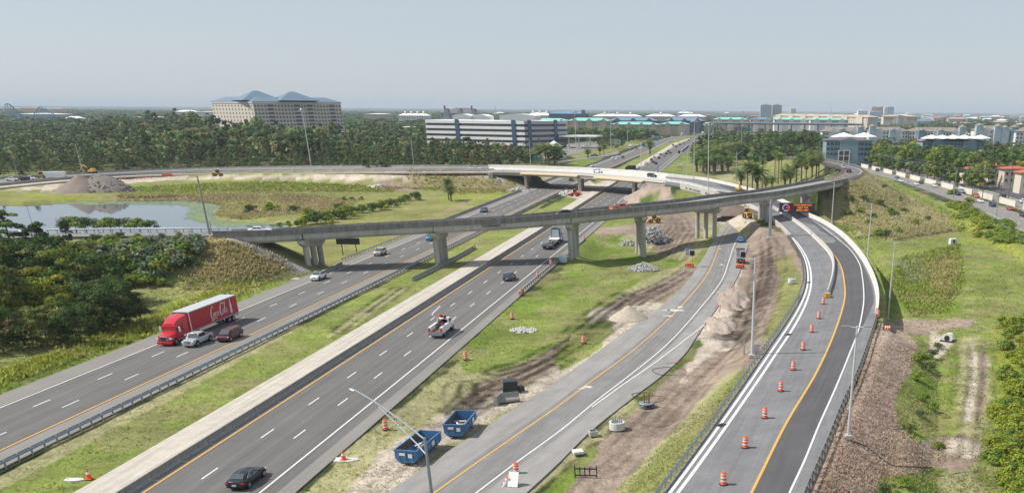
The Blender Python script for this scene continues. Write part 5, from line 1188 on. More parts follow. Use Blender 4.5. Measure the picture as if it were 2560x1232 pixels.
mass('wood', P2, [('oak', 12, 5.5, 6, 9, 4.2, (.09, .13, .055), 5), ('oak', 12, 5.5, 6, 9, 4.2, (.12, .15, .06), 6)], 'far wood stretching to the horizon on the left')
P3 = scatter(3000, (1690, 2640), (640, 4200), lambda x, y, d: (8 + 3.5 * rng.random(len(x)), 1.1 + d / 2000), lambda x, y: x > -.01 * y, 1.0)
mass('wood', P3, [('bush', 12, 5, 7, 14, 2.4, (.10, .145, .05), 7), ('bush', 12, 5, 7, 14, 2.4, (.14, .19, .055), 8), ('pine', 14, 3.4, 7, 14, 2.0, (.09, .12, .045), 9)], 'tree cover between the apartment buildings on the right')
P4 = scatter(700, (1380, 1760), (560, 1500), lambda x, y, d: (8 + 5 * rng.random(len(x)), np.full(len(x), 1.15)), lambda x, y: (seg_dist(x, y, LREF[::4]) > 28) & (x < np.interp(y, LREF[:, 1], LREF[:, 0]) - 25), 1)
mass('wood', P4, [('bush', 12, 5, 9, 22, 1.7, (.10, .14, .045), 11), ('bush', 12, 5, 9, 22, 1.7, (.13, .175, .05), 12)], 'trees between the motorway and the resort roofs')
# individual trees: (kind key, base px, base py, top py, label)
def at_tree(name, key, bx, by, ty, label, cat='tree', group=None, wide=1.0):
    p = G(bx, by); h = max(top_h(p, ty) - p[2], 1.0); return put(name, key, p, h, label, cat, group, wide)
for key, bx, by, ty, wd, lb in [
  ('no2', 30, 735, 590, .9, 'dark tree under the tall pine at the left border'), ('no2', 95, 735, 600, .9, 'dark tree in front of the very dark narrow tree'), ('no2', 142, 712, 585, .8, 'dark crown between the narrow tree and the fresh green tree'), ('no3', 225, 715, 600, .8, 'olive crown between the fresh green tree and the shrubs'), ('no2', 275, 830, 720, .9, 'dark tree nearest to the shaded grass'), ('np0', 52, 690, 522, 1.15, 'tall thin-crowned pine standing highest at the left edge'), ('np1', 112, 700, 548, 1.0, 'very dark narrow tree beside the tall pine'), ('np1', 172, 612, 548, .9, 'small dark tree leaning over the approach road guardrail'),
  ('no0', 190, 735, 604, 1.0, 'fresh green rounded tree right of the dark narrow tree'), ('no2', 262, 760, 632, 1.0, 'dark broad tree below the silvery shrubs'), ('no1', 125, 790, 668, 1.0, 'yellow-green tree in the middle of the left clump'),
  ('no2', 318, 812, 700, .9, 'dark tree at the right tip of the left clump, shading the grass'), ('no1', 55, 800, 690, 1.0, 'yellow-green tree at the left border below the pine'), ('no3', 8, 810, 655, .9, 'olive tree cut by the left border'),
  ('no2', 235, 815, 705, .95, 'dark tree in front of the fresh green tree'), ('no0', 175, 835, 732, .9, 'green tree low in the left clump'), ('no3', 120, 862, 762, .9, 'olive-brown tree at the lower edge of the left clump'),
  ('no2', 10, 880, 765, .9, 'dark tree at the lower left corner of the clump'), ('no2', 205, 860, 765, .8, 'dark low tree touching the grass shadow'), ('no2', 300, 780, 690, .9, 'dark tree just behind the right tip of the clump'), ('no1', 282, 735, 660, .7, 'small yellow-green tree under the silvery shrubs'),
  ('no2', 60, 740, 640, .9, 'shadowy tree behind the yellow-green one'), ('no2', 150, 780, 690, .9, 'dark tree filling the heart of the left clump')]:
    at_tree('pine_tree' if key[1] == 'p' else 'broadleaf_tree', key, bx, by, ty, lb, wide=wd * (1.3 if key[:2] == 'no' else 1.35))
put('bare_shrub', 'sh4', G(62, 862), 5.5, 'grey-brown leafless shrub below the left clump of trees', 'shrub', wide=1.5)
k = 0
for bx, by, ty in [(225, 640, 585), (255, 660, 590), (240, 612, 575), (285, 628, 575), (310, 650, 590), (330, 640, 582), (345, 670, 610), (360, 640, 580), (375, 662, 600), (390, 625, 575), (405, 650, 590), (415, 680, 620), (430, 640, 582), (440, 665, 605), (455, 620, 575), (465, 650, 588), (480, 635, 575), (490, 615, 572), (300, 600, 572), (350, 610, 576), (410, 605, 574), (450, 600, 574), (475, 668, 625), (320, 680, 625), (378, 692, 640), (500, 608, 578)]:
    at_tree('slope_shrub', ('sh0', 'sh0', 'sh3', 'sh1')[k % 4], bx, by, ty, 'silvery-green shrub on the embankment slope left of the flyover', 'shrub', 'silvery shrubs on the left embankment', .95 if (ty - by) > -45 else 1.2); k += 1
for bx, by, ty in [(350, 700, 668), (375, 708, 672), (400, 705, 680), (330, 715, 680), (410, 715, 690), (300, 700, 660), (280, 690, 650)]:
    at_tree('low_shrub', 'sh1', bx, by, ty, 'bright green low shrub at the foot of the left embankment', 'shrub', 'low shrubs at the foot of the left embankment', 1.3)
for bx, by, ty in [(165, 577, 545), (190, 577, 547), (215, 577, 545), (245, 577, 556), (275, 577, 552), (300, 577, 552), (325, 577, 551), (350, 577, 555), (375, 577, 562)]:
    put('bank_shrub', ('sh1', 'sh3', 'sh0')[k % 3], W(bx, by - 6, -.6), 3.4 + (562 - ty) * .07, 'green shrub between the approach road and the pond', 'shrub', 'shrubs on the near pond bank', 1.2); k += 1
for bx, by, ty in [(1040, 500, 470), (1015, 503, 480), (1002, 510, 487), (978, 518, 488), (955, 524, 492), (932, 528, 498), (905, 532, 505), (880, 540, 505), (862, 547, 503), (838, 548, 512), (815, 555, 520), (792, 560, 515), (765, 562, 530), (745, 566, 545), (722, 566, 548), (700, 566, 552), (830, 562, 545), (625, 531, 503), (675, 528, 500), (735, 528, 507), (770, 540, 512), (850, 528, 500), (905, 500, 488), (880, 500, 489), (860, 500, 488), (780, 540, 522)]:
    at_tree('field_shrub', ('sh3', 'sh1', 'sh3', 'sh2')[k % 4] if bx not in (1040,) else 'sh3', bx, by, ty, 'rounded green shrub in the marshy field behind the flyover', 'shrub', 'shrubs in the marshy field', 1.1); k += 1
# palms
PL = [(1122, 500, 443, 'pa1', 'single palm in the marshy field left of the highway'), (1128, 503, 462, 'pa2', 'thin second palm close behind the field palm'), (1625, 386, 350, 'pa2', 'large solitary palm in the grass between the far carriageways')]
for bx, by, ty, ky, lb in PL: p = G(bx, by); put_palm(ky, p, top_h(p, ty), lb)
for bx, by, ty, ky in [(1352, 412, 362, 'pa1'), (1372, 413, 358, 'pa2'), (1388, 412, 362, 'pa2'), (1342, 410, 370, 'pa1'), (1365, 408, 360, 'pa1'), (1500, 392, 366, 'pa1'), (1510, 388, 360, 'pa1'), (1470, 395, 372, 'pa2'), (1330, 408, 372, 'pa2')]:
    p = W(bx, by); put_palm(ky, p, top_h(p, ty), 'palm in the cluster behind the white bridge, left of the highway', 'palms left of the highway beyond the white bridge', 1.2)
for bx, by, ty, ky in [(1742, 430, 385, 'pa2'), (1758, 432, 376, 'pa2'), (1772, 430, 368, 'pa2'), (1788, 428, 366, 'pa1'), (1802, 424, 360, 'pa1'), (1815, 420, 358, 'pa1'), (1828, 415, 356, 'pa0'), (1842, 410, 355, 'pa0'), (1766, 436, 392, 'pa2'), (1784, 434, 386, 'pa2'), (1806, 428, 375, 'pa2'), (1750, 420, 374, 'pa1'), (1795, 415, 350, 'pa0'), (1820, 432, 390, 'pa2')]:
    p = G(bx, by); put_palm(ky, p, top_h(p, ty), 'palm in the dense grove on the slope above the white ramp barrier', 'palm grove above the ramp', 1.15)
for bx, by, ty, ky in [(1852, 472, 422, 'pa2'), (1868, 478, 404, 'pa0'), (1880, 480, 408, 'pa0'), (1893, 480, 412, 'pa2'), (1858, 404, 372, 'pa0'), (1872, 405, 374, 'pa0'), (1886, 406, 373, 'pa0'), (1905, 470, 395, 'pa3'), (1914, 476, 440, 'pa2'), (1930, 472, 440, 'pa2'), (1945, 460, 382, 'pa3'), (1936, 450, 376, 'pa3'), (1952, 455, 384, 'pa3'), (1990, 464, 392, 'pa0'), (2002, 466, 384, 'pa0'), (2014, 462, 398, 'pa0'), (2028, 458, 390, 'pa0'), (2040, 448, 386, 'pa1'), (2046, 440, 380, 'pa1'), (1975, 466, 410, 'pa2'), (1962, 470, 420, 'pa2'), (2030, 440, 376, 'pa1')]:
    p = G(bx, by); put_palm(ky, p, max(top_h(p, ty) - p[2], 3), 'palm behind the right end of the flyover', 'palms behind the flyover on the right')
# right-hand trees
k = 0
for bx, by, ty in [(1885, 392, 352), (1905, 395, 345), (1925, 398, 340), (1945, 392, 345), (1960, 385, 330), (1985, 385, 325), (2010, 386, 322), (2035, 386, 326), (2052, 390, 340), (1975, 372, 322), (1835, 380, 345), (1818, 375, 340), (1800, 372, 338), (1850, 366, 335), (1900, 372, 330), (1870, 372, 332), (1930, 372, 322), (1790, 368, 330)]:
    p = W(bx, by); put('broadleaf_tree', ('ro1', 'ro1', 'ro0')[k % 3], p, top_h(p, ty), 'dark round tree around the road junction beyond the palms', 'tree', 'trees around the junction', 1.15); k += 1
for bx, by, ty in [(2148, 412, 372), (2162, 416, 358), (2178, 418, 362), (2195, 420, 356), (2212, 424, 362), (2230, 428, 366), (2246, 432, 362), (2262, 434, 350), (2280, 436, 356), (2298, 440, 362), (2318, 446, 370), (2336, 450, 366), (2352, 452, 358), (2372, 462, 372), (2392, 466, 376), (2450, 474, 398), (2430, 470, 404), (2468, 470, 405), (2530, 466, 380), (2555, 470, 388), (2505, 462, 376), (2140, 400, 385)]:
    p = W(bx, by); put('broadleaf_tree', ('ro0', 'ro2', 'ro0', 'ro1')[k % 4], p, top_h(p, ty), 'leafy street tree just behind the white boundary wall', 'tree', 'trees behind the white boundary wall', 1.0); k += 1
for bx, by, ty in [(2285, 404, 362), (2305, 408, 366), (2325, 410, 360), (2345, 412, 366), (2368, 414, 362), (2390, 418, 368), (2412, 420, 366), (2436, 424, 372), (2458, 428, 374), (2270, 400, 360), (2355, 402, 358), (2400, 404, 360), (2440, 408, 364)]:
    p = W(bx, by); put('broadleaf_tree', ('ro0', 'ro1', 'ro2')[k % 3], p, top_h(p, ty), 'green tree hiding the teal apartment house on the right', 'tree', 'trees before the teal apartment house', 1.3); k += 1
for i in range(78):
    bx = 2170 + (i * 37.3) % 420; by = 372 + (i % 6) * 8 + rng.random() * 4
    if bx > 2400 and by > 410: by -= 12
    p = W(bx, by); put('broadleaf_tree', ('ro1', 'ro0', 'ro1', 'ro2')[k % 4], p, 7.5 + 4.5 * rng.random(), 'green tree in the planting between the apartments and the boundary wall', 'tree', 'trees between the apartments and the wall', 1.15); k += 1
# shrubs on the right
for i in range(60):
    f = rng.random(); a = W(2370 + 200 * f, 508 + 110 * f + rng.normal() * 10, 0); 
    put('roadside_shrub', ('sh1', 'sh2', 'sh1')[i % 3], (a.x, a.y, float(gz(a.x, a.y)) - .3), 2.0 + 1.4 * rng.random(), 'bright green shrub in the thicket below the street fence', 'shrub', 'shrub thicket along the street fence', 1.5)
for i in range(115):
    f = rng.random(); px = 2495 + 90 * rng.random() ** .8 + 25 * math.sin(f * 7) * .5; py = 790 + 470 * f; a = G(px, py)
    put('roadside_shrub', ('sh2', 'sh2', 'sh1')[i % 3], (a.x, a.y, a.z - .25), 1.2 + 1.1 * rng.random(), 'yellow-green shrub in the dense strip on the lower right border', 'shrub', 'shrub strip on the right border', 1.15)
for px, py, h in [(2180, 545, 2.2), (2195, 590, 2.5), (2215, 588, 2.2), (2245, 580, 1.8), (2235, 540, 2.4), (2225, 530, 2), (2330, 890, 1.5), (2300, 905, 1.8), (2320, 925, 1.6), (2295, 950, 1.3), (2275, 1075, 1.0), (2230, 425, 2.5), (2345, 870, 1.2), (2265, 1215, 1.2), (2210, 1230, 1.2), (2345, 1120, 1), (2160, 500, 2), (2150, 530, 1.6), (2200, 510, 2.2), (2170, 560, 1.8), (2260, 530, 2), (2290, 560, 2), (2320, 550, 1.8), (2250, 500, 1.8), (2210, 470, 1.8), (2120, 540, 2.2), (2125, 500, 2.2), (2310, 1000, 1.2), (2300, 1040, 1.0), (2330, 1020, 1.1)]:
    put('slope_shrub', ('sh1', 'sh3')[k % 2], G(px, py), h, 'small green shrub on the rough ground right of the new ramp', 'shrub', 'scattered shrubs right of the ramp', 1.3); k += 1
# ---- tufts of grass and weeds
def tufts(name, items, label, size_by_d=.0028):
    """items (x,y,z,size,r,g,b) -> crossed blades"""
    A = np.array(items); k = len(A); nb = 4; V = []; 
    ang = rng.random((k, nb)) * 6.28; ln = A[:, 3][:, None] * (.7 + .7 * rng.random((k, nb))); wd = ln * .30; tilt = .25 + .65 * rng.random((k, nb)); oo = rng.normal(size=(k, nb, 2)) * A[:, 3][:, None, None] * .5
    bx = A[:, 0][:, None] + oo[..., 0]; by = A[:, 1][:, None] + oo[..., 1]; bz = np.repeat(A[:, 2][:, None], nb, 1) - .05
    dx, dy = np.cos(ang), np.sin(ang)
    p0 = np.stack([bx - dy * wd, by + dx * wd, bz], -1); p1 = np.stack([bx + dy * wd, by - dx * wd, bz], -1)
    tx, ty, tz = bx + dx * ln * tilt, by + dy * ln * tilt, bz + ln * (1.15 - tilt * .7)
    p2 = np.stack([tx + dy * wd * .3, ty - dx * wd * .3, tz], -1); p3 = np.stack([tx - dy * wd * .3, ty + dx * wd * .3, tz], -1)
    V = np.stack([p0, p1, p2, p3], 2).reshape(-1, 3); F_ = np.arange(len(V)).reshape(-1, 4)
    C = np.repeat(A[:, 4:7] * (1 + .22 * (rng.random((k, 1)) - .5)), nb * 4, 0)
    me = np_mesh(name, V, F_, C); me.materials.append(M_leaf); return tag(link_mesh(name, me), label, 'grass', kind='stuff')
def tuft_zone(name, poly, n, size, col, label, colw=.6, dfac=0.0, keep=.0):
    bx = [p[0] for p in poly]; by = [p[1] for p in poly]; it = []
    px = rng.random(n * 2) * (max(bx) - min(bx)) + min(bx); py = rng.random(n * 2) * (max(by) - min(by)) + min(by)
    m = inside(px, py, poly); px, py = px[m][:n], py[m][:n]
    P = [W(a, b) for a, b in zip(px, py)]; x = np.array([p.x for p in P]); y = np.array([p.y for p in P]); z = gz(x, y)
    for _ in range(3):          # refine on slopes
        P = [W(a, b, c) for a, b, c in zip(px, py, z)]; x = np.array([p.x for p in P]); y = np.array([p.y for p in P]); z = .5 * z + .5 * gz(x, y)
    z = gz(x, y); m = fbm(x / 4, y / 4, 77) > keep
    for Pn, lo, hi in ((LREF, -4.4, 15.6), (RREF, -14.8, 7.2), (OREF, -9, 4.2)):
        m &= ~strip_mask(x, y, Pn, lo, hi)
    m &= ~inside(*PX(x, y, z), [(1655, 1240), (1794, 1045), (1897, 899), (1980, 778), (2012, 700), (1982, 605), (1930, 545), (2060, 545), (2150, 620), (2196, 700), (2194, 800), (2135, 955), (2030, 1240)])
    x, y, z = x[m], y[m], z[m]; g = ground_color(x, y, z); c = (g * colw + np.array(col) * (1 - colw)) * 1.55
    s_ = size * (1 + dfac * np.hypot(x, y) / 100) * (.6 + .8 * rng.random(len(x)))
    return tufts(name, np.column_stack([x, y, z, s_, c]), label)
tuft_zone('grass', [(0, 1232), (0, 1190), (737, 812), (1420, 490), (1440, 500), (900, 900), (300, 1232)], 4500, .11, (.17, .21, .05), 'grass on the median between the guardrail and the pale strip', .7, .25)
tuft_zone('grass', [(690, 1232), (1100, 900), (1400, 690), (1520, 560), (1700, 540), (1800, 600), (1690, 760), (1500, 950), (1080, 1232)], 7500, .12, (.19, .22, .06), 'grass on the strip between the right carriageway and the old ramp', .75, .25, .42)
tuft_zone('grass', [(-10, 1000), (-10, 870), (330, 740), (500, 690), (760, 680), (620, 745)], 7000, .15, (.17, .20, .04), 'long grass beside the left carriageway', .7, .2)
tuft_zone('weeds', [(-10, 990), (-10, 930), (380, 790), (560, 715), (640, 705), (640, 725), (380, 835), (0, 965)], 2600, .45, (.24, .25, .035), 'tall yellow-green weeds along the ditch of the left carriageway', .5, .1)
tuft_zone('weeds', [(480, 600), (560, 600), (740, 680), (500, 690), (440, 660)], 2600, .38, (.30, .25, .12), 'dry weeds on the slope left of the first pier', .5, .1)
tuft_zone('weeds', [(2100, 460), (2170, 428), (2400, 540), (2420, 575), (2200, 600), (2110, 580)], 4200, .34, (.28, .27, .12), 'dry brush covering the hill at the right end of the flyover', .55, .1)
tuft_zone('grass', [(2130, 590), (2560, 540), (2560, 1232), (2150, 1232), (2260, 1000), (2240, 830), (2190, 700)], 8000, .13, (.17, .22, .05), 'rough grass on the ground right of the new ramp', .75, .25, .35)
tuft_zone('reeds', [(2215, 700), (2260, 640), (2400, 610), (2410, 700), (2370, 780), (2280, 790)], 2600, .34, (.20, .19, .05), 'tall marsh reeds in the ditch on the right', .6, .1)
tuft_zone('reeds', [(290, 500), (300, 482), (700, 478), (900, 500), (860, 525), (600, 548), (530, 540), (560, 512), (480, 502)], 4000, .38, (.28, .25, .12), 'brown reeds on the far side of the pond', .6, .1)
tuft_zone('weeds', [(1040, 440), (1240, 434), (1320, 480), (1150, 485), (980, 460), (640, 455), (300, 470), (300, 480), (980, 480)], 3500, .5, (.2, .17, .05), 'rough weeds on the bank below the far loop road', .6, .1)
tuft_zone('grass', [(1530, 1232), (1690, 1070), (1880, 905), (1900, 905), (1790, 1050), (1645, 1232)], 5000, .09, (.21, .21, .08), 'dry turf beside the new ramp guardrail', .7, .2)
tuft_zone('weeds', [(2040, 1232), (2130, 960), (2190, 810), (2300, 860), (2240, 1000), (2320, 1160), (2200, 1232)], 4000, .14, (.3, .18, .13), 'straw mulch on the slope right of the new ramp', .6, .1)
# lily pads
it = []
for poly, n in (([(120, 508), (200, 505), (480, 503), (560, 515), (480, 512), (200, 512)], 420), ([(440, 505), (560, 515), (530, 530), (540, 552), (640, 556), (690, 560), (560, 568), (460, 545), (480, 525)], 700)):
    bx = [p[0] for p in poly]; by = [p[1] for p in poly]
    while n > 0:
        a = rng.random() * (max(bx) - min(bx)) + min(bx); b = rng.random() * (max(by) - min(by)) + min(by)
        if inside(np.array([a]), np.array([b]), poly)[0]: it.append(tuple(W(a, b, -1.18))); n -= 1
V = []; F_ = []
for x, y, z in it:
    r = .35 + .8 * rng.random(); b = len(V); V += [(x + r * math.cos(t) * 1.6, y + r * math.sin(t), z + .01 * rng.random()) for t in np.linspace(0, 5.9, 8)]; F_.append(tuple(range(b, b + 8)))
me = np_mesh('lily_pads', V, F_); me.materials.append(mat('lily_pad', (.15, .20, .09), rough=.6, noise=[(.3, .2, ONE)])); tag(link_mesh('lily_pads', me), 'pale lily pads floating on the pond', 'water plants', kind='stuff')
# ---------------------------------------------------------------- vehicles
def loft_sym(secs):
    """secs: list of (x, [(y,z)...] half outline from bottom centre to top centre) -> closed symmetric loft"""
    out = []
    for x, h in secs:
        l = [(x, y, z) for y, z in h]; r = [(x, -y, z) for y, z in h[::-1]]; out.append(l + r)
    return MB().loft(out)
SPEC = {  # L, W, body secs (x, zb, zt, halfwidth), cabin: (x rear base, x rear top, x front top, x front base), roof z, belt z
 'sedan': (4.85, 1.85, [(-2.42, .42, .78, .74), (-2.32, .3, .96, .86), (-1.9, .24, 1.0, .92), (-.9, .2, .98, .925), (.8, .2, .97, .925), (1.2, .22, .95, .92), (1.9, .24, .85, .89), (2.28, .28, .72, .80), (2.42, .38, .6, .66)], (-1.95, -1.15, .25, 1.2), 1.44, .96),
 'suv': (4.75, 1.92, [(-2.36, .5, .95, .8), (-2.28, .35, 1.05, .9), (-1.6, .28, 1.06, .955), (.6, .26, 1.05, .955), (1.15, .28, 1.07, .95), (1.9, .3, 1.0, .92), (2.25, .34, .88, .84), (2.38, .45, .74, .72)], (-2.3, -2.0, .35, 1.15), 1.72, 1.05),
 'van': (5.1, 1.98, [(-2.55, .5, .95, .84), (-2.48, .35, 1.05, .95), (-1.6, .26, 1.07, .99), (1.0, .26, 1.03, .99), (1.6, .28, 1.0, .97), (2.2, .3, .86, .9), (2.5, .36, .7, .74)], (-2.5, -2.3, .55, 1.75), 1.74, 1.04),
 'pickup': (5.9, 2.0, [(-2.9, .6, 1.0, .9), (-2.85, .5, 1.16, .96), (-.9, .38, 1.16, .99), (.9, .36, 1.16, .99), (1.4, .38, 1.17, .98), (2.3, .4, 1.1, .96), (2.85, .45, .98, .9), (2.95, .5, .8, .8)], (-.95, -.75, .85, 1.5), 1.85, 1.15),
 'hatch': (4.1, 1.75, [(-2.0, .42, .85, .72), (-1.92, .3, .98, .82), (-1.2, .22, .98, .87), (.7, .2, .96, .87), (1.5, .24, .86, .84), (1.95, .3, .68, .7), (2.05, .4, .58, .6)], (-1.95, -1.6, .2, 1.1), 1.48, .96)}
CARM = {}
def car_meshes(kind):
    if kind in CARM: return CARM[kind]
    L_, Wd, secs, cab, zr_, zb_ = SPEC[kind]; M = {}
    S = []
    for x, a, b, w in secs: S.append((x, [(0, a), (w * .9, a), (w, a + .12), (w * 1.0, (a + b) * .5), (w * .97, b - .12), (w * .86, b), (0, b + .02)]))
    M['body'] = loft_sym(S).mesh('body', smooth=True)
    xr0, xr1, xf1, xf0 = cab; wb = Wd / 2 * .88; wt = Wd / 2 * .70 if kind in ('sedan', 'hatch') else Wd / 2 * .77
    zl = zr_ - .1; e = .03
    c = loft_sym([(xr0, [(0, zb_ - .04), (wb * .95, zb_ - .04), (wb * .95, zb_ - .03), (0, zb_ - .03)]), (xr1, [(0, zb_ - .04), (wb, zb_ - .04), (wt, zl), (0, zr_ - .02)]),
                  ((xr1 + xf1) / 2, [(0, zb_ - .04), (wb * 1.01, zb_ - .04), (wt * 1.04, zl + .03), (0, zr_)]), (xf1, [(0, zb_ - .04), (wb, zb_ - .04), (wt, zl), (0, zr_ - .03)]), (xf0, [(0, zb_ - .04), (wb * .95, zb_ - .04), (wb * .95, zb_ - .03), (0, zb_ - .03)])])
    M['cabin'] = c.mesh('cabin', smooth=False)
    # windscreens: slightly proud of the cabin
    def pane(x0, z0, y0, x1, z1, y1, out): 
        n = Vector((-(z1 - z0), 0, x1 - x0)).normalized() * (-out if (x1 - x0) > 0 else out)
        if n.z < 0: n = -n
        return MB().quad((x0 + n.x, -y0, z0 + n.z), (x0 + n.x, y0, z0 + n.z), (x1 + n.x, y1, z1 + n.z), (x1 + n.x, -y1, z1 + n.z))
    def lerp(a, b, t): return a + (b - a) * t
    M['windscreen'] = pane(lerp(xf0, xf1, .06), lerp(zb_, zr_ - .03, .08), wb * .86, lerp(xf0, xf1, .9), lerp(zb_, zr_ - .03, .9), wt * .88, .035).mesh('windscreen')
    M['rear_window'] = pane(lerp(xr0, xr1, .12), lerp(zb_, zr_ - .03, .16), wb * .82, lerp(xr0, xr1, .88), lerp(zb_, zr_ - .03, .88), wt * .84, .035).mesh('rear_window')
    sw = []
    for s_ in (1, -1):
        m = MB(); n = 1 if kind == 'pickup' else 1
        xs = [lerp(xr1, xr0, .35), lerp(xf1, xf0, .55)]; segs = 2 if kind != 'van' else 3
        if kind in ('suv', 'van'): segs = 3
        for k in range(segs):
            a, b = lerp(xs[0], xs[1], (k + .04) / segs), lerp(xs[0], xs[1], (k + .96) / segs); at_, bt_ = lerp(xr1, xf1, (k + .08) / segs), lerp(xr1, xf1, (k + .92) / segs)
            f0, f1 = .12, .84
            y0 = lerp(wb * 1.005, wt * 1.03, f0) + e; y1 = lerp(wb * 1.005, wt * 1.03, f1) + e
            m.quad((a, s_ * y0, lerp(zb_, zl, f0)), (b, s_ * y0, lerp(zb_, zl, f0)), (bt_, s_ * y1, lerp(zb_, zl, f1)), (at_, s_ * y1, lerp(zb_, zl, f1)))
        sw.append(m.mesh('side_window'))
    M['side_window'] = sw
    M['wheelr'] = .34 if kind in ('sedan', 'hatch') else .38
    r = M['wheelr']
    if kind == 'pickup': r = M['wheelr'] = .42
    M['tyre'] = MB().tube((0, -.12, 0), (0, .12, 0), r, r, 16).mesh('wheel', smooth=True); M['rim'] = MB().tube((0, -.135, 0), (0, .135, 0), r * .62, r * .62, 10).mesh('rim')
    M['arch'] = MB().tube((0, -.115, 0), (0, .115, 0), r * 1.22, r * 1.22, 16).mesh('wheel_arch')
    hw = secs[-2][3]; z = secs[-2][2]
    M['head'] = MB().box((0, 0, 0), (.22, .34, .15)).mesh('headlight', bevel=.03); M['tail'] = MB().box((0, 0, 0), (.14, .30 if kind != 'pickup' else .14, .16 if kind in ('sedan',) else .34)).mesh('tail_light', bevel=.02)
    M['grille'] = MB().box((0, 0, 0), (.08, 1.0, .24 if kind != 'pickup' else .38)).mesh('grille', bevel=.02); M['bumper'] = MB().box((0, 0, 0), (.16, Wd * .84, .2)).mesh('bumper', bevel=.04); M['plate'] = MB().box((0, 0, 0), (.03, .42, .18)).mesh('number_plate')
    M['mirror'] = MB().box((0, 0, 0), (.14, .24, .15)).mesh('mirror', bevel=.03)
    if kind == 'pickup': M['bed'] = MB().box((0, 0, 0), (1.85, 1.62, .05)).mesh('bed')
    CARM[kind] = M; return M
def car(kind, pos, head, pm, label, group=None, pitch=0.0, name=None, cat=None, full=True):
    M = car_meshes(kind); L_, Wd, secs, cab, zr_, zb_ = SPEC[kind]
    o = empty(name or {'sedan': 'sedan_car', 'suv': 'suv_car', 'van': 'minivan', 'pickup': 'pickup_truck', 'hatch': 'hatchback_car'}[kind], tuple(pos), head, label, cat or {'pickup': 'pickup truck', 'van': 'minivan'}.get(kind, 'car'), group)
    o.rotation_euler = (0, -pitch, head)
    link_mesh('body', M['body'], o, pm); link_mesh('cabin', M['cabin'], o, pm); link_mesh('windscreen', M['windscreen'], o, M_glassl); link_mesh('rear_window', M['rear_window'], o, M_glassl)
    for m in M['side_window']: link_mesh('side_window', m, o, M_glass)
    r = M['wheelr']
    for sx in (secs[0][0] * .60, secs[-1][0] * .62):
        for sy in (1, -1):
            a = link_mesh('wheel_arch', M['arch'], o, M_black); a.location = (sx, sy * (Wd / 2 - .10), r + .03)
            w = link_mesh('wheel', M['tyre'], o, M_black); w.location = (sx, sy * (Wd / 2 - .08), r)
            link_mesh('rim', M['rim'], w, M_rim)
    if full:
        xf, xb = secs[-1][0], secs[0][0]; hz_ = secs[-3][2] - .13; wt = secs[-2][3]
        for sy in (1, -1):
            h = link_mesh('headlight', M['head'], o, M_head); h.location = (secs[-2][0] - .06, sy * (wt - .12), secs[-2][2] - .1)
            t = link_mesh('tail_light', M['tail'], o, M_tail); t.location = (secs[1][0] - .03, sy * (secs[1][3] - .12), secs[1][2] - .2)
            q = link_mesh('mirror', M['mirror'], o, pm); q.location = (cab[3] - .45, sy * (Wd / 2 + .06), zb_ + .06)
        g_ = link_mesh('grille', M['grille'], o, M_dark); g_.location = (xf - .04, 0, secs[-2][2] - .22)
        b = link_mesh('bumper', M['bumper'], o, pm if kind != 'pickup' else M_chrome); b.location = (xf - .06, 0, .42)
        b = link_mesh('bumper', M['bumper'], o, pm if kind != 'pickup' else M_chrome); b.location = (xb + .06, 0, .48)
        q = link_mesh('number_plate', M['plate'], o, M_plate); q.location = (xb - .045, 0, .62)
    if kind == 'pickup': b = link_mesh('bed', M['bed'], o, M_dark); b.location = (-1.95, 0, 1.18)
    return o
def hdg(p0, p1): return math.atan2(p1[1] - p0[1], p1[0] - p0[0])
def road_dir(P, p, sgn):
    i = int(np.argmin((P[:, 0] - p[0]) ** 2 + (P[:, 1] - p[1]) ** 2)); i = min(max(i, 1), len(P) - 2); d = (P[i + 1] - P[i - 1]) * sgn; return math.atan2(d[1], d[0])
PAINT = dict(white=(.75, .75, .74), black=(.012, .013, .016), silver=(.42, .44, .46), grey=(.12, .13, .14), maroon=(.10, .015, .025), red=(.40, .02, .03), navy=(.02, .04, .12), blue=(.02, .20, .42), lblue=(.22, .34, .45), beige=(.40, .37, .31), orange=(.60, .13, .02), slate=(.06, .09, .13), dark=(.025, .028, .032))
def PT(c): return paint(c, PAINT[c])
inc = lambda px, py, lift=0: W(px, py, .07 + lift)
# --- named vehicles near the camera (footprint centre pixel)
def L_car(kind, px, py, c, label, sgn=-1, P=None, **k):
    p = inc(px, py); return car(kind, p, road_dir(LREF if P is None else P, p, sgn), PT(c), label, **k)
L_car('pickup', 497, 858, 'silver', 'silver four-door pickup beside the red lorry, seen from the front')
L_car('van', 576, 847, 'maroon', 'dark maroon minivan in the lane behind the silver pickup')
o = L_car('suv', 797, 698, 'white', 'white SUV with a dark roof rack just left of the flyover shadow'); MB().box((-.6, 0, 1.78), (1.6, 1.1, .08)).build('roof_rack', M_dark, o)
L_car('suv', 951, 637, 'beige', 'beige-silver SUV about to enter the flyover shadow')
L_car('suv', 1079, 600, 'blue', 'blue car half hidden behind the second flyover pier')
L_car('suv', 1210, 530, 'slate', 'slate-blue off-road car beyond the flyover on the left carriageway')
L_car('pickup', 1362, 464, 'lblue', 'pale blue and white pickup at the shadow edge of the white bridge')
L_car('suv', 1428, 452, 'dark', 'dark car right behind the middle pier of the white bridge')
o = L_car('sedan', 620, 1204, 'black', 'glossy black sedan nearest to the camera with red tail lights', 1, RREF)
for s_ in (1, -1): MB().path([(-1.5, s_ * .86, 1.02), (-.95, s_ * .78, 1.26), (-.4, s_ * .72, 1.38), (.3, s_ * .76, 1.3), (.85, s_ * .86, 1.02), (-.3, s_ * .87, 1.0), (-1.5, s_ * .86, 1.02)], .018, 5).build('window_trim', M_chrome, o)
MB().box((-2.3, 0, .93), (.1, 1.0, .04)).build('chrome_strip', M_chrome, o)
L_car('suv', 1274, 699, 'slate', 'dark slate SUV in the middle of the right carriageway before the flyover', 1, RREF)
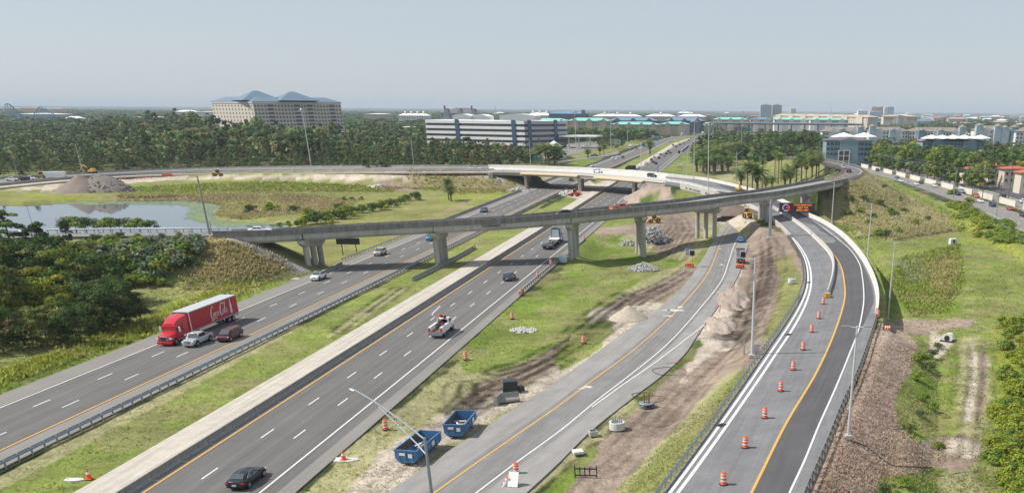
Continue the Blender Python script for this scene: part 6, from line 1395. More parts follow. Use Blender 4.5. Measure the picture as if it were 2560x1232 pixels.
L_car('sedan', 1852, 604, 'blue', 'bright blue coupe driving away on the old ramp', 1, OREF)
L_car('pickup', 1868, 570, 'navy', 'navy blue pickup in the flyover shadow next to the yellow backhoe', 1, OREF)
def F_car(kind, px, py, c, label, off=4.0, sgn=1, P=FLY, dz=-.86, **k):
    i = split_at(P, (px, py)); q = offs(P, off, dz)[i]; d = P[min(i + 1, len(P) - 1)] - P[max(i - 1, 0)]
    return car(kind, q, math.atan2(d[1] * sgn, d[0] * sgn), PT(c), label, **k)
F_car('sedan', 1415, 534, 'black', 'black car on the flyover above the third pier', 2.6); F_car('pickup', 1567, 519, 'orange', 'orange pickup on the flyover', 2.6)
i = split_at(ALEFT, (530, 577)); F_car('sedan', 622, 577, 'white', 'white sedan at the left end of the flyover', 3.0)
q = offs(ALEFT, -5, -.95)[split_at(ALEFT, (33, 582))]; car('sedan', q, 0.1, PT('white'), 'white car behind the trees on the approach road at the left border')
for px, py, kd, c, of, lb in ((2096, 428, 'pickup', 'navy', 5.6, 'dark blue pickup on the embankment road, rearmost of four'),):
    pass
def H_car(kind, px, py, c, lb, z=9.9):
    p = W(px, py, z); car(kind, p, road_dir(FLY, p, 1), PT(c), lb)
H_car('suv', 2068, 424, 'navy', 'dark blue car leftmost of the four on the embankment road'); H_car('suv', 2094, 430, 'black', 'black car left of the black box-shaped one on the embankment road', 10); H_car('pickup', 2109, 422, 'white', 'white vehicle behind the two black ones on the embankment road', 10); H_car('suv', 2122, 432, 'dark', 'boxy black off-roader rightmost on the embankment road', 10.05)
p = W(1495, 432, 6.95); car('suv', p, road_dir(FDA, p, 1), PT('white'), 'white SUV crossing the white bridge'); p = W(1630, 443, 6.75); car('suv', p, road_dir(FDA, p, 1), PT('dark'), 'dark SUV crossing the right end of the white bridge')
# --- far highway traffic
far = [('sedan', 1480, 417, 'white', 'white car merging beside the white bridge parapet'), ('sedan', 1532, 396, 'white', 'white car in the outer lane ahead of the group of four'), ('sedan', 1541, 399, 'white', 'white car nearest of the group of four beyond the bridge'), ('suv', 1557, 395, 'navy', 'dark blue car right of the white cars beyond the bridge'), ('suv', 1549, 388, 'dark', 'dark car topmost of the group of four'),
 ('suv', 1590, 369, 'dark', 'dark car right behind the white box lorry'), ('sedan', 1592, 374, 'grey', 'grey car beside the cab of the white box lorry'), ('sedan', 1594, 365, 'white', 'white car following the white box lorry'), ('sedan', 1604, 372, 'white', 'white car below the blue lorry'), ('sedan', 1655, 345, 'white', 'white car just behind the second blue lorry'), ('suv', 1667, 344, 'dark', 'dark car between two white cars before the far bend'), ('sedan', 1680, 343.5, 'white', 'white car entering the far bend'), ('sedan', 1727, 338, 'dark', 'dark car in the far bend'), ('sedan', 1739, 337, 'dark', 'dark car next to the far end of the bend'), ('sedan', 1765, 335, 'dark', 'last dark car of the oncoming lanes')]
for kd, px, py, c, lb in far: L_car(kd, px, py, c, lb, full=False)
rr = [(1615, 411, 'sedan', 'white'), (1640, 411, 'suv', 'dark'), (1633, 407, 'sedan', 'dark'), (1629, 402, 'suv', 'dark'), (1636, 396, 'suv', 'silver'), (1648, 397, 'suv', 'dark'), (1652, 388, 'sedan', 'dark'), (1660, 390, 'sedan', 'silver'), (1666, 386, 'suv', 'dark'), (1676, 384, 'van', 'grey'), (1671, 380, 'suv', 'dark'), (1683, 365, 'suv', 'dark'), (1690, 368, 'sedan', 'dark'), (1696, 356, 'sedan', 'beige'), (1709, 360, 'sedan', 'grey'), (1714, 355, 'sedan', 'white'), (1722, 352, 'sedan', 'dark'), (1727, 348.5, 'suv', 'dark'), (1733, 347, 'sedan', 'dark'), (1750, 345, 'sedan', 'dark'), (1700, 363, 'sedan', 'dark')]
nm = {'white': 'white', 'dark': 'black', 'silver': 'silver', 'grey': 'grey', 'beige': 'beige'}
ordw = ['nearest', 'second', 'third', 'fourth', 'fifth', 'sixth', 'seventh', 'eighth', 'ninth', 'tenth', 'eleventh', 'twelfth', 'thirteenth', 'fourteenth', 'fifteenth', 'sixteenth']
rr.sort(key=lambda q: -q[1]); cn = {}
for px, py, kd, c in rr:
    n = cn.get(c, 0); cn[c] = n + 1
    L_car(kd, px, py, c, f'{nm[c]} car driving away beyond the white bridge, {ordw[n]} {nm[c]} one counted from the bridge', 1, RREF, full=False, group='cars queuing beyond the white bridge')
# --- street on the right (near lanes toward the camera)
st = [(2194, 428, 'suv', 'dark', -1, 'dark car highest on the street, by the first wall panels'), (2243, 446, 'sedan', 'grey', -1, 'grey car above the first white sedan of the near lanes'), (2252, 455, 'sedan', 'white', -1, 'white sedan leftmost in the near lanes of the street'), (2287, 444, 'sedan', 'white', 1, 'white car alone close to the white wall'), (2290, 463, 'sedan', 'white', -1, 'white sedan beside a black one in the near lanes'), (2302, 459, 'sedan', 'dark', -1, 'black sedan touching the white one in the near lanes'), (2337, 468, 'suv', 'white', -1, 'white SUV in the middle of the near lanes'), (2359, 460, 'sedan', 'white', 1, 'white car on the far lanes left of the median strip gap'),
      (2394, 488, 'suv', 'dark', -1, 'dark SUV next to the pale blue one'), (2404, 482, 'suv', 'lblue', -1, 'pale blue SUV beside the dark one'), (2441, 494, 'suv', 'orange', -1, 'orange car on the street'), (2450, 506, 'sedan', 'white', -1, 'white sedan just below the orange car'), (2506, 494, 'suv', 'black', 1, 'black SUV alone in the far lanes near the white wall'), (2481, 516, 'suv', 'navy', -1, 'navy car between the white sedan and the red car'), (2526, 525, 'sedan', 'red', -1, 'dark red sedan low on the street'), (2556, 507, 'suv', 'white', 1, 'white SUV at the right border in the far lanes'), (2558, 541, 'suv', 'dark', -1, 'dark car cut by the right border')]
for px, py, kd, c, sg, lb in st:
    p = inc(px, py); car(kd, p, road_dir(SREF, p, -sg), PT(c), lb, full=True)
for px, py, kd, c, lb in ((2330, 440, 'sedan', 'white', 'white car parked left of the red-roofed houses'), (2342, 441, 'sedan', 'silver', 'silver car parked beside the white one behind the wall'), (2368, 448, 'suv', 'dark', 'dark SUV parked behind the white wall under the trees'), (2405, 453, 'sedan', 'navy', 'navy car parked before the first red-roofed house'), (2525, 466, 'sedan', 'silver', 'silver car parked before the red-roofed house near the border'), (2552, 470, 'suv', 'dark', 'dark car parked at the right border behind the wall'),
                          (1420, 372, 'van', 'white', 'white van parked left in the filling station lot'), (1414, 380, 'sedan', 'silver', 'silver car parked low in the filling station lot'), (1448, 372, 'van', 'white', 'white van parked under the canopy edge'), (1465, 366, 'sedan', 'white', 'white car parked right in the filling station lot'), (1408, 399, 'van', 'white', 'white van on the merging lane behind the white bridge'), (1486, 391, 'pickup', 'slate', 'blue-grey pickup on the merging lane'),
                          (1862, 352, 'sedan', 'dark', 'dark car on the side road right of the far highway'), (2045, 397, 'van', 'silver', 'silver van behind the palms on the cross street')):
    p = inc(px, py); car(kd, p, rng.random() * .6 - .2 + (R(200) if c == 'white' else 0), PT(c), lb, full=False)
# --- lorries
def wheels(o, xs, w, r=.52, z=None):
    tm = MB().tube((0, -.28, 0), (0, .28, 0), r, r, 18).mesh('wheel', smooth=True); rm = MB().tube((0, -.30, 0), (0, .30, 0), r * .55, r * .55, 12).mesh('rim')
    for x in xs:
        for s_ in (1, -1): a = link_mesh('wheel', tm, o, M_black); a.location = (x, s_ * (w / 2 - .3), r if z is None else z); link_mesh('rim', rm, a, M_rim)
def tractor(o, pm, x0=0.0, fairing=True):
    """conventional tractor, front bumper at x0, extends to -x"""
    def X(v): return x0 - v
    hood = loft_sym([(X(.1), [(0, .6), (.95, .6), (1.0, .8), (.92, 1.35), (.6, 1.5), (0, 1.55)]), (X(.5), [(0, .6), (1.1, .6), (1.15, .8), (1.02, 1.55), (.7, 1.72), (0, 1.78)]), (X(1.9), [(0, .6), (1.15, .6), (1.2, .8), (1.12, 1.75), (.85, 1.95), (0, 2.0)])]); hood.build('hood', pm, o, smooth=True)
    MB().box((X(2.75), 0, 1.75), (1.75, 2.3, 2.1), top=.96).build('cab', pm, o, bevel=.1); MB().box((X(4.35), 0, 1.95), (1.6, 2.44, 2.5), top=.98).build('sleeper', pm, o, bevel=.1)
    if fairing: loft_sym([(X(2.15), [(0, 2.7), (.95, 2.7), (.95, 2.8), (.8, 2.95), (0, 3.0)]), (X(3.0), [(0, 2.7), (1.1, 2.7), (1.12, 3.0), (1.0, 3.5), (0, 3.62)]), (X(5.15), [(0, 2.7), (1.22, 2.7), (1.24, 3.1), (1.18, 3.85), (0, 4.0)])]).build('roof_fairing', pm, o, smooth=True)
    MB().quad((X(1.86), -1.0, 1.98), (X(1.86), 1.0, 1.98), (X(2.12), .93, 2.7), (X(2.12), -.93, 2.7)).build('windscreen', M_glassl, o)
    for s_ in (1, -1):
        MB().box((X(2.7), s_ * 1.14, 2.2), (1.1, .06, .65)).build('side_window', M_glass, o)
        MB().box((X(2.2), s_ * 1.5, 2.2), (.18, .28, .75)).build('mirror', M_whitep, o, bevel=.04); MB().box((X(.28), s_ * .96, 1.15), (.4, .36, .26)).build('headlight', M_head, o, bevel=.05)
        MB().tube((X(3.2), s_ * 1.1, .85), (X(4.7), s_ * 1.1, .85), .33, .33, 12).build('fuel_tank', M_chrome, o)
    MB().box((X(.08), 0, 1.12), (.16, 1.15, .8)).build('grille', M_chrome, o, bevel=.08); MB().box((X(.02), 0, 1.12), (.1, .95, .62)).build('grille_mesh', M_dark, o)
    MB().box((X(.15), 0, .52), (.42, 2.36, .42)).build('bumper', pm, o, bevel=.1); MB().box((X(5.4), 0, .75), (4.6, .95, .3)).build('chassis', M_dark, o)
    wheels(o, (X(1.25), X(5.9), X(7.2)), 2.45)
# red cola lorry
REDP = mat('lorry_red', (.52, .010, .022), rough=.3, coat=.5, noise=[(1.5, .04, ONE)]); REDM = mat('trailer_red', (.44, .010, .028), rough=.45, noise=[(.6, .05, ONE)])
pf = inc(413, 866); a = road_dir(LREF, pf, -1); o = empty('semi_truck', tuple(pf), a, 'red articulated lorry with white script lettering on its long trailer', 'lorry'); tractor(o, REDP, 0)
tr = empty('trailer', (0, 0, 0)); tr.parent = o; bx_ = MB().box((0, 0, 0), (14.6, 2.6, 2.85)).build('box', REDM, tr, bevel=.03); bx_.location = (-12.9, 0, 2.62)
MB().box((-12.9, 0, 4.07), (14.64, 2.62, .06)).build('roof', mat('trailer_roof', (.45, .47, .48), rough=.5), tr); MB().box((-12.9, 0, 1.12), (14.64, 2.64, .2)).build('bottom_rail', M_galv, tr); MB().box((-12.9, 0, 4.0), (14.66, 2.66, .1)).build('top_rail', M_galv, tr)
for y in (1.31, -1.31): MB().box((-5.62, y, 2.6), (.16, .06, 2.9)).build('corner_post', M_whitep, tr)
MB().box((-20.2, 0, .75), (.1, 2.2, .12)).build('rear_bar', M_dark, tr)
tm = MB().tube((0, -.28, 0), (0, .28, 0), .52, .52, 18).mesh('wheel', smooth=True)
for x in (-17.0, -18.3):
    for s_ in (1, -1): q = link_mesh('wheel', tm, tr, M_black); q.location = (x, s_ * .98, .52)
    for s_ in (1, -1): MB().tube((x, s_ * 1.27, .52), (x, s_ * 1.275, .52), .29, .29, 10).build('rim', M_rim, tr)
MB().box((-17.6, 0, .85), (3, .9, .3)).build('bogie', M_dark, tr); MB().box((-8.3, .8, .6), (.12, .12, 1)).build('landing_leg', M_dark, tr); MB().box((-8.3, -.8, .6), (.12, .12, 1)).build('landing_leg', M_dark, tr)
# lettering: pen strokes (x to the right when read, y up), variable width, italic
STK = {
 'C': [(1.0, 1.75, .10), (.92, 2.02, .12), (.72, 2.1, .13), (.42, 1.8, .2), (.22, 1.2, .26), (.18, .6, .26), (.32, .12, .2), (.6, 0, .14), (.9, .25, .10)],
 'o': [(.36, .9, .1), (.16, .72, .16), (.1, .38, .18), (.22, .06, .13), (.44, .04, .12), (.58, .3, .17), (.58, .66, .16), (.42, .9, .1), (.36, .9, .1)],
 'c': [(.52, .7, .13), (.44, .9, .1), (.24, .86, .13), (.1, .5, .18), (.14, .14, .14), (.36, 0, .11), (.6, .2, .08)],
 'a': [(.56, .82, .1), (.36, .92, .1), (.16, .7, .15), (.1, .34, .17), (.22, .04, .12), (.4, .14, .1), (.56, .6, .13), (.58, .9, .15), (.56, .4, .16), (.62, .06, .12), (.84, .16, .07)],
 'l': [(.1, .2, .12), (.4, 1.0, .12), (.58, 1.7, .12), (.5, 1.98, .1), (.34, 1.7, .15), (.26, .8, .2), (.28, .16, .16), (.46, .02, .11), (.7, .2, .07)]}
def strokes(seq, m):
    for pts in seq:
        P = catmull([(a_, b_, w_) for a_, b_, w_ in pts], .06); n = len(P); t = np.gradient(P[:, :2], axis=0); t /= np.linalg.norm(t, axis=1)[:, None] + 1e-9
        ln = np.stack([-t[:, 1], t[:, 0]], 1) * P[:, 2:3] * .5; b = len(m.v)
        for k in range(n): m.v.append((P[k, 0] + ln[k, 0], P[k, 1] + ln[k, 1], 0.0)); m.v.append((P[k, 0] - ln[k, 0], P[k, 1] - ln[k, 1], 0.0))
        for k in range(n - 1): m.f.append((b + 2 * k, b + 2 * k + 1, b + 2 * k + 3, b + 2 * k + 2))
    return m
def script_word():
    m = MB(); x = 0; seq = []
    def put_(ch, x, s_=1.0, dy=0): seq.append([(p_[0] * s_ + x + (p_[1] * s_ + dy) * .16, p_[1] * s_ + dy, p_[2] * s_) for p_ in STK[ch]])
    put_('C', 0, 1.15, -.1); put_('o', 1.0); put_('c', 1.72); put_('a', 2.38); seq.append([(3.35, .62, .15), (3.5, .64, .17), (3.68, .66, .13)])
    put_('C', 3.55, 1.25, -.12); put_('o', 4.62); put_('l', 5.2, 1.0); put_('a', 5.86)
    seq.append([(.55, -.1, .10), (.3, -.42, .18), (.55, -.62, .22), (1.2, -.42, .15), (1.8, -.28, .11), (2.1, -.42, .16), (2.3, -.5, .1), (2.45, -.3, .05)])
    seq.append([(4.55, 2.25, .09), (4.95, 2.5, .15), (5.5, 2.2, .19), (5.9, 2.15, .16), (6.35, 2.55, .07)])
    seq.append([(.5, -.05, .12), (.35, -.25, .14), (.4, -.5, .14)])
    return strokes(seq, m)
for side in (1, -1):
    wm_ = script_word(); s_ = .80
    wm_.v = [(-(p_[0] - 3.4) * s_ * (1 if side > 0 else -1), 0, (p_[1] - .9) * s_ * .92) for p_ in wm_.v]
    q = wm_.build('script_lettering', M_whitep, bx_); q.location = (-1.3 if side > 0 else -1.3, side * 1.315, -.06)
    bo = MB(); prof = [(.0, -1.15), (.26, -1.12), (.30, -.7), (.22, -.3), (.28, .05), (.22, .35), (.1, .75), (.09, 1.1), (.12, 1.14), (.12, 1.24), (0, 1.25)]
    bo.add([(a_, 0, b_) for a_, b_ in prof] + [(-a_, 0, b_) for a_, b_ in prof[::-1]], [tuple(range(2 * len(prof)))])
    q = bo.build('bottle_emblem', M_whitep, bx_); q.location = (-5.1, side * 1.318, 0)
# blue flatbed lorry going away
p = inc(1392, 606); a = road_dir(RREF, p, 1); o = empty('flatbed_truck', tuple(p), a, 'blue lorry with a low empty flatbed beside the third flyover pier', 'lorry'); BLP = mat('lorry_blue', (.02, .14, .33), rough=.35, coat=.4); tractor(o, BLP, 4.2)
MB().box((-1.25, 0, 2.4), (.1, 1.9, 2.2)).build('rear_panel', B_grey, o); MB().box((-3.2, 0, 1.35), (3.4, 2.5, .2)).build('deck_plate', Rf_white, o); MB().box((-9.6, 0, 1.0), (10.0, 2.6, .3)).build('flatbed', mat('bed_grey', (.10, .10, .11), rough=.7, noise=[(2, .2, ONE)]), o)
for k in range(5): MB().box((-6 - k * 1.7, (-1) ** k * .4, 1.3), (1.4, .7, .3), .4 * k).build('cargo', (M_dark, M_concdark, M_galv)[k % 3], o, bevel=.05)
wheels(o, (-11.4, -12.7, -2.2), 2.5)
# white utility crane truck
p = inc(1107, 833); a = road_dir(RREF, p, 1); o = empty('utility_truck', tuple(p), a, 'white utility truck with folded crane boom and red gear on the right carriageway', 'utility truck')
loft_sym([(2.1, [(0, .6), (1.05, .6), (1.08, 1.2), (.95, 1.45), (0, 1.5)]), (3.2, [(0, .6), (1.02, .6), (1.05, 1.1), (.9, 1.3), (0, 1.34)]), (3.45, [(0, .7), (.9, .7), (.92, 1.0), (.8, 1.1), (0, 1.12)])]).build('hood', M_whitep, o, smooth=True)
MB().box((1.3, 0, 1.55), (1.7, 2.1, 1.5), top=.86).build('cab', M_whitep, o, bevel=.1); MB().box((.52, 0, 1.9), (.1, 1.5, .6)).build('rear_window', M_glass, o)
for s_ in (1, -1): MB().box((-1.6, s_ * .92, 1.25), (3.9, .42, 1.0)).build('side_locker', M_whitep, o, bevel=.04); MB().box((-3.62, s_ * .95, 1.3), (.1, .3, .5)).build('tail_light', M_tail, o); MB().box((1.5, s_ * 1.05, 1.95), (.8, .05, .45)).build('side_window', M_glass, o)
MB().box((-1.7, 0, 1.0), (3.9, 1.45, .12)).build('deck', mat('rusty_deck', (.16, .09, .06), rough=.8, noise=[(3, .3, ONE)]), o); MB().box((-3.75, 0, .75), (.3, 2.2, .5)).build('rear_step', M_galv, o)
MB().lathe([(.45, 0), (.4, .8), (.3, 1.2)], (-.1, .1, 1.1), 12).build('crane_turret', M_dark, o); MB().tube((-.2, .1, 2.2), (-2.6, .5, 3.6), .16, .13, 8).build('boom', M_whitep, o); MB().tube((-2.6, .5, 3.6), (1.4, .4, 4.1), .14, .10, 8).build('upper_boom', M_whitep, o)
m_ = MB(); [m_.tube((-2.7, -.9 + k * .2, 1.1), (-2.7, -.9 + k * .2, 2.0), .03, .03, 4) for k in range(6)]; m_.tube((-2.7, -1, 2), (-2.7, .3, 2), .04, .04, 4).build('rack', M_dark, o)
for k in range(4): MB().lathe([(.24, 0), (.24, .35)], (1.0 - k * .3, -.3 + k * .2, 2.35 + .1 * k), 8).build('cone_stack' if k == 1 else 'cable_reel', M_orange if k % 2 else M_dark, o)
MB().box((-.9, -.4, 1.6), (.9, .4, .7), .4).build('red_hoist', mat('hoist_red', (.5, .03, .03), rough=.5), o, bevel=.08)
wheels(o, (2.6, -2.3), 2.2, .45)
# distant box lorries
def box_lorry(px, py, P, sgn, c_cab, c_box, label, L_=9):
    p = inc(px, py); a = road_dir(P, p, sgn); o = empty('box_lorry', tuple(p), a, label, 'lorry'); MB().box((L_ / 2 - .9, 0, 1.6), (2.0, 2.4, 2.3), top=.93).build('cab', c_cab, o, bevel=.15); MB().box((-.9, 0, 2.45), (L_ - 2.2, 2.6, 2.9)).build('box', c_box, o, bevel=.06)
    MB().box((L_ / 2 + .05, 0, 2.05), (.06, 2.0, .8)).build('windscreen', M_glassl, o); MB().box((-.5, 0, .8), (L_ - 1, 1, .3)).build('chassis', M_dark, o); wheels(o, (L_ / 2 - 1.2, -L_ / 2 + 1.2, -L_ / 2 + 2.5), 2.4)
box_lorry(1576, 373, LREF, -1, M_whitep, B_white, 'white box lorry leading the oncoming traffic beyond the bridge'); box_lorry(1610, 367, LREF, -1, BLP, BLP, 'blue lorry left of the solitary palm'); box_lorry(1632, 348, LREF, -1, M_whitep, B_white, 'white lorry beside the second blue lorry in the distance'); box_lorry(1643, 352, LREF, -1, BLP, mat('trailer_blue', (.05, .22, .5), rough=.4), 'second blue lorry farther up the oncoming lanes'); box_lorry(1705, 340, LREF, -1, M_whitep, B_cream, 'cream lorry in the far bend'); box_lorry(1757, 336.5, LREF, -1, M_whitep, B_white, 'last white lorry of the oncoming lanes'); box_lorry(1742, 349, RREF, 1, B_grey, B_grey, 'grey lorry driving away in the far bend')
# ---------------------------------------------------------------- poles, signs, work-zone objects
def pole(px, py, ty, label, kind='steel', arm=None, r=.16, base=None, z=None, name='light_pole', group=None):
    p = base if base is not None else (W(px, py, z) if z is not None else G(px, py)); h = top_h(p, ty) - p[2]
    m_ = {'steel': M_steelpole, 'conc': M_concpole, 'wood': M_wood}[kind]
    o = empty(name, tuple(p), 0, label, {'light_pole': 'light pole', 'utility_pole': 'utility pole', 'high_mast': 'light mast'}.get(name, 'pole'), group)
    MB().tube((0, 0, -.3), (0, 0, h), r, r * .55, 10).build('shaft', m_, o, smooth=True)
    if name == 'light_pole' and kind == 'steel': MB().box((0, 0, .15), (r * 4, r * 4, .5)).build('base', M_conc, o, bevel=.04)
    for a, L_ in (arm or []):
        dx, dy = math.cos(a) * L_, math.sin(a) * L_
        MB().tube((0, 0, h - .15), (dx, dy, h - .02), .06, .05, 6).build('arm', m_, o)
        MB().box((dx * 1.15, dy * 1.15, h - .02), (.75, .32, .12), a).build('lamp_head', M_galv, o, bevel=.03)
    if name == 'high_mast':
        MB().lathe([(1.3, 0), (1.4, .2), (1.3, .35)], (0, 0, h - .6), 12).build('lamp_ring', M_galv, o)
        for k in range(8): MB().lathe([(.42, 0), (.30, .5)], (1.7 * math.cos(k * .785), 1.7 * math.sin(k * .785), h - 1.1), 8).build('lamp_head', M_galv, o)
    if name == 'utility_pole': 
        for q in (h - .6, h - 2.0): MB().box((0, 0, q), (2.6, .14, .16), .5).build('crossarm', m_, o)
    return o, Vector(p), h
pole(2120, 1096, 815, 'steel light pole standing in the mulch right beside the new ramp', arm=[(R(180), 1.0), (0, .9)], r=.17)
pole(2219, 800, 606, 'steel light pole beside the near end of the white parapet', arm=[(R(180), 1.0), (0, .9)], r=.17)
pole(2168, 652, 508, 'steel light pole rising behind the white parapet in the bend', arm=[(R(180), 1.2)], r=.17, z=2.5)
pole(2079, 560, 456, 'steel light pole in front of the dark hill face by the flyover', arm=[(R(180), 1.2)], r=.17, z=2.5)
pole(1880, 893, 645, 'tall steel light pole standing alone between old and new ramp', arm=[(R(185), 1.9)], r=.22)
pole(1770, 490, 305, 'tall thin steel mast behind the flyover left of the grove', arm=None, r=.2, z=4, name='high_mast')
pole(1735, 441, 300, 'tall floodlight mast at the far side of the white bridge end', r=.24, name='high_mast', z=1)
pole(1718, 438, 378, 'short steel pole left of the tall mast', z=1); pole(1840, 470, 379, 'steel pole on the far edge of the ramp before the palms', z=4)
pole(1603, 430, 356, 'white steel pole on the white bridge parapet', z=4.5, arm=[(0, 1.0)]); pole(1327, 414, 345, 'white leaning-looking pole left on the white bridge', z=3); pole(1035, 414, 349, 'white pole on the far loop road left of the bridge', z=5)
pole(778, 416, 272, 'tall floodlight mast in front of the hotel', name='high_mast', r=.26, z=4); pole(1442, 402, 278, 'floodlight mast beyond the white bridge, left of the highway', name='high_mast', r=.25, z=0)
pole(1528, 378, 300, 'floodlight mast left of the far traffic', name='high_mast', r=.25, z=0); pole(1569, 360, 280, 'floodlight mast above the first box lorry', name='high_mast', r=.25, z=0); pole(1853, 385, 278, 'floodlight mast beside the curving highway on the right', name='high_mast', r=.25, z=0)
pole(1500, 350, 300, 'thin floodlight mast over the filling station', name='high_mast', r=.2, z=0); pole(1690, 335, 298, 'small distant floodlight mast by the far bend', name='high_mast', r=.25, z=0); pole(1745, 330, 290, 'distant floodlight mast at the end of the bend', name='high_mast', r=.25, z=0)
pole(207, 433, 361, 'pale pole behind the spoil heaps on the far loop road', z=1.5); pole(46, 444, 322, 'grey pole at the far left in front of the wood', z=1.2, kind='conc')
# concrete pole with twin brackets beside the left abutment
o, p, h = pole(525, 590, 440, 'tall weathered concrete pole at the left end of the flyover', kind='conc', r=.26, arm=[(R(190), .9)], z=7.5); 
pole(530, 584, 552, 'short companion post beside the weathered pole', kind='conc', r=.14, z=7.6, name='post')
pole(418, 690, 600, 'thin grey snag post among the silvery shrubs', kind='conc', r=.10, name='post')
# big cobra-head lamp in the foreground
zt = 11.2; tp = W(1062, 1098, zt); lp = W(885, 976, zt + .9); o = empty('street_lamp', (tp.x, tp.y, 0), 0, 'large street lamp in the foreground leaning its long double arm over the carriageway', 'street lamp')
MB().tube((tp.x, tp.y, -.2), (tp.x, tp.y, zt + .15), .17, .10, 12).build('shaft', M_galv, o, world=True, smooth=True)
d = lp - tp; d.z = 0
ap = [tp + d * t + Vector((0, 0, 1.0 * math.sin(t * math.pi / 2) ** .9)) for t in np.linspace(0, 1, 9)]; MB().path([tuple(q) for q in ap], .07, 8).build('upper_arm', M_galv, o, world=True)
bp = [tp + d * t + Vector((0, 0, -1.25 + (1.25 + .62) * (t / .62) ** .8)) for t in np.linspace(0, .62, 6)]; MB().path([tuple(q) for q in bp], .06, 8).build('lower_arm', M_galv, o, world=True)
MB().tube(tuple(ap[3]), tuple(bp[3]), .035, .035, 6).build('brace', M_galv, o, world=True)
u = d.normalized(); lh = MB(); secs = []
for t, w_, hh_ in ((-.1, .07, .06), (.15, .16, .10), (.45, .20, .13), (.75, .16, .10), (.88, .05, .04)):
    c = lp + u * t; n_ = Vector((-u.y, u.x, 0)); secs.append([tuple(c + n_ * w_ * math.cos(a) + Vector((0, 0, hh_ * math.sin(a)))) for a in np.linspace(0, 6.28, 11)[:-1]])
lh.loft(secs).build('lamp_head', M_galv, o, world=True, smooth=True)
# utility poles and wires along the street
ups = []
for k, (px, py, ty) in enumerate(((2068, 398, 330), (2112, 402, 350), (2176, 418, 372), (2245, 438, 392), (2268, 468, 408), (2335, 452, 402), (2383, 500, 430), (2455, 498, 420), (2490, 540, 475), (2520, 500, 400), (1975, 370, 318), (2100, 430, 372))):
    o, p, h = pole(px, py, ty, f"wooden utility pole {('by the blue apartment house', 'right of the blue apartment house', 'at the first wall panels', 'among the bright street trees', 'at the top of the hill by the fence', 'in front of the parked cars', 'beside the dark and pale blue SUVs', 'in front of the red-roofed houses', 'nearest on the fence line of the street', 'at the right end of the wire row', 'in the junction trees', 'behind the embankment road')[k]}", kind='wood' if k not in (4, 6, 8) else 'conc', r=.17, name='utility_pole', z=0); ups.append((p, h))
def wire(a, b, sag, label, r=.035):
    pts = [a + (b - a) * t - Vector((0, 0, sag * 4 * t * (1 - t))) for t in np.linspace(0, 1, 12)]; m_ = MB().path([tuple(q) for q in pts], r, 3); ob = m_.build('power_wire', M_galv); tag(ob, label, 'wire', 'wires along the street')
for i, j in ((0, 2), (2, 3), (3, 5), (5, 7), (7, 9)):
    for q in (.5, 1.2, 2.2): wire(ups[i][0] + Vector((0, 0, ups[i][1] - q)), ups[j][0] + Vector((0, 0, ups[j][1] - q)), 1.2, 'thin sagging power wire between the utility poles of the street')
for i in (2, 3, 5): 
    for q in (.4, 1.0): wire(ups[10][0] + Vector((0, 0, ups[10][1] - q)), ups[i][0] + Vector((0, 0, ups[i][1] - q)), 3, 'long thin power wire crossing from the junction trees')
# --- traffic drums
dm = MB().lathe([(.27, .0), (.27, .06), (.23, .08), (.225, .9), (.20, .95), (.08, .97), (.08, 1.02)], (0, 0, .05), 16).mesh('drum', smooth=True); bm_ = MB().lathe([(.36, 0), (.36, .06), (.25, .07)], (0, 0, 0), 8).mesh('rubber_base')
bd = [MB().lathe([(.238, a), (.238, a + .12)], (0, 0, 0), 16).mesh('white_band') for a in (.28, .58)] ; bd.append(MB().lathe([(.232, .84), (.232, .92)], (0, 0, 0), 16).mesh('white_band'))
def drum(p, label, group=None, s_=1.15, lay=False):
    o = empty('traffic_drum', tuple(p), rng.random() * 6, label, 'traffic drum', group); o.scale = (s_,) * 3
    link_mesh('drum', dm, o, M_orange); link_mesh('rubber_base', bm_, o, M_black)
    for b in bd: link_mesh('white_band', b, o, M_refl)
    if lay: o.rotation_euler = (R(88), 0, R(75)); o.location.z += .3
    return o
ordn = ('nearest', 'second', 'third', 'fourth', 'fifth', 'sixth', 'seventh', 'eighth', 'ninth')
for k, (px, py) in enumerate(((1809, 1210), (1863, 1118), (1912, 1044), (1952, 977), (1983, 924), (2008, 874), (2029, 830), (2047, 796), (2058, 760))):
    drum(W(px, py, zr + .015), f'orange and white traffic drum on the new ramp, {ordn[k]} of the line of nine', 'drums in line on the new ramp')
for px, py, z, lb in ((2194, 794, None, 'drum standing at the end of the white parapet'), (965, 1074, None, 'drum in the grass left of the blue dumpsters'), (1165, 899, None, 'drum in the grass beside the utility truck'), (1281, 797, None, 'drum in the bright green grass below the short guardrail'), (1459, 858, None, 'drum between the dirt track and the old ramp'), (1303, 738, None, 'drum at the yellow tip of the short guardrail'), (1460, 601, None, 'drum just right of the third flyover pier'), (1438, 618, None, 'drum half hidden by the third flyover pier'), (1377, 662, None, 'drum on the shoulder in the flyover shadow'), (1344, 694, None, 'drum beside the middle of the short guardrail'), (1291, 1184, None, 'drum behind the folded barricade at the bottom edge')):
    drum(G(px, py), 'orange and white traffic ' + lb)
drum(G(2207, 824), 'fallen traffic drum lying on the mulch slope below the parapet end', lay=True)
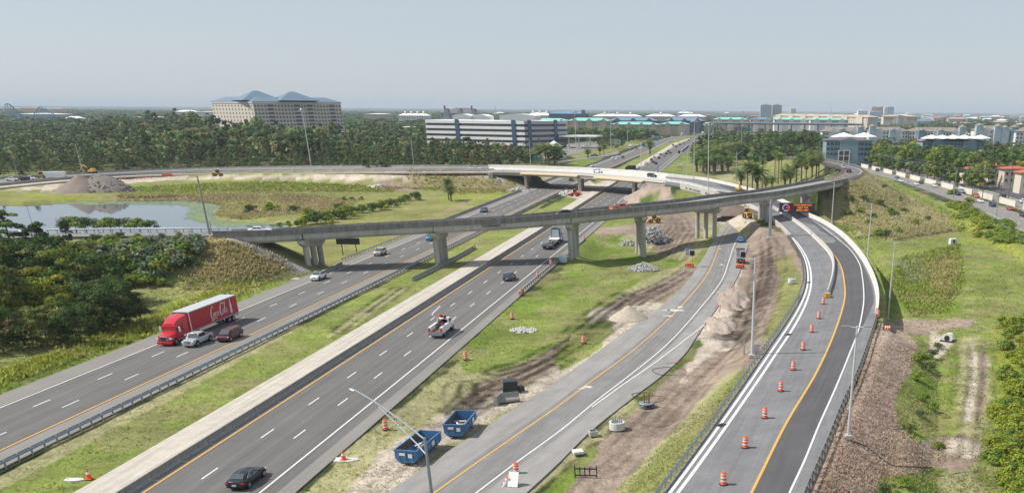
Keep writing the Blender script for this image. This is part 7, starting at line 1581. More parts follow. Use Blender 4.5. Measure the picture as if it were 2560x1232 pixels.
# cones and flat slabs
cm = MB().lathe([(.17, .04), (.03, .72)], (0, 0, 0), 12).box((0, 0, .02), (.42, .42, .05))
for px, py, lb in ((224, 1197, 'orange cone in the median grass at the lower left'), (860, 1150, 'orange cone on the pale slab in the dry grass'), (1186, 624, 'small orange cone at the end of the median pier barrier')):
    p = G(px, py); o = empty('traffic_cone', tuple(p), 0, lb, 'traffic cone'); o.scale = (1.5,) * 3; link_mesh('cone', cm.mesh('cone'), o, M_orange); MB().lathe([(.125, .34), (.09, .48)], (0, 0, 0), 12).build('white_band', M_refl, o)
m_p = mat('pale_slab_conc', (.55, .55, .54), rough=.9, noise=[(1, .12, ONE)])
for px, py, sx, sy, lb in ((183, 1199, 2.0, 1.1, 'irregular white slab lying in the median grass by the cone'), (862, 1149, 2.6, 1.6, 'pale square slab under the cone in the dry grass'), (735, 697, 3.0, 1.6, 'small pale slab in the grass left of the white SUV')):
    p = G(px, py); m_ = MB(); pts = [(sx * .5 * math.cos(a) * (1 + .25 * math.sin(3 * a + px)), sy * .5 * math.sin(a) * (1 + .2 * math.cos(2 * a))) for a in np.linspace(0, 6.28, 9)[:-1]]; m_.prism(pts, -.2, .03); o = m_.build('concrete_slab', m_p); o.location = p; tag(o, lb, 'slab')
# --- blue open containers
def dumpster(p0, p1, label, Wd=2.4, Ht=1.55, stuffc=0):
    """p0 near-left end, p1 far end centre of the ground line"""
    d = p1 - p0; L_ = d.length; a = math.atan2(d.y, d.x); c = (p0 + p1) / 2; o = empty('dumpster', (c.x, c.y, c.z), a, label, 'dumpster')
    bl = mat('dumpster_blue', (.07, .18, .36), rough=.55, noise=[(1.5, .18, ONE), (8, .08, ONE)]); inn = mat('dumpster_inside', (.13, .11, .10), rough=.9, noise=[(1.5, .35, ONE)])
    x0, x1 = -L_ / 2, L_ / 2; w = Wd / 2; wb = w * .72; z0, z1 = .25, Ht; zm = .7
    for s_ in (1, -1):
        MB().loft([[(x0, s_ * wb, z0), (x0, s_ * w, zm), (x0, s_ * w, z1), (x0, s_ * (w - .06), z1), (x0, s_ * (w - .06), zm), (x0, s_ * (wb - .05), z0)], [(x1, s_ * wb, z0), (x1, s_ * w, zm), (x1, s_ * w, z1), (x1, s_ * (w - .06), z1), (x1, s_ * (w - .06), zm), (x1, s_ * (wb - .05), z0)]]).build('side_wall', bl, o)
        MB().loft([[(x0 + .07, s_ * (w - .065), zm), (x0 + .07, s_ * (w - .065), z1 - .02), (x0 + .07, s_ * (w - .09), z1 - .02), (x0 + .07, s_ * (w - .09), zm)], [(x1 - .07, s_ * (w - .065), zm), (x1 - .07, s_ * (w - .065), z1 - .02), (x1 - .07, s_ * (w - .09), z1 - .02), (x1 - .07, s_ * (w - .09), zm)]]).build('inner_wall', inn, o)
        MB().box((0, s_ * w, z1 + .03), (L_ + .1, .12, .12)).build('rim', bl, o)
        for x in np.linspace(x0 + .6, x1 - .6, 6): MB().box((x, s_ * (w + .03), (zm + z1) / 2), (.12, .06, z1 - zm)).build('rib', bl, o)
    for x in (x0, x1):
        MB().add([(x, -wb, z0), (x, wb, z0), (x, w, zm), (x, w, z1), (x, -w, z1), (x, -w, zm)] + [(x + (.06 if x < 0 else -.06), y, z) for y, z in ((-wb, z0), (wb, z0), (w, zm), (w, z1), (-w, z1), (-w, zm))], [(0, 1, 2, 3, 4, 5), (11, 10, 9, 8, 7, 6)] + [(k, (k + 1) % 6, 6 + (k + 1) % 6, 6 + k) for k in range(6)]).build('end_wall', bl, o)
        MB().box((x, 0, z1 + .03), (.12, Wd, .12)).build('rim', bl, o)
        for y in (-.75, 0, .75): MB().box((x + (-.05 if x < 0 else .05), y, (z0 + z1) / 2 + .1), (.08, .1, z1 - z0 - .3)).build('rib', bl, o)
    MB().box((0, 0, z0 + .04), (L_ - .2, wb * 2 - .1, .08)).build('floor', inn, o)
    sx = x0 - .11 if PX(*(p0))[1] > PX(*(p1))[1] else x1 + .11
    for y, z_, w_, h_ in ((.35, 1.2, .62, .28), (-.5, 1.05, .42, .42)): MB().box((sx, y, z_), (.02, w_, h_)).build('label_plate', M_refl, o)
    MB().box((.8, -w - .07, 1.1), (.7, .02, .5)).build('label_plate', M_refl, o)
    MB().tube((x0 + .3, -wb + .1, .12), (x0 + .3, wb - .1, .12), .12, .12, 8).build('roller', M_dark, o); MB().tube((x1 - .3, -wb + .1, .12), (x1 - .3, wb - .1, .12), .12, .12, 8).build('roller', M_dark, o)
    q = empty('scrap_heap', (c.x, c.y, c.z + .1), a, label.split(' ')[0] + ' planks and scrap lying inside the ' + ('longer front' if stuffc == 0 else 'shorter rear') + ' dumpster', 'scrap')
    for k in range(9): MB().box((L_ * .12 + random.uniform(-.9, .9), random.uniform(-.5, .5), .42 + .05 * k), (random.uniform(.5, 1.6), .18, .07), random.uniform(0, 3)).build('plank', (mat('raw_wood', (.42, .27, .13), rough=.8), M_concdark, M_refl)[k % 3], q)
    return o
random.seed(3)
dumpster(G(1018, 1163), G(1080, 1112), 'blue open dumpster nearest to the foreground street lamp, the longer of the two'); dumpster(G(1138, 1096), G(1168, 1060), 'blue open dumpster farther from the camera, right of its longer twin', stuffc=1)
for o_ in [q for q in SCN.objects if q.name.startswith('scrap_heap')]: o_['label'] = ('broken planks and scrap inside the longer front dumpster' if o_.name == 'scrap_heap' else 'planks and white scrap inside the shorter rear dumpster')
# --- barrier pieces and black crate
def jpiece(px, py, a, label, s_=1.0, tilt=0, L_=1.9):
    p = G(px, py); me = MB().loft([[(x, o_, z_ + .3) for o_, z_ in [(-.3, -.3), (-.3, -.1), (-.12, .2), (-.08, .75), (.08, .75), (.12, .2), (.3, -.1), (.3, -.3)]] for x in (-L_ / 2, L_ / 2)]); o = me.build('barrier_piece', M_barrier); o.location = p; o.rotation_euler = (tilt, 0, a); o.scale = (s_,) * 3; tag(o, label, 'concrete barrier')
jpiece(1246, 1007, R(80), 'grey barrier piece standing on end beside the tilted one', 1.15, R(12)); jpiece(1272, 1005, R(25), 'tilted grey barrier piece in front of the black crates', 1.15, R(-14), 2.4)
p = G(1277, 979); o = empty('crate_stack', tuple(p), R(10), 'stack of black plastic crates on the sandy track', 'crate stack')
for k in range(3): MB().box((0, 0, .28 + k * .5), (2.0 - .1 * k, 1.4, .46), .06 * k).build('crate', M_dark, o, bevel=.04)
MB().box((1.25, .3, .3), (.8, .9, .6), .5).build('crate', M_dark, o, bevel=.05)
# --- heaps
def heap(px, py, rx, ry, h, c, label, seed, name='heap', noise_=.18, rocks=0, rockc=None, sz=.3, steep=1.0):
    p = G(px, py); n = 26; V = []; F_ = []
    gx = np.linspace(-1, 1, n); X_, Y_ = np.meshgrid(gx, gx); r_ = np.hypot(X_, Y_); z = np.clip(1 - r_ ** steep, 0, None) * h + (fbm(X_ * 3 + seed, Y_ * 3, seed) - .5) * noise_ * h * (r_ < 1.0) - (r_ >= 1) * .3
    V = np.stack([X_ * rx, Y_ * ry, z - .05], -1).reshape(-1, 3); idx = np.arange(n * n).reshape(n, n); F_ = np.stack([idx[:-1, :-1], idx[:-1, 1:], idx[1:, 1:], idx[1:, :-1]], -1).reshape(-1, 4)
    me = np_mesh(name, V, F_, smooth=True); m_ = mat(name + label[:12], c, rough=.95, noise=[(2, .18, ONE), (9, .15, ONE)], bump=.06, bscale=5); me.materials.append(m_)
    if rocks:
        o = empty(name, tuple(p), 0, label, 'heap'); link_mesh('mound', me, o); g = np.random.default_rng(seed); mm = MB()
        for k in range(rocks):
            a, q = g.random() * 6.28, g.random() ** .55; zz = max(1 - q ** steep, 0) * h
            mm.box((q * rx * math.cos(a), q * ry * math.sin(a), zz + .05), (sz * (.5 + g.random()), sz * (.5 + g.random()), sz * (.4 + .5 * g.random())), g.random() * 3, rx=g.random(), ry=g.random())
        q = mm.build('rubble', mat('rubble' + label[:8], rockc or c, rough=.9, noise=[(3, .2, ONE)]), o); q['kind'] = 'stuff'
    else: o = link_mesh(name, me); o.location = p; tag(o, label, 'heap')
    return o
heap(207, 479, 11, 9, 7.0, (.21, .17, .145), 'dark brown cone of spoil, left of the two by the pond', 3, 'spoil_heap'); heap(262, 478, 13, 9, 6.4, (.20, .17, .15), 'dark rubble heap, right of the two by the pond', 4, 'spoil_heap', .3, 160, (.22, .2, .19), .7, 1.6)
heap(1572, 796, 3.6, 3.2, 2.4, (.42, .36, .29), 'pale sand cone beside the old ramp', 5, 'sand_heap', .1); heap(1610, 674, 3.6, 3.0, 1.5, (.30, .29, .27), 'grey rubble heap in the grass below the fourth pier', 6, 'rubble_heap', .2, 260, (.36, .35, .34), .42)
heap(1632, 590, 4.0, 3.2, 2.6, (.26, .24, .22), 'grey broken-concrete heap right behind the fourth pier', 7, 'rubble_heap', .3, 150, (.30, .30, .30), .8); heap(1655, 607, 4.0, 2.2, 1.3, (.2, .2, .2), 'low heap of black pipes and slabs behind the fourth pier', 8, 'rubble_heap', .3, 70, (.10, .10, .11), 1.0)
heap(1575, 612, 3, 1.6, .9, (.3, .28, .26), 'small scrap heap left of the fourth pier', 12, 'rubble_heap', .3, 60, (.36, .35, .34), .6)
heap(1425, 487, 5, 4, 1.8, (.45, .42, .37), 'pale debris heap in the median before the white bridge', 9, 'rubble_heap', .3, 120, (.5, .49, .46), .9); heap(1838, 533, 9, 6, 3.2, (.17, .13, .11), 'dark earth bank under the flyover behind the yellow backhoe', 10, 'earth_heap', .3)
heap(1310, 826, 2.2, 1.6, .12, (.5, .5, .47), 'flat patch of broken pale concrete in the green grass', 21, 'rubble_heap', .3, 70, (.55, .54, .52), .35)
heap(1832, 745, 3.6, 12, 1.1, (.31, .25, .205), 'long churned sand bank between old ramp and track, far part', 11, 'earth_heap', 1.6); heap(1800, 812, 3.0, 7, .9, (.34, .28, .235), 'churned sand bank beside the old ramp, near part', 13, 'earth_heap', 1.6)
heap(940, 468, 5, 2, 1.2, (.6, .58, .54), 'white rubble below the far loop road', 14, 'rubble_heap', .3, 30, (.6, .6, .58), .6)
heap(1300, 478, 6, 3, 1.6, (.42, .38, .33), 'rubble below the left abutment of the white bridge', 15, 'rubble_heap', .3, 80, (.45, .43, .4), .6)
# --- message sign gantry
p = W(1924, 598, 2.0); hp = top_h(p, 500) - p.z; o = empty('message_sign', (p.x, p.y, p.z), 0, 'lit electronic message sign with red speed dial on a cantilever gantry before the flyover', 'message sign')
MB().tube((0, 0, -.5), (0, 0, hp), .42, .36, 14).build('column', M_galv, o, smooth=True); MB().box((0, 0, .2), (1.6, 1.6, .9)).build('footing', M_conc, o, bevel=.05)
y0 = p.y; 
def S_(px, py):      # point on the sign plane (same distance as the column) in local frame
    d = ray(px, py); t = y0 / d[1]; return Vector((d[0] * t - p.x, 0, CAMH + d[2] * t - p.z))
a, b = S_(1949, 507), S_(2035, 531); sw_, sh_ = b.x - a.x, a.z - b.z; c = (a + b) / 2
tz = S_(1930, 508).z, S_(1930, 530).z
tr_ = MB()
for z in tz:
    for y in (.0, .9): tr_.tube((0, y + .3, z), (c.x + sw_ / 2, y + .3, z), .07, .07, 6)
xs = np.linspace(.4, a.x + 1, 6)
for k in range(len(xs) - 1):
    tr_.tube((xs[k], .3, tz[k % 2]), (xs[k + 1], .3, tz[(k + 1) % 2]), .045, .045, 5); tr_.tube((xs[k], .3, tz[0]), (xs[k], .3, tz[1]), .045, .045, 5); tr_.tube((xs[k], .3, tz[k % 2]), (xs[k + 1], 1.2, tz[k % 2]), .045, .045, 5)
tr_.build('truss', M_galv, o)
MB().box((c.x, .1, c.z), (sw_, .5, sh_)).build('cabinet', M_signback, o, bevel=.03)
MB().box((c.x, -.17, c.z), (sw_ * .985, .03, sh_ * .95)).build('screen', mat('led_screen', (.02, .01, .012), rough=.4, emit=(.012, .008, .014), es=1), o)
E_amber = mat('led_amber', (.3, .1, .0), emit=(1, .28, .02), es=.9); E_red = mat('led_red', (.3, .0, .02), emit=(1, .02, .06), es=1.2); E_white = mat('led_white', (.3, .3, .35), emit=(.75, .7, .95), es=.75)
for k, s_ in enumerate(("YOUR MOM SAID", "OBEY THE", "SPEED LIMIT")):
    place_text('message_text', s_, sh_ * .265, E_amber, o, (c.x + sw_ * .165, -.2, c.z + sh_ * (.28 - .28 * k)), (R(90), 0, 0), .008)
dc = Vector((c.x - sw_ * .31, -.2, c.z - sh_ * .03)); rr_ = sh_ * .40
def arc(a0, a1, r0, r1, n=14):
    m_ = MB(); vs = []
    for t in np.linspace(a0, a1, n): vs += [(dc.x + r0 * math.cos(t), dc.y, dc.z + r0 * math.sin(t)), (dc.x + r1 * math.cos(t), dc.y, dc.z + r1 * math.sin(t))]
    return m_.add(vs, [(2 * k, 2 * k + 1, 2 * k + 3, 2 * k + 2) for k in range(n - 1)])
arc(R(215), R(60), rr_ * .90, rr_).build('dial_arc', E_white, o); arc(R(58), R(-45), rr_ * .74, rr_).build('dial_arc', E_red, o)
m_ = MB()
for t in (200, 165, 130, 95): m_.add([(dc.x + q * math.cos(R(t + e)), dc.y - .005, dc.z + q * math.sin(R(t + e))) for q, e in ((rr_ * .6, -3), (rr_ * .9, -3), (rr_ * .9, 3), (rr_ * .6, 3))], [(0, 1, 2, 3)])
m_.build('dial_ticks', E_white, o); MB().quad((dc.x - .05, dc.y - .006, dc.z - .02), (dc.x + .02, dc.y - .006, dc.z - .08), (dc.x + rr_ * .5, dc.y - .006, dc.z + .12), (dc.x + rr_ * .5, dc.y - .006, dc.z + .2)).build('needle', E_white, o); MB().box((dc.x, dc.y, dc.z - rr_ * .72), (rr_ * 1.1, .02, .16)).build('dial_bar', E_white, o)
# --- portable speed trailers
for px, py, lb in ((1724, 668, 'orange speed sign trailer left of the old ramp'), (1850, 671, 'orange speed sign trailer right of the old ramp, in front of a black car')):
    p = G(px, py); o = empty('speed_trailer', tuple(p), 0, lb, 'speed trailer'); MB().box((0, 0, .55), (1.5, 1.1, .7)).build('trailer_box', M_orange, o, bevel=.05)
    for s_ in (1, -1): MB().tube((s_ * .8, -.1, .33), (s_ * .98, -.1, .33), .33, .33, 12).build('wheel', M_black, o); MB().tube((s_ * .65, -.2, .6), (s_ * .65, -.2, 3.0), .06, .06, 6).build('mast', M_orange, o)
    MB().box((-.55, -.25, 3.3), (1.15, .08, 1.6)).build('sign_face', M_refl, o); MB().box((.6, -.25, 3.15), (1.1, .1, 1.1)).build('display', M_signback, o); MB().box((0, .1, 4.3), (2.0, .9, .06), rx=.3).build('solar_panel', M_dark, o); MB().box((.6, -.25, 3.9), (1.1, .08, .35)).build('plate', M_refl, o)
    for s_, sz, dz in (("SPEED", .3, .58), ("LIMIT", .3, .27), ("35", .85, -.3)): place_text('sign_text', s_, sz, M_signback, o, (-.55, -.31, 3.3 + dz), (R(90), 0, 0), .004)
p = inc(1852, 655); car('suv', p, road_dir(OREF, p, 1), PT('black'), 'black car partly hidden behind the right speed trailer')
# --- machines
def loader(px, py, a, label, c=M_yellowm, s_=1.0, arm=True, z=None, name='wheel_loader'):
    p = G(px, py) if z is None else W(px, py, z); o = empty(name, tuple(p), a, label, 'construction machine'); o.scale = (s_,) * 3
    MB().box((-1.2, 0, 1.3), (2.4, 1.7, 1.1), top=.92).build('engine_cover', c, o, bevel=.12); MB().box((.5, 0, 1.1), (1.6, 1.5, .7)).build('chassis', c, o, bevel=.06)
    MB().box((.1, 0, 2.2), (1.4, 1.5, 1.3), top=.9).build('cab', M_glass, o, bevel=.05); MB().box((.1, 0, 2.95), (1.7, 1.7, .14)).build('cab_roof', c, o, bevel=.04)
    for x, r in ((-1.2, .72), (1.4, .60)):
        for sy in (1, -1): w_ = MB().tube((x, sy * .95 - .22, r), (x, sy * .95 + .22, r), r, r, 16).build('wheel', M_black, o); MB().tube((x, sy * .95 - .24, r), (x, sy * .95 + .24, r), r * .5, r * .5, 10).build('rim', c, w_)
    if arm:
        for sy in (.5, -.5): MB().tube((.9, sy, 1.5), (2.6, sy, .8), .12, .1, 6).build('loader_arm', c, o)
        MB().loft([[(2.5, y, .3), (3.3, y, .15), (3.4, y, .3), (2.8, y, .9), (2.5, y, 1.0)] for y in (-1.15, 1.15)]).build('bucket', c, o)
    return o
o = loader(1868, 545, R(100), 'yellow backhoe loader parked under the flyover, seen from behind', name='backhoe_loader'); MB().tube((-2.3, 0, 1.4), (-2.6, 0, 3.0), .16, .12, 8).build('backhoe_boom', M_yellowm, o); MB().box((-2.42, 0, 1.4), (.08, .8, .7)).build('red_panel', mat('hoist_red', (.5, .03, .03)), o)
loader(1636, 557, R(200), 'small yellow loader standing behind the fourth pier', s_=.9); loader(1438, 491, R(170), 'red loader beside the debris in the median', mat('machine_red', (.55, .06, .03), rough=.5), .95)
loader(545, 441, R(5), 'yellow road roller on the sandy bench of the far loop road', s_=1.05, arm=False, z=2.5, name='road_roller'); loader(105, 446, R(190), 'dusty yellow loader among parked vehicles at the far left', z=1.2)
p = W(232, 434, 3.0); o = empty('excavator', tuple(p), R(170), 'yellow excavator standing on top of the spoil heaps', 'construction machine'); MB().box((0, 0, 1.6), (3.0, 2.4, 1.4), top=.92).build('body', M_yellowm, o, bevel=.1); MB().box((.9, .7, 2.4), (1.2, 1.0, 1.2)).build('cab', M_glass, o, bevel=.05)
for s_ in (1, -1): MB().box((0, s_ * 1.1, .45), (3.6, .6, .85)).build('track', M_black, o, bevel=.2)
MB().tube((1.4, 0, 1.8), (4.2, 0, 4.0), .3, .24, 8).build('boom', M_yellowm, o); MB().tube((4.2, 0, 4.0), (6.2, 0, 1.6), .22, .18, 8).build('stick', M_yellowm, o); MB().box((6.2, 0, 1.1), (1.0, 1.1, 1.0), top=.7).build('bucket', M_dark, o, bevel=.1)
p = W(1847, 478, 4.5); o = empty('boom_lift', tuple(p), R(60), 'yellow machine arm raised beside the ramp behind the flyover', 'construction machine'); MB().box((0, 0, .8), (2.4, 1.8, 1.0)).build('base', M_yellowm, o, bevel=.1); MB().tube((0, 0, 1.2), (1.4, .4, 3.4), .35, .25, 8).build('arm', M_yellowm, o); MB().tube((1.4, .4, 3.4), (2.2, .9, 1.6), .3, .35, 8).build('stick', M_yellowm, o)
for s_ in (1, -1): MB().tube((s_ * .9, -.9, .4), (s_ * .9, .9, .4), .4, .4, 12).build('wheel', M_black, o)
car('pickup', W(33, 452, .95), R(182), PT('white'), 'white pickup parked at the far left below the wood', full=True); car('pickup', W(78, 450, .95), R(175), PT('white'), 'white pickup parked between the loader and the black box at the far left', full=False)
p = W(140, 447, 1.0); o = empty('cargo_trailer', tuple(p), R(4), 'white box trailer parked at the far left in front of the wood', 'trailer'); MB().box((0, 0, 1.9), (9.5, 2.4, 2.6)).build('box', M_whitep, o, bevel=.05); MB().box((0, 0, .65), (9.0, 2.0, .3)).build('chassis', M_dark, o); wheels(o, (-1.2, -2.3), 2.3, .4)
p = W(64, 452, .95); o = empty('black_bin', tuple(p), 0, 'black open bin between the white pickups at the far left', 'bin'); MB().box((0, 0, .8), (3.4, 2, 1.6), top=1.1).build('body', M_dark, o, bevel=.05); MB().box((0, 0, 1.65), (3.9, 2.3, .1)).build('rim', M_dark, o)
car('pickup', W(1188, 426, 6.6), R(2), PT('white'), 'white work pickup at the left abutment of the white bridge', full=False)
# orange stakes and netting on the bench
k = 0
for px, py in ((290, 437), (300, 437), (312, 436), (340, 436), (352, 435), (360, 435), (366, 434), (376, 434), (384, 433), (520, 430), (573, 430), (705, 427)):
    p = W(px, py + 3, 2.0); o = MB().lathe([(.16, 0), (.13, 1.0)], (0, 0, 0), 8).build('channelizer', M_orange); o.location = p; o.location.z = float(gz(p.x, p.y)) + .1; tag(o, 'orange channelizer post on the far loop road', 'traffic post', 'orange posts on the far loop road'); k += 1
p = W(418, 441, 2.2); m_ = MB().box((0, 0, .6), (5.0, .1, 1.1)).box((1.5, .3, .4), (2.2, .9, .8), .2); o = m_.build('orange_netting', M_orange); o.location = p; tag(o, 'crumpled orange safety netting on the bench of the far loop road', 'netting')
for px, py in [(1520 + 7.5 * k, 421 - 2.3 * k) for k in range(6)]:
    p = W(px, py); o = MB().lathe([(.2, 0), (.15, 1.1)], (0, 0, 0), 8).build('channelizer', M_orange); o.location = p; tag(o, 'orange channelizer post on the median side beyond the white bridge', 'traffic post', 'orange posts beyond the white bridge')
# --- signs
def sign(px, py, x0, y0_, x1, y1, m_, label, posts=2, back=None, face=None, gantry=False):
    """post foot pixel; panel pixel rectangle"""
    p = W(px, py); o = empty('road_sign', tuple(p), 0, label, 'road sign'); y = p.y
    def Q(a, b): d = ray(a, b); t = y / d[1]; return Vector((d[0] * t - p.x, 0, CAMH + d[2] * t))
    a, b = Q(x0, y0_), Q(x1, y1); c = (a + b) / 2; w_, h_ = b.x - a.x, a.z - b.z
    MB().box((c.x, 0, c.z), (w_, .15, h_)).build('panel', m_, o)
    for k in range(posts): x = c.x + (k - (posts - 1) / 2) * w_ * .6; MB().tube((x, .15, -.2), (x, .15, c.z), .12, .12, 6).build('post', M_dark if m_ is M_signback else M_galv, o)
    return o, c, w_, h_
sign(872, 636, 839, 595, 900, 611, M_signback, 'black back of a large road sign under the flyover beside the first pier')
o, c, w_, h_ = sign(1700, 436, 1693, 407, 1707, 415, M_refl, 'blue-white and yellow road sign on two posts right of the far carriageway'); MB().box((c.x, -.02, c.z - h_ * .75), (w_, .16, h_ * .5)).build('panel', M_yellowm, o)
for q, s_ in enumerate(("KEEP", "LANE")): pass
sign(1255, 556, 1252, 537, 1261, 547, M_galv, 'small grey sign back standing in the median behind the flyover', 1)
sign(1866, 352, 1862, 320, 1877, 329, mat('sign_green', (.02, .22, .12), rough=.5), 'green road sign over the far ramp', 1); sign(1784, 345, 1779, 322, 1788, 331, M_signback, 'dark back of a gantry sign above the far bend', 2); sign(1712, 341, 1706, 314, 1719, 325, M_galv, 'pale back of a large highway sign before the far bend', 2)
sign(1632, 337, 1622, 315, 1640, 323, M_signback, 'black billboard in the trees by the teal roofs', 2); sign(1645, 338, 1640, 314, 1648, 323, mat('sign_red', (.4, .06, .05), rough=.5), 'red square sign next to the black billboard', 1); sign(1532, 352, 1527, 330, 1536, 342, M_refl, 'tall white filling station sign', 1)
sign(1540, 372, 1528, 349, 1552, 362, M_galv, 'grey back of a wide sign left of the oncoming lorries', 2); sign(1698, 388, 1695, 377, 1701, 384, M_dark, 'small dark diamond sign in the exit gore', 1)
p = W(1645, 432); o = empty('sign_gantry', tuple(p), 0, 'black-backed sign on a lattice gantry behind the white bridge', 'sign gantry'); y = p.y
def Q(a, b): d = ray(a, b); t = y / d[1]; return Vector((d[0] * t - p.x, 0, CAMH + d[2] * t))
MB().tube((0, 0, 0), (0, 0, Q(1645, 415).z + .6), .35, .3, 10).build('column', M_galv, o)
za, zb = Q(1600, 416.5).z, Q(1600, 421.5).z; x1 = Q(1575, 418).x; m_ = MB()
for z in (za, zb): m_.tube((0, 0, z), (x1, 0, z), .12, .12, 5).tube((0, 1, z), (x1, 1, z), .12, .12, 5)
xs = np.linspace(0, x1, 10)
for k in range(9): m_.tube((xs[k], 0, (za, zb)[k % 2]), (xs[k + 1], 0, (za, zb)[(k + 1) % 2]), .08, .08, 5)
m_.build('truss', M_galv, o); a, b = Q(1563, 414), Q(1590, 424.5); w_ = b.x - a.x
MB().add([(a.x, -.3, a.z - .9), (a.x + w_ * .3, -.3, a.z + .1), (b.x, -.3, a.z + .1), (b.x, -.3, b.z), (a.x, -.3, b.z)] + [(q[0], -.1, q[1]) for q in ((a.x, a.z - .9), (a.x + w_ * .3, a.z + .1), (b.x, a.z + .1), (b.x, b.z), (a.x, b.z))], [(0, 1, 2, 3, 4), (9, 8, 7, 6, 5)] + [(k, (k + 1) % 5, 5 + (k + 1) % 5, 5 + k) for k in range(5)]).build('panel', M_signback, o)
p = G(1940, 452); o = empty('flag_pole', tuple(p), 0, 'orange flag on a thin pole among the palms behind the flyover', 'flag'); h = top_h(p, 395) - p.z; MB().tube((0, 0, 0), (0, 0, h), .08, .05, 6).build('pole', M_wood, o); MB().add([(0, 0, h), (1.3, .1, h - .1), (1.6, -.1, h - 1.2), (.1, 0, h - 1.5), (0, .06, h), (1.3, .16, h - .1), (1.6, -.04, h - 1.2), (.1, .06, h - 1.5)], [(0, 1, 2, 3), (7, 6, 5, 4), (0, 4, 5, 1), (1, 5, 6, 2), (2, 6, 7, 3), (3, 7, 4, 0)]).build('flag', M_orange, o)
# --- small objects of the work zone
p = G(1543, 1072); o = empty('manhole_ring', tuple(p), 0, 'white round concrete manhole ring with standing pipes in the dirt', 'manhole'); m_w = mat('white_concrete', (.60, .60, .58), rough=.8, noise=[(2, .08, ONE)]); MB().lathe([(.9, 0), (.9, .85), (.72, .85), (.72, .5)], (0, 0, 0), 20).build('ring', m_w, o)
for k in range(6): MB().tube((.5 * math.cos(k), .5 * math.sin(k), .5), (.5 * math.cos(k), .5 * math.sin(k), 1.4), .07, .07, 6).build('pipe', M_galv, o)
p = G(1617, 1016); o = empty('cable_spool', tuple(p), 0, 'black cable coil with rusty upright rods in the dirt strip', 'cable spool'); 
for k in range(5): MB().lathe([(.9 + .06 * math.sin(k), .0), (1.0, .06), (.9, .12)], (0, 0, .1 * k), 20).build('cable_turn', M_black if k % 2 else M_galv, o)
for k in range(8): MB().tube((.35 * math.cos(k * .8), .35 * math.sin(k * .8), .3), (.35 * math.cos(k * .8), .35 * math.sin(k * .8), 1.7), .05, .05, 5).build('rod', mat('rust', (.20, .09, .05), rough=.9), o)
def ring_cable(c, r, label, n=28, a0=0, a1=6.0, zz=.12, rr=.035):
    pts = []
    for t in np.linspace(a0, a1, n): x, y = c.x + r * math.cos(t) * (1 + .1 * math.sin(3 * t)), c.y + r * .9 * math.sin(t); pts.append((x, y, float(gz(x, y)) + zz))
    o = MB().path(pts, rr, 5).build('loose_cable', M_black); tag(o, label, 'cable')
ring_cable(G(1632, 1000), 1.6, 'loose black cable loop around the cable coil'); ring_cable(G(1672, 930), 2.3, 'large thin cable loop lying on the worn shoulder', a1=5.2); ring_cable(G(1605, 990), 1.3, 'thin cable loop behind the cable coil')
for px, py, sx, lb, c_ in ((1483, 1089, .9, 'open grey concrete box beside the dirt track', M_conc), (1445, 1136, 1.1, 'pale square utility cover in the weeds', m_w)):
    p = G(px, py); o = empty('utility_box', tuple(p), R(20), lb, 'utility box'); MB().box((0, 0, .3), (sx, sx, .6 if sx < 1 else .3)).build('body', c_, o, bevel=.04); MB().box((0, 0, .605 if sx < 1 else .46), (sx * .75, sx * .75, .02)).build('lid', M_dark if sx < 1 else m_w, o)
p = G(1465, 1192); o = empty('fork_frame', tuple(p), R(-3), 'black pallet fork frame lying across the dirt track', 'fork frame')
for z in (.15, .85): MB().box((0, 0, z), (2.3, .1, .12)).build('bar', M_dark, o)
for x in (-1.1, -.6, -.1, .4, 1.1): MB().box((x, 0, .55), (.1, .1, .95 if abs(x) < 1 else 1.3)).build('upright', M_dark, o)
for px, py, h, w_, lb in ((1860, 886, 1.9, .22, 'narrow grey control post left of the lone light pole'), (1890, 884, 1.3, .75, 'grey control cabinet right beside the lone light pole'), (1977, 712, .5, .5, 'short pipe stub near the ramp guardrail')):
    p = G(px, py); o = empty('control_cabinet', tuple(p), R(15), lb, 'cabinet'); MB().box((0, 0, h / 2), (w_, w_ * .8, h)).build('body', M_galv, o, bevel=.03); MB().box((0, -w_ * .42, h * .55), (w_ * .8, .02, h * .7)).build('door', M_steelpole, o)
p = G(1979, 708); o = empty('white_drum', tuple(p), 0, 'short white concrete cylinder in the dirt beside the ramp guardrail', 'cylinder'); MB().lathe([(.75, 0), (.75, .8)], (0, 0, 0), 18).build('body', m_w, o); MB().lathe([(.5, .8), (.5, .86)], (0, 0, 0), 14).build('lid', M_conc, o)
p = G(2381, 611); o = empty('drain_inlet', tuple(p), R(10), 'white concrete drain inlet at the head of the marshy ditch', 'drain inlet'); MB().box((0, 0, .8), (1.9, 1.6, 1.6)).build('body', m_w, o, bevel=.05); MB().box((0, -.85, .9), (.5, .1, 1.0)).build('opening', M_dark, o)
p = G(2370, 850); o = empty('drain_pipe_end', tuple(p), R(5), 'white flared concrete pipe end with dark opening in the ditch on the right', 'drain pipe'); MB().loft([[(x, .8 * math.cos(t) * q, .55 + .6 * math.sin(t) * q) for t in np.linspace(0, 6.28, 15)[:-1]] for x, q in ((-.9, 1.25), (0, 1.0), (1.0, .9))]).build('pipe', m_w, o); o.rotation_euler = (0, 0, R(60)); MB().tube((-.95, 0, .5), (-.89, 0, .5), .45, .45, 14).build('opening', M_black, o); MB().box((-.3, 0, -.05), (1.8, 2.2, .3)).build('apron', M_dark, o, bevel=.05)
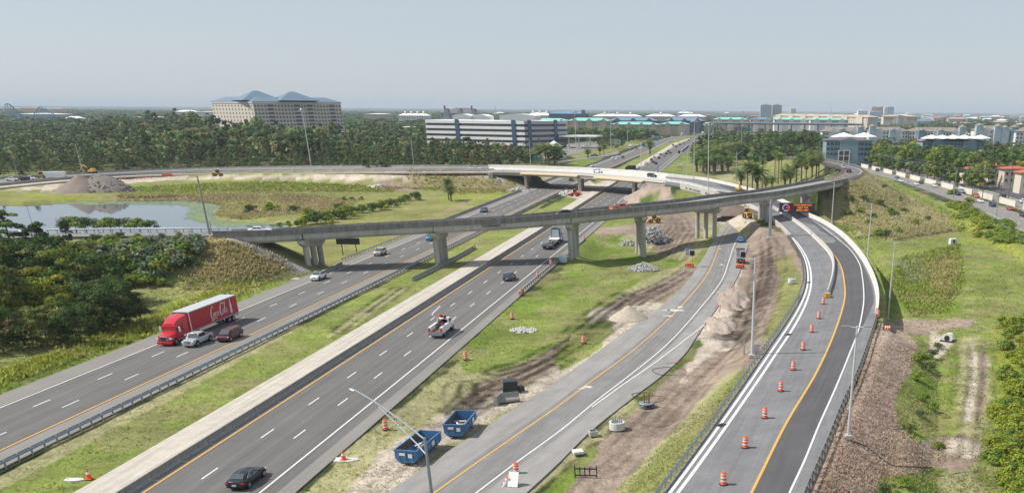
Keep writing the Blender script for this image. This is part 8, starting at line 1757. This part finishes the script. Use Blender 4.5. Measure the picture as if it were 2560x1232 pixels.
# folding barricade with white board at the bottom edge
p = G(1280, 1216); o = empty('barricade', tuple(p), R(-10), 'collapsed striped barricade with blank white board at the bottom edge', 'barricade'); MB().box((.2, 0, .75), (1.0, .05, 1.5), rx=-.5).build('board', M_refl, o)
for k in range(4): MB().box((-.75 + .12 * k, -.1, .3 + .22 * k), (.22, .05, .2), rx=-.5, ry=0).build('stripe', M_orange if k % 2 else M_refl, o)
MB().box((-.5, -.1, .6), (.14, .06, 1.6), rx=-.5, ry=.5).build('leg', M_refl, o); MB().tube((-1.2, .3, .05), (1.0, .5, .05), .05, .05, 6).build('foot', M_dark, o); MB().tube((-1.0, .9, .05), (1.4, .7, .05), .05, .05, 6).build('foot', M_dark, o)
# white water-filled barrier block at third pier
p = G(1408, 656); o = empty('crash_barrel', tuple(p), 0, 'pale blue-white rounded impact block at the foot of the third pier', 'impact block'); MB().lathe([(.9, 0), (1.0, .5), (1.0, 1.3), (.7, 1.7)], (0, 0, 0), 16).build('body', mat('pale_plastic', (.50, .58, .62), rough=.5), o); MB().lathe([(.72, 1.7), (.5, 1.78)], (0, 0, 0), 16).build('lid', M_whitep, o)
p = G(1307, 738); o = empty('guardrail_end', tuple(p), R(35), 'yellow-and-white end terminal of the short guardrail', 'guardrail terminal'); MB().box((0, 0, .55), (.5, .3, .6)).build('head', M_yellowm, o, bevel=.03); MB().box((.1, -.02, .55), (.1, .34, .62)).build('stripe', M_signback, o)
# drain grates along the ramp curb
for k, (px, py) in enumerate(((1803, 1062), (1971, 836), (2021, 706))):
    p = W(px, py, zr + .02); o = empty('drain_grate', tuple(p), R(50), f"black drain grate on the left edge of the new ramp, {('nearest', 'middle', 'farthest')[k]} of three", 'drain grate'); MB().box((0, 0, .02), (1.1, .7, .05)).build('frame', M_dark, o)
    for j in range(4): MB().box((-.4 + .27 * j, 0, .06), (.08, .6, .03)).build('bar', M_black, o)
# silt cable on the right slope and orange hoses by the old ramp
def ground_line(pts, r, m_, name, label, cat, z=.08):
    P = catmull([tuple(G(*q)) for q in pts], .6); P = [(a, b, float(gz(a, b)) + z) for a, b, _ in P]; o = MB().path(P, r, 5).build(name, m_); tag(o, label, cat)
ground_line([(2128, 1105), (2160, 1115), (2200, 1145), (2260, 1168), (2330, 1170)], .06, M_black, 'silt_hose', 'black hose running from the nearest light pole down the mulch slope', 'hose')
ground_line([(1828, 705), (1818, 730), (1800, 748), (1788, 770)], .05, M_orange, 'orange_hose', 'orange hose curling beside the old ramp, left strand', 'hose'); ground_line([(1834, 712), (1828, 742), (1806, 756), (1796, 780)], .05, M_orange, 'orange_hose', 'orange hose curling beside the old ramp, right strand', 'hose')
ground_line([(1665, 910), (1700, 907), (1735, 904)], .05, M_orange, 'orange_hose', 'straight orange hose at the edge of the worn shoulder', 'hose')

# pale dust and spilled lime on the old ramp, tar patches on the lanes
def stain(pts, m_, name, dz, seed):
    g = np.random.default_rng(seed)
    for px, py, rx, ry in pts:
        c = W(px, py); n = 18; vs = []
        for t in np.linspace(0, 6.283, n + 1)[:-1]:
            q = .55 + .6 * g.random(); vs.append((c.x + rx * q * math.cos(t), c.y + ry * q * math.sin(t), dz))
        tag(MB().add(vs, [tuple(range(n))]).build(name, m_), kind='structure')
stain([(1688, 776, 1.5, 1.0), (1664, 776, 1.0, .5), (1700, 768, .7, .8), (1672, 790, 1.2, .4), (1804, 662, .7, .8), (1800, 622, .5, .6), (1470, 968, .8, .5), (1455, 972, .5, .3), (1838, 628, .5, .5)], mat('lime_dust', (.52, .51, .49), rough=1, noise=[(2, .25, ONE)]), 'lime_dust_patch', .072, 4)
# ---------------------------------------------------------------- haze: closed box of even thin air
hz = MB().box((-3000, 11500, 46), (52000, 29000, 120)).mesh('haze')
hm = bpy.data.materials.new('haze'); hm.use_nodes = True; t = hm.node_tree; t.nodes.remove(t.nodes['Principled BSDF'])
pv = t.nodes.new('ShaderNodeVolumePrincipled'); pv.inputs['Density'].default_value = 0.85e-4; pv.inputs['Color'].default_value = (.72, .82, .93, 1); pv.inputs['Anisotropy'].default_value = 0
t.links.new(pv.outputs[0], t.nodes['Material Output'].inputs['Volume'])
o = link_mesh('haze', hz, None, None); hz.materials.append(hm); tag(o, 'thin pale haze over the plain', 'haze', kind='stuff')
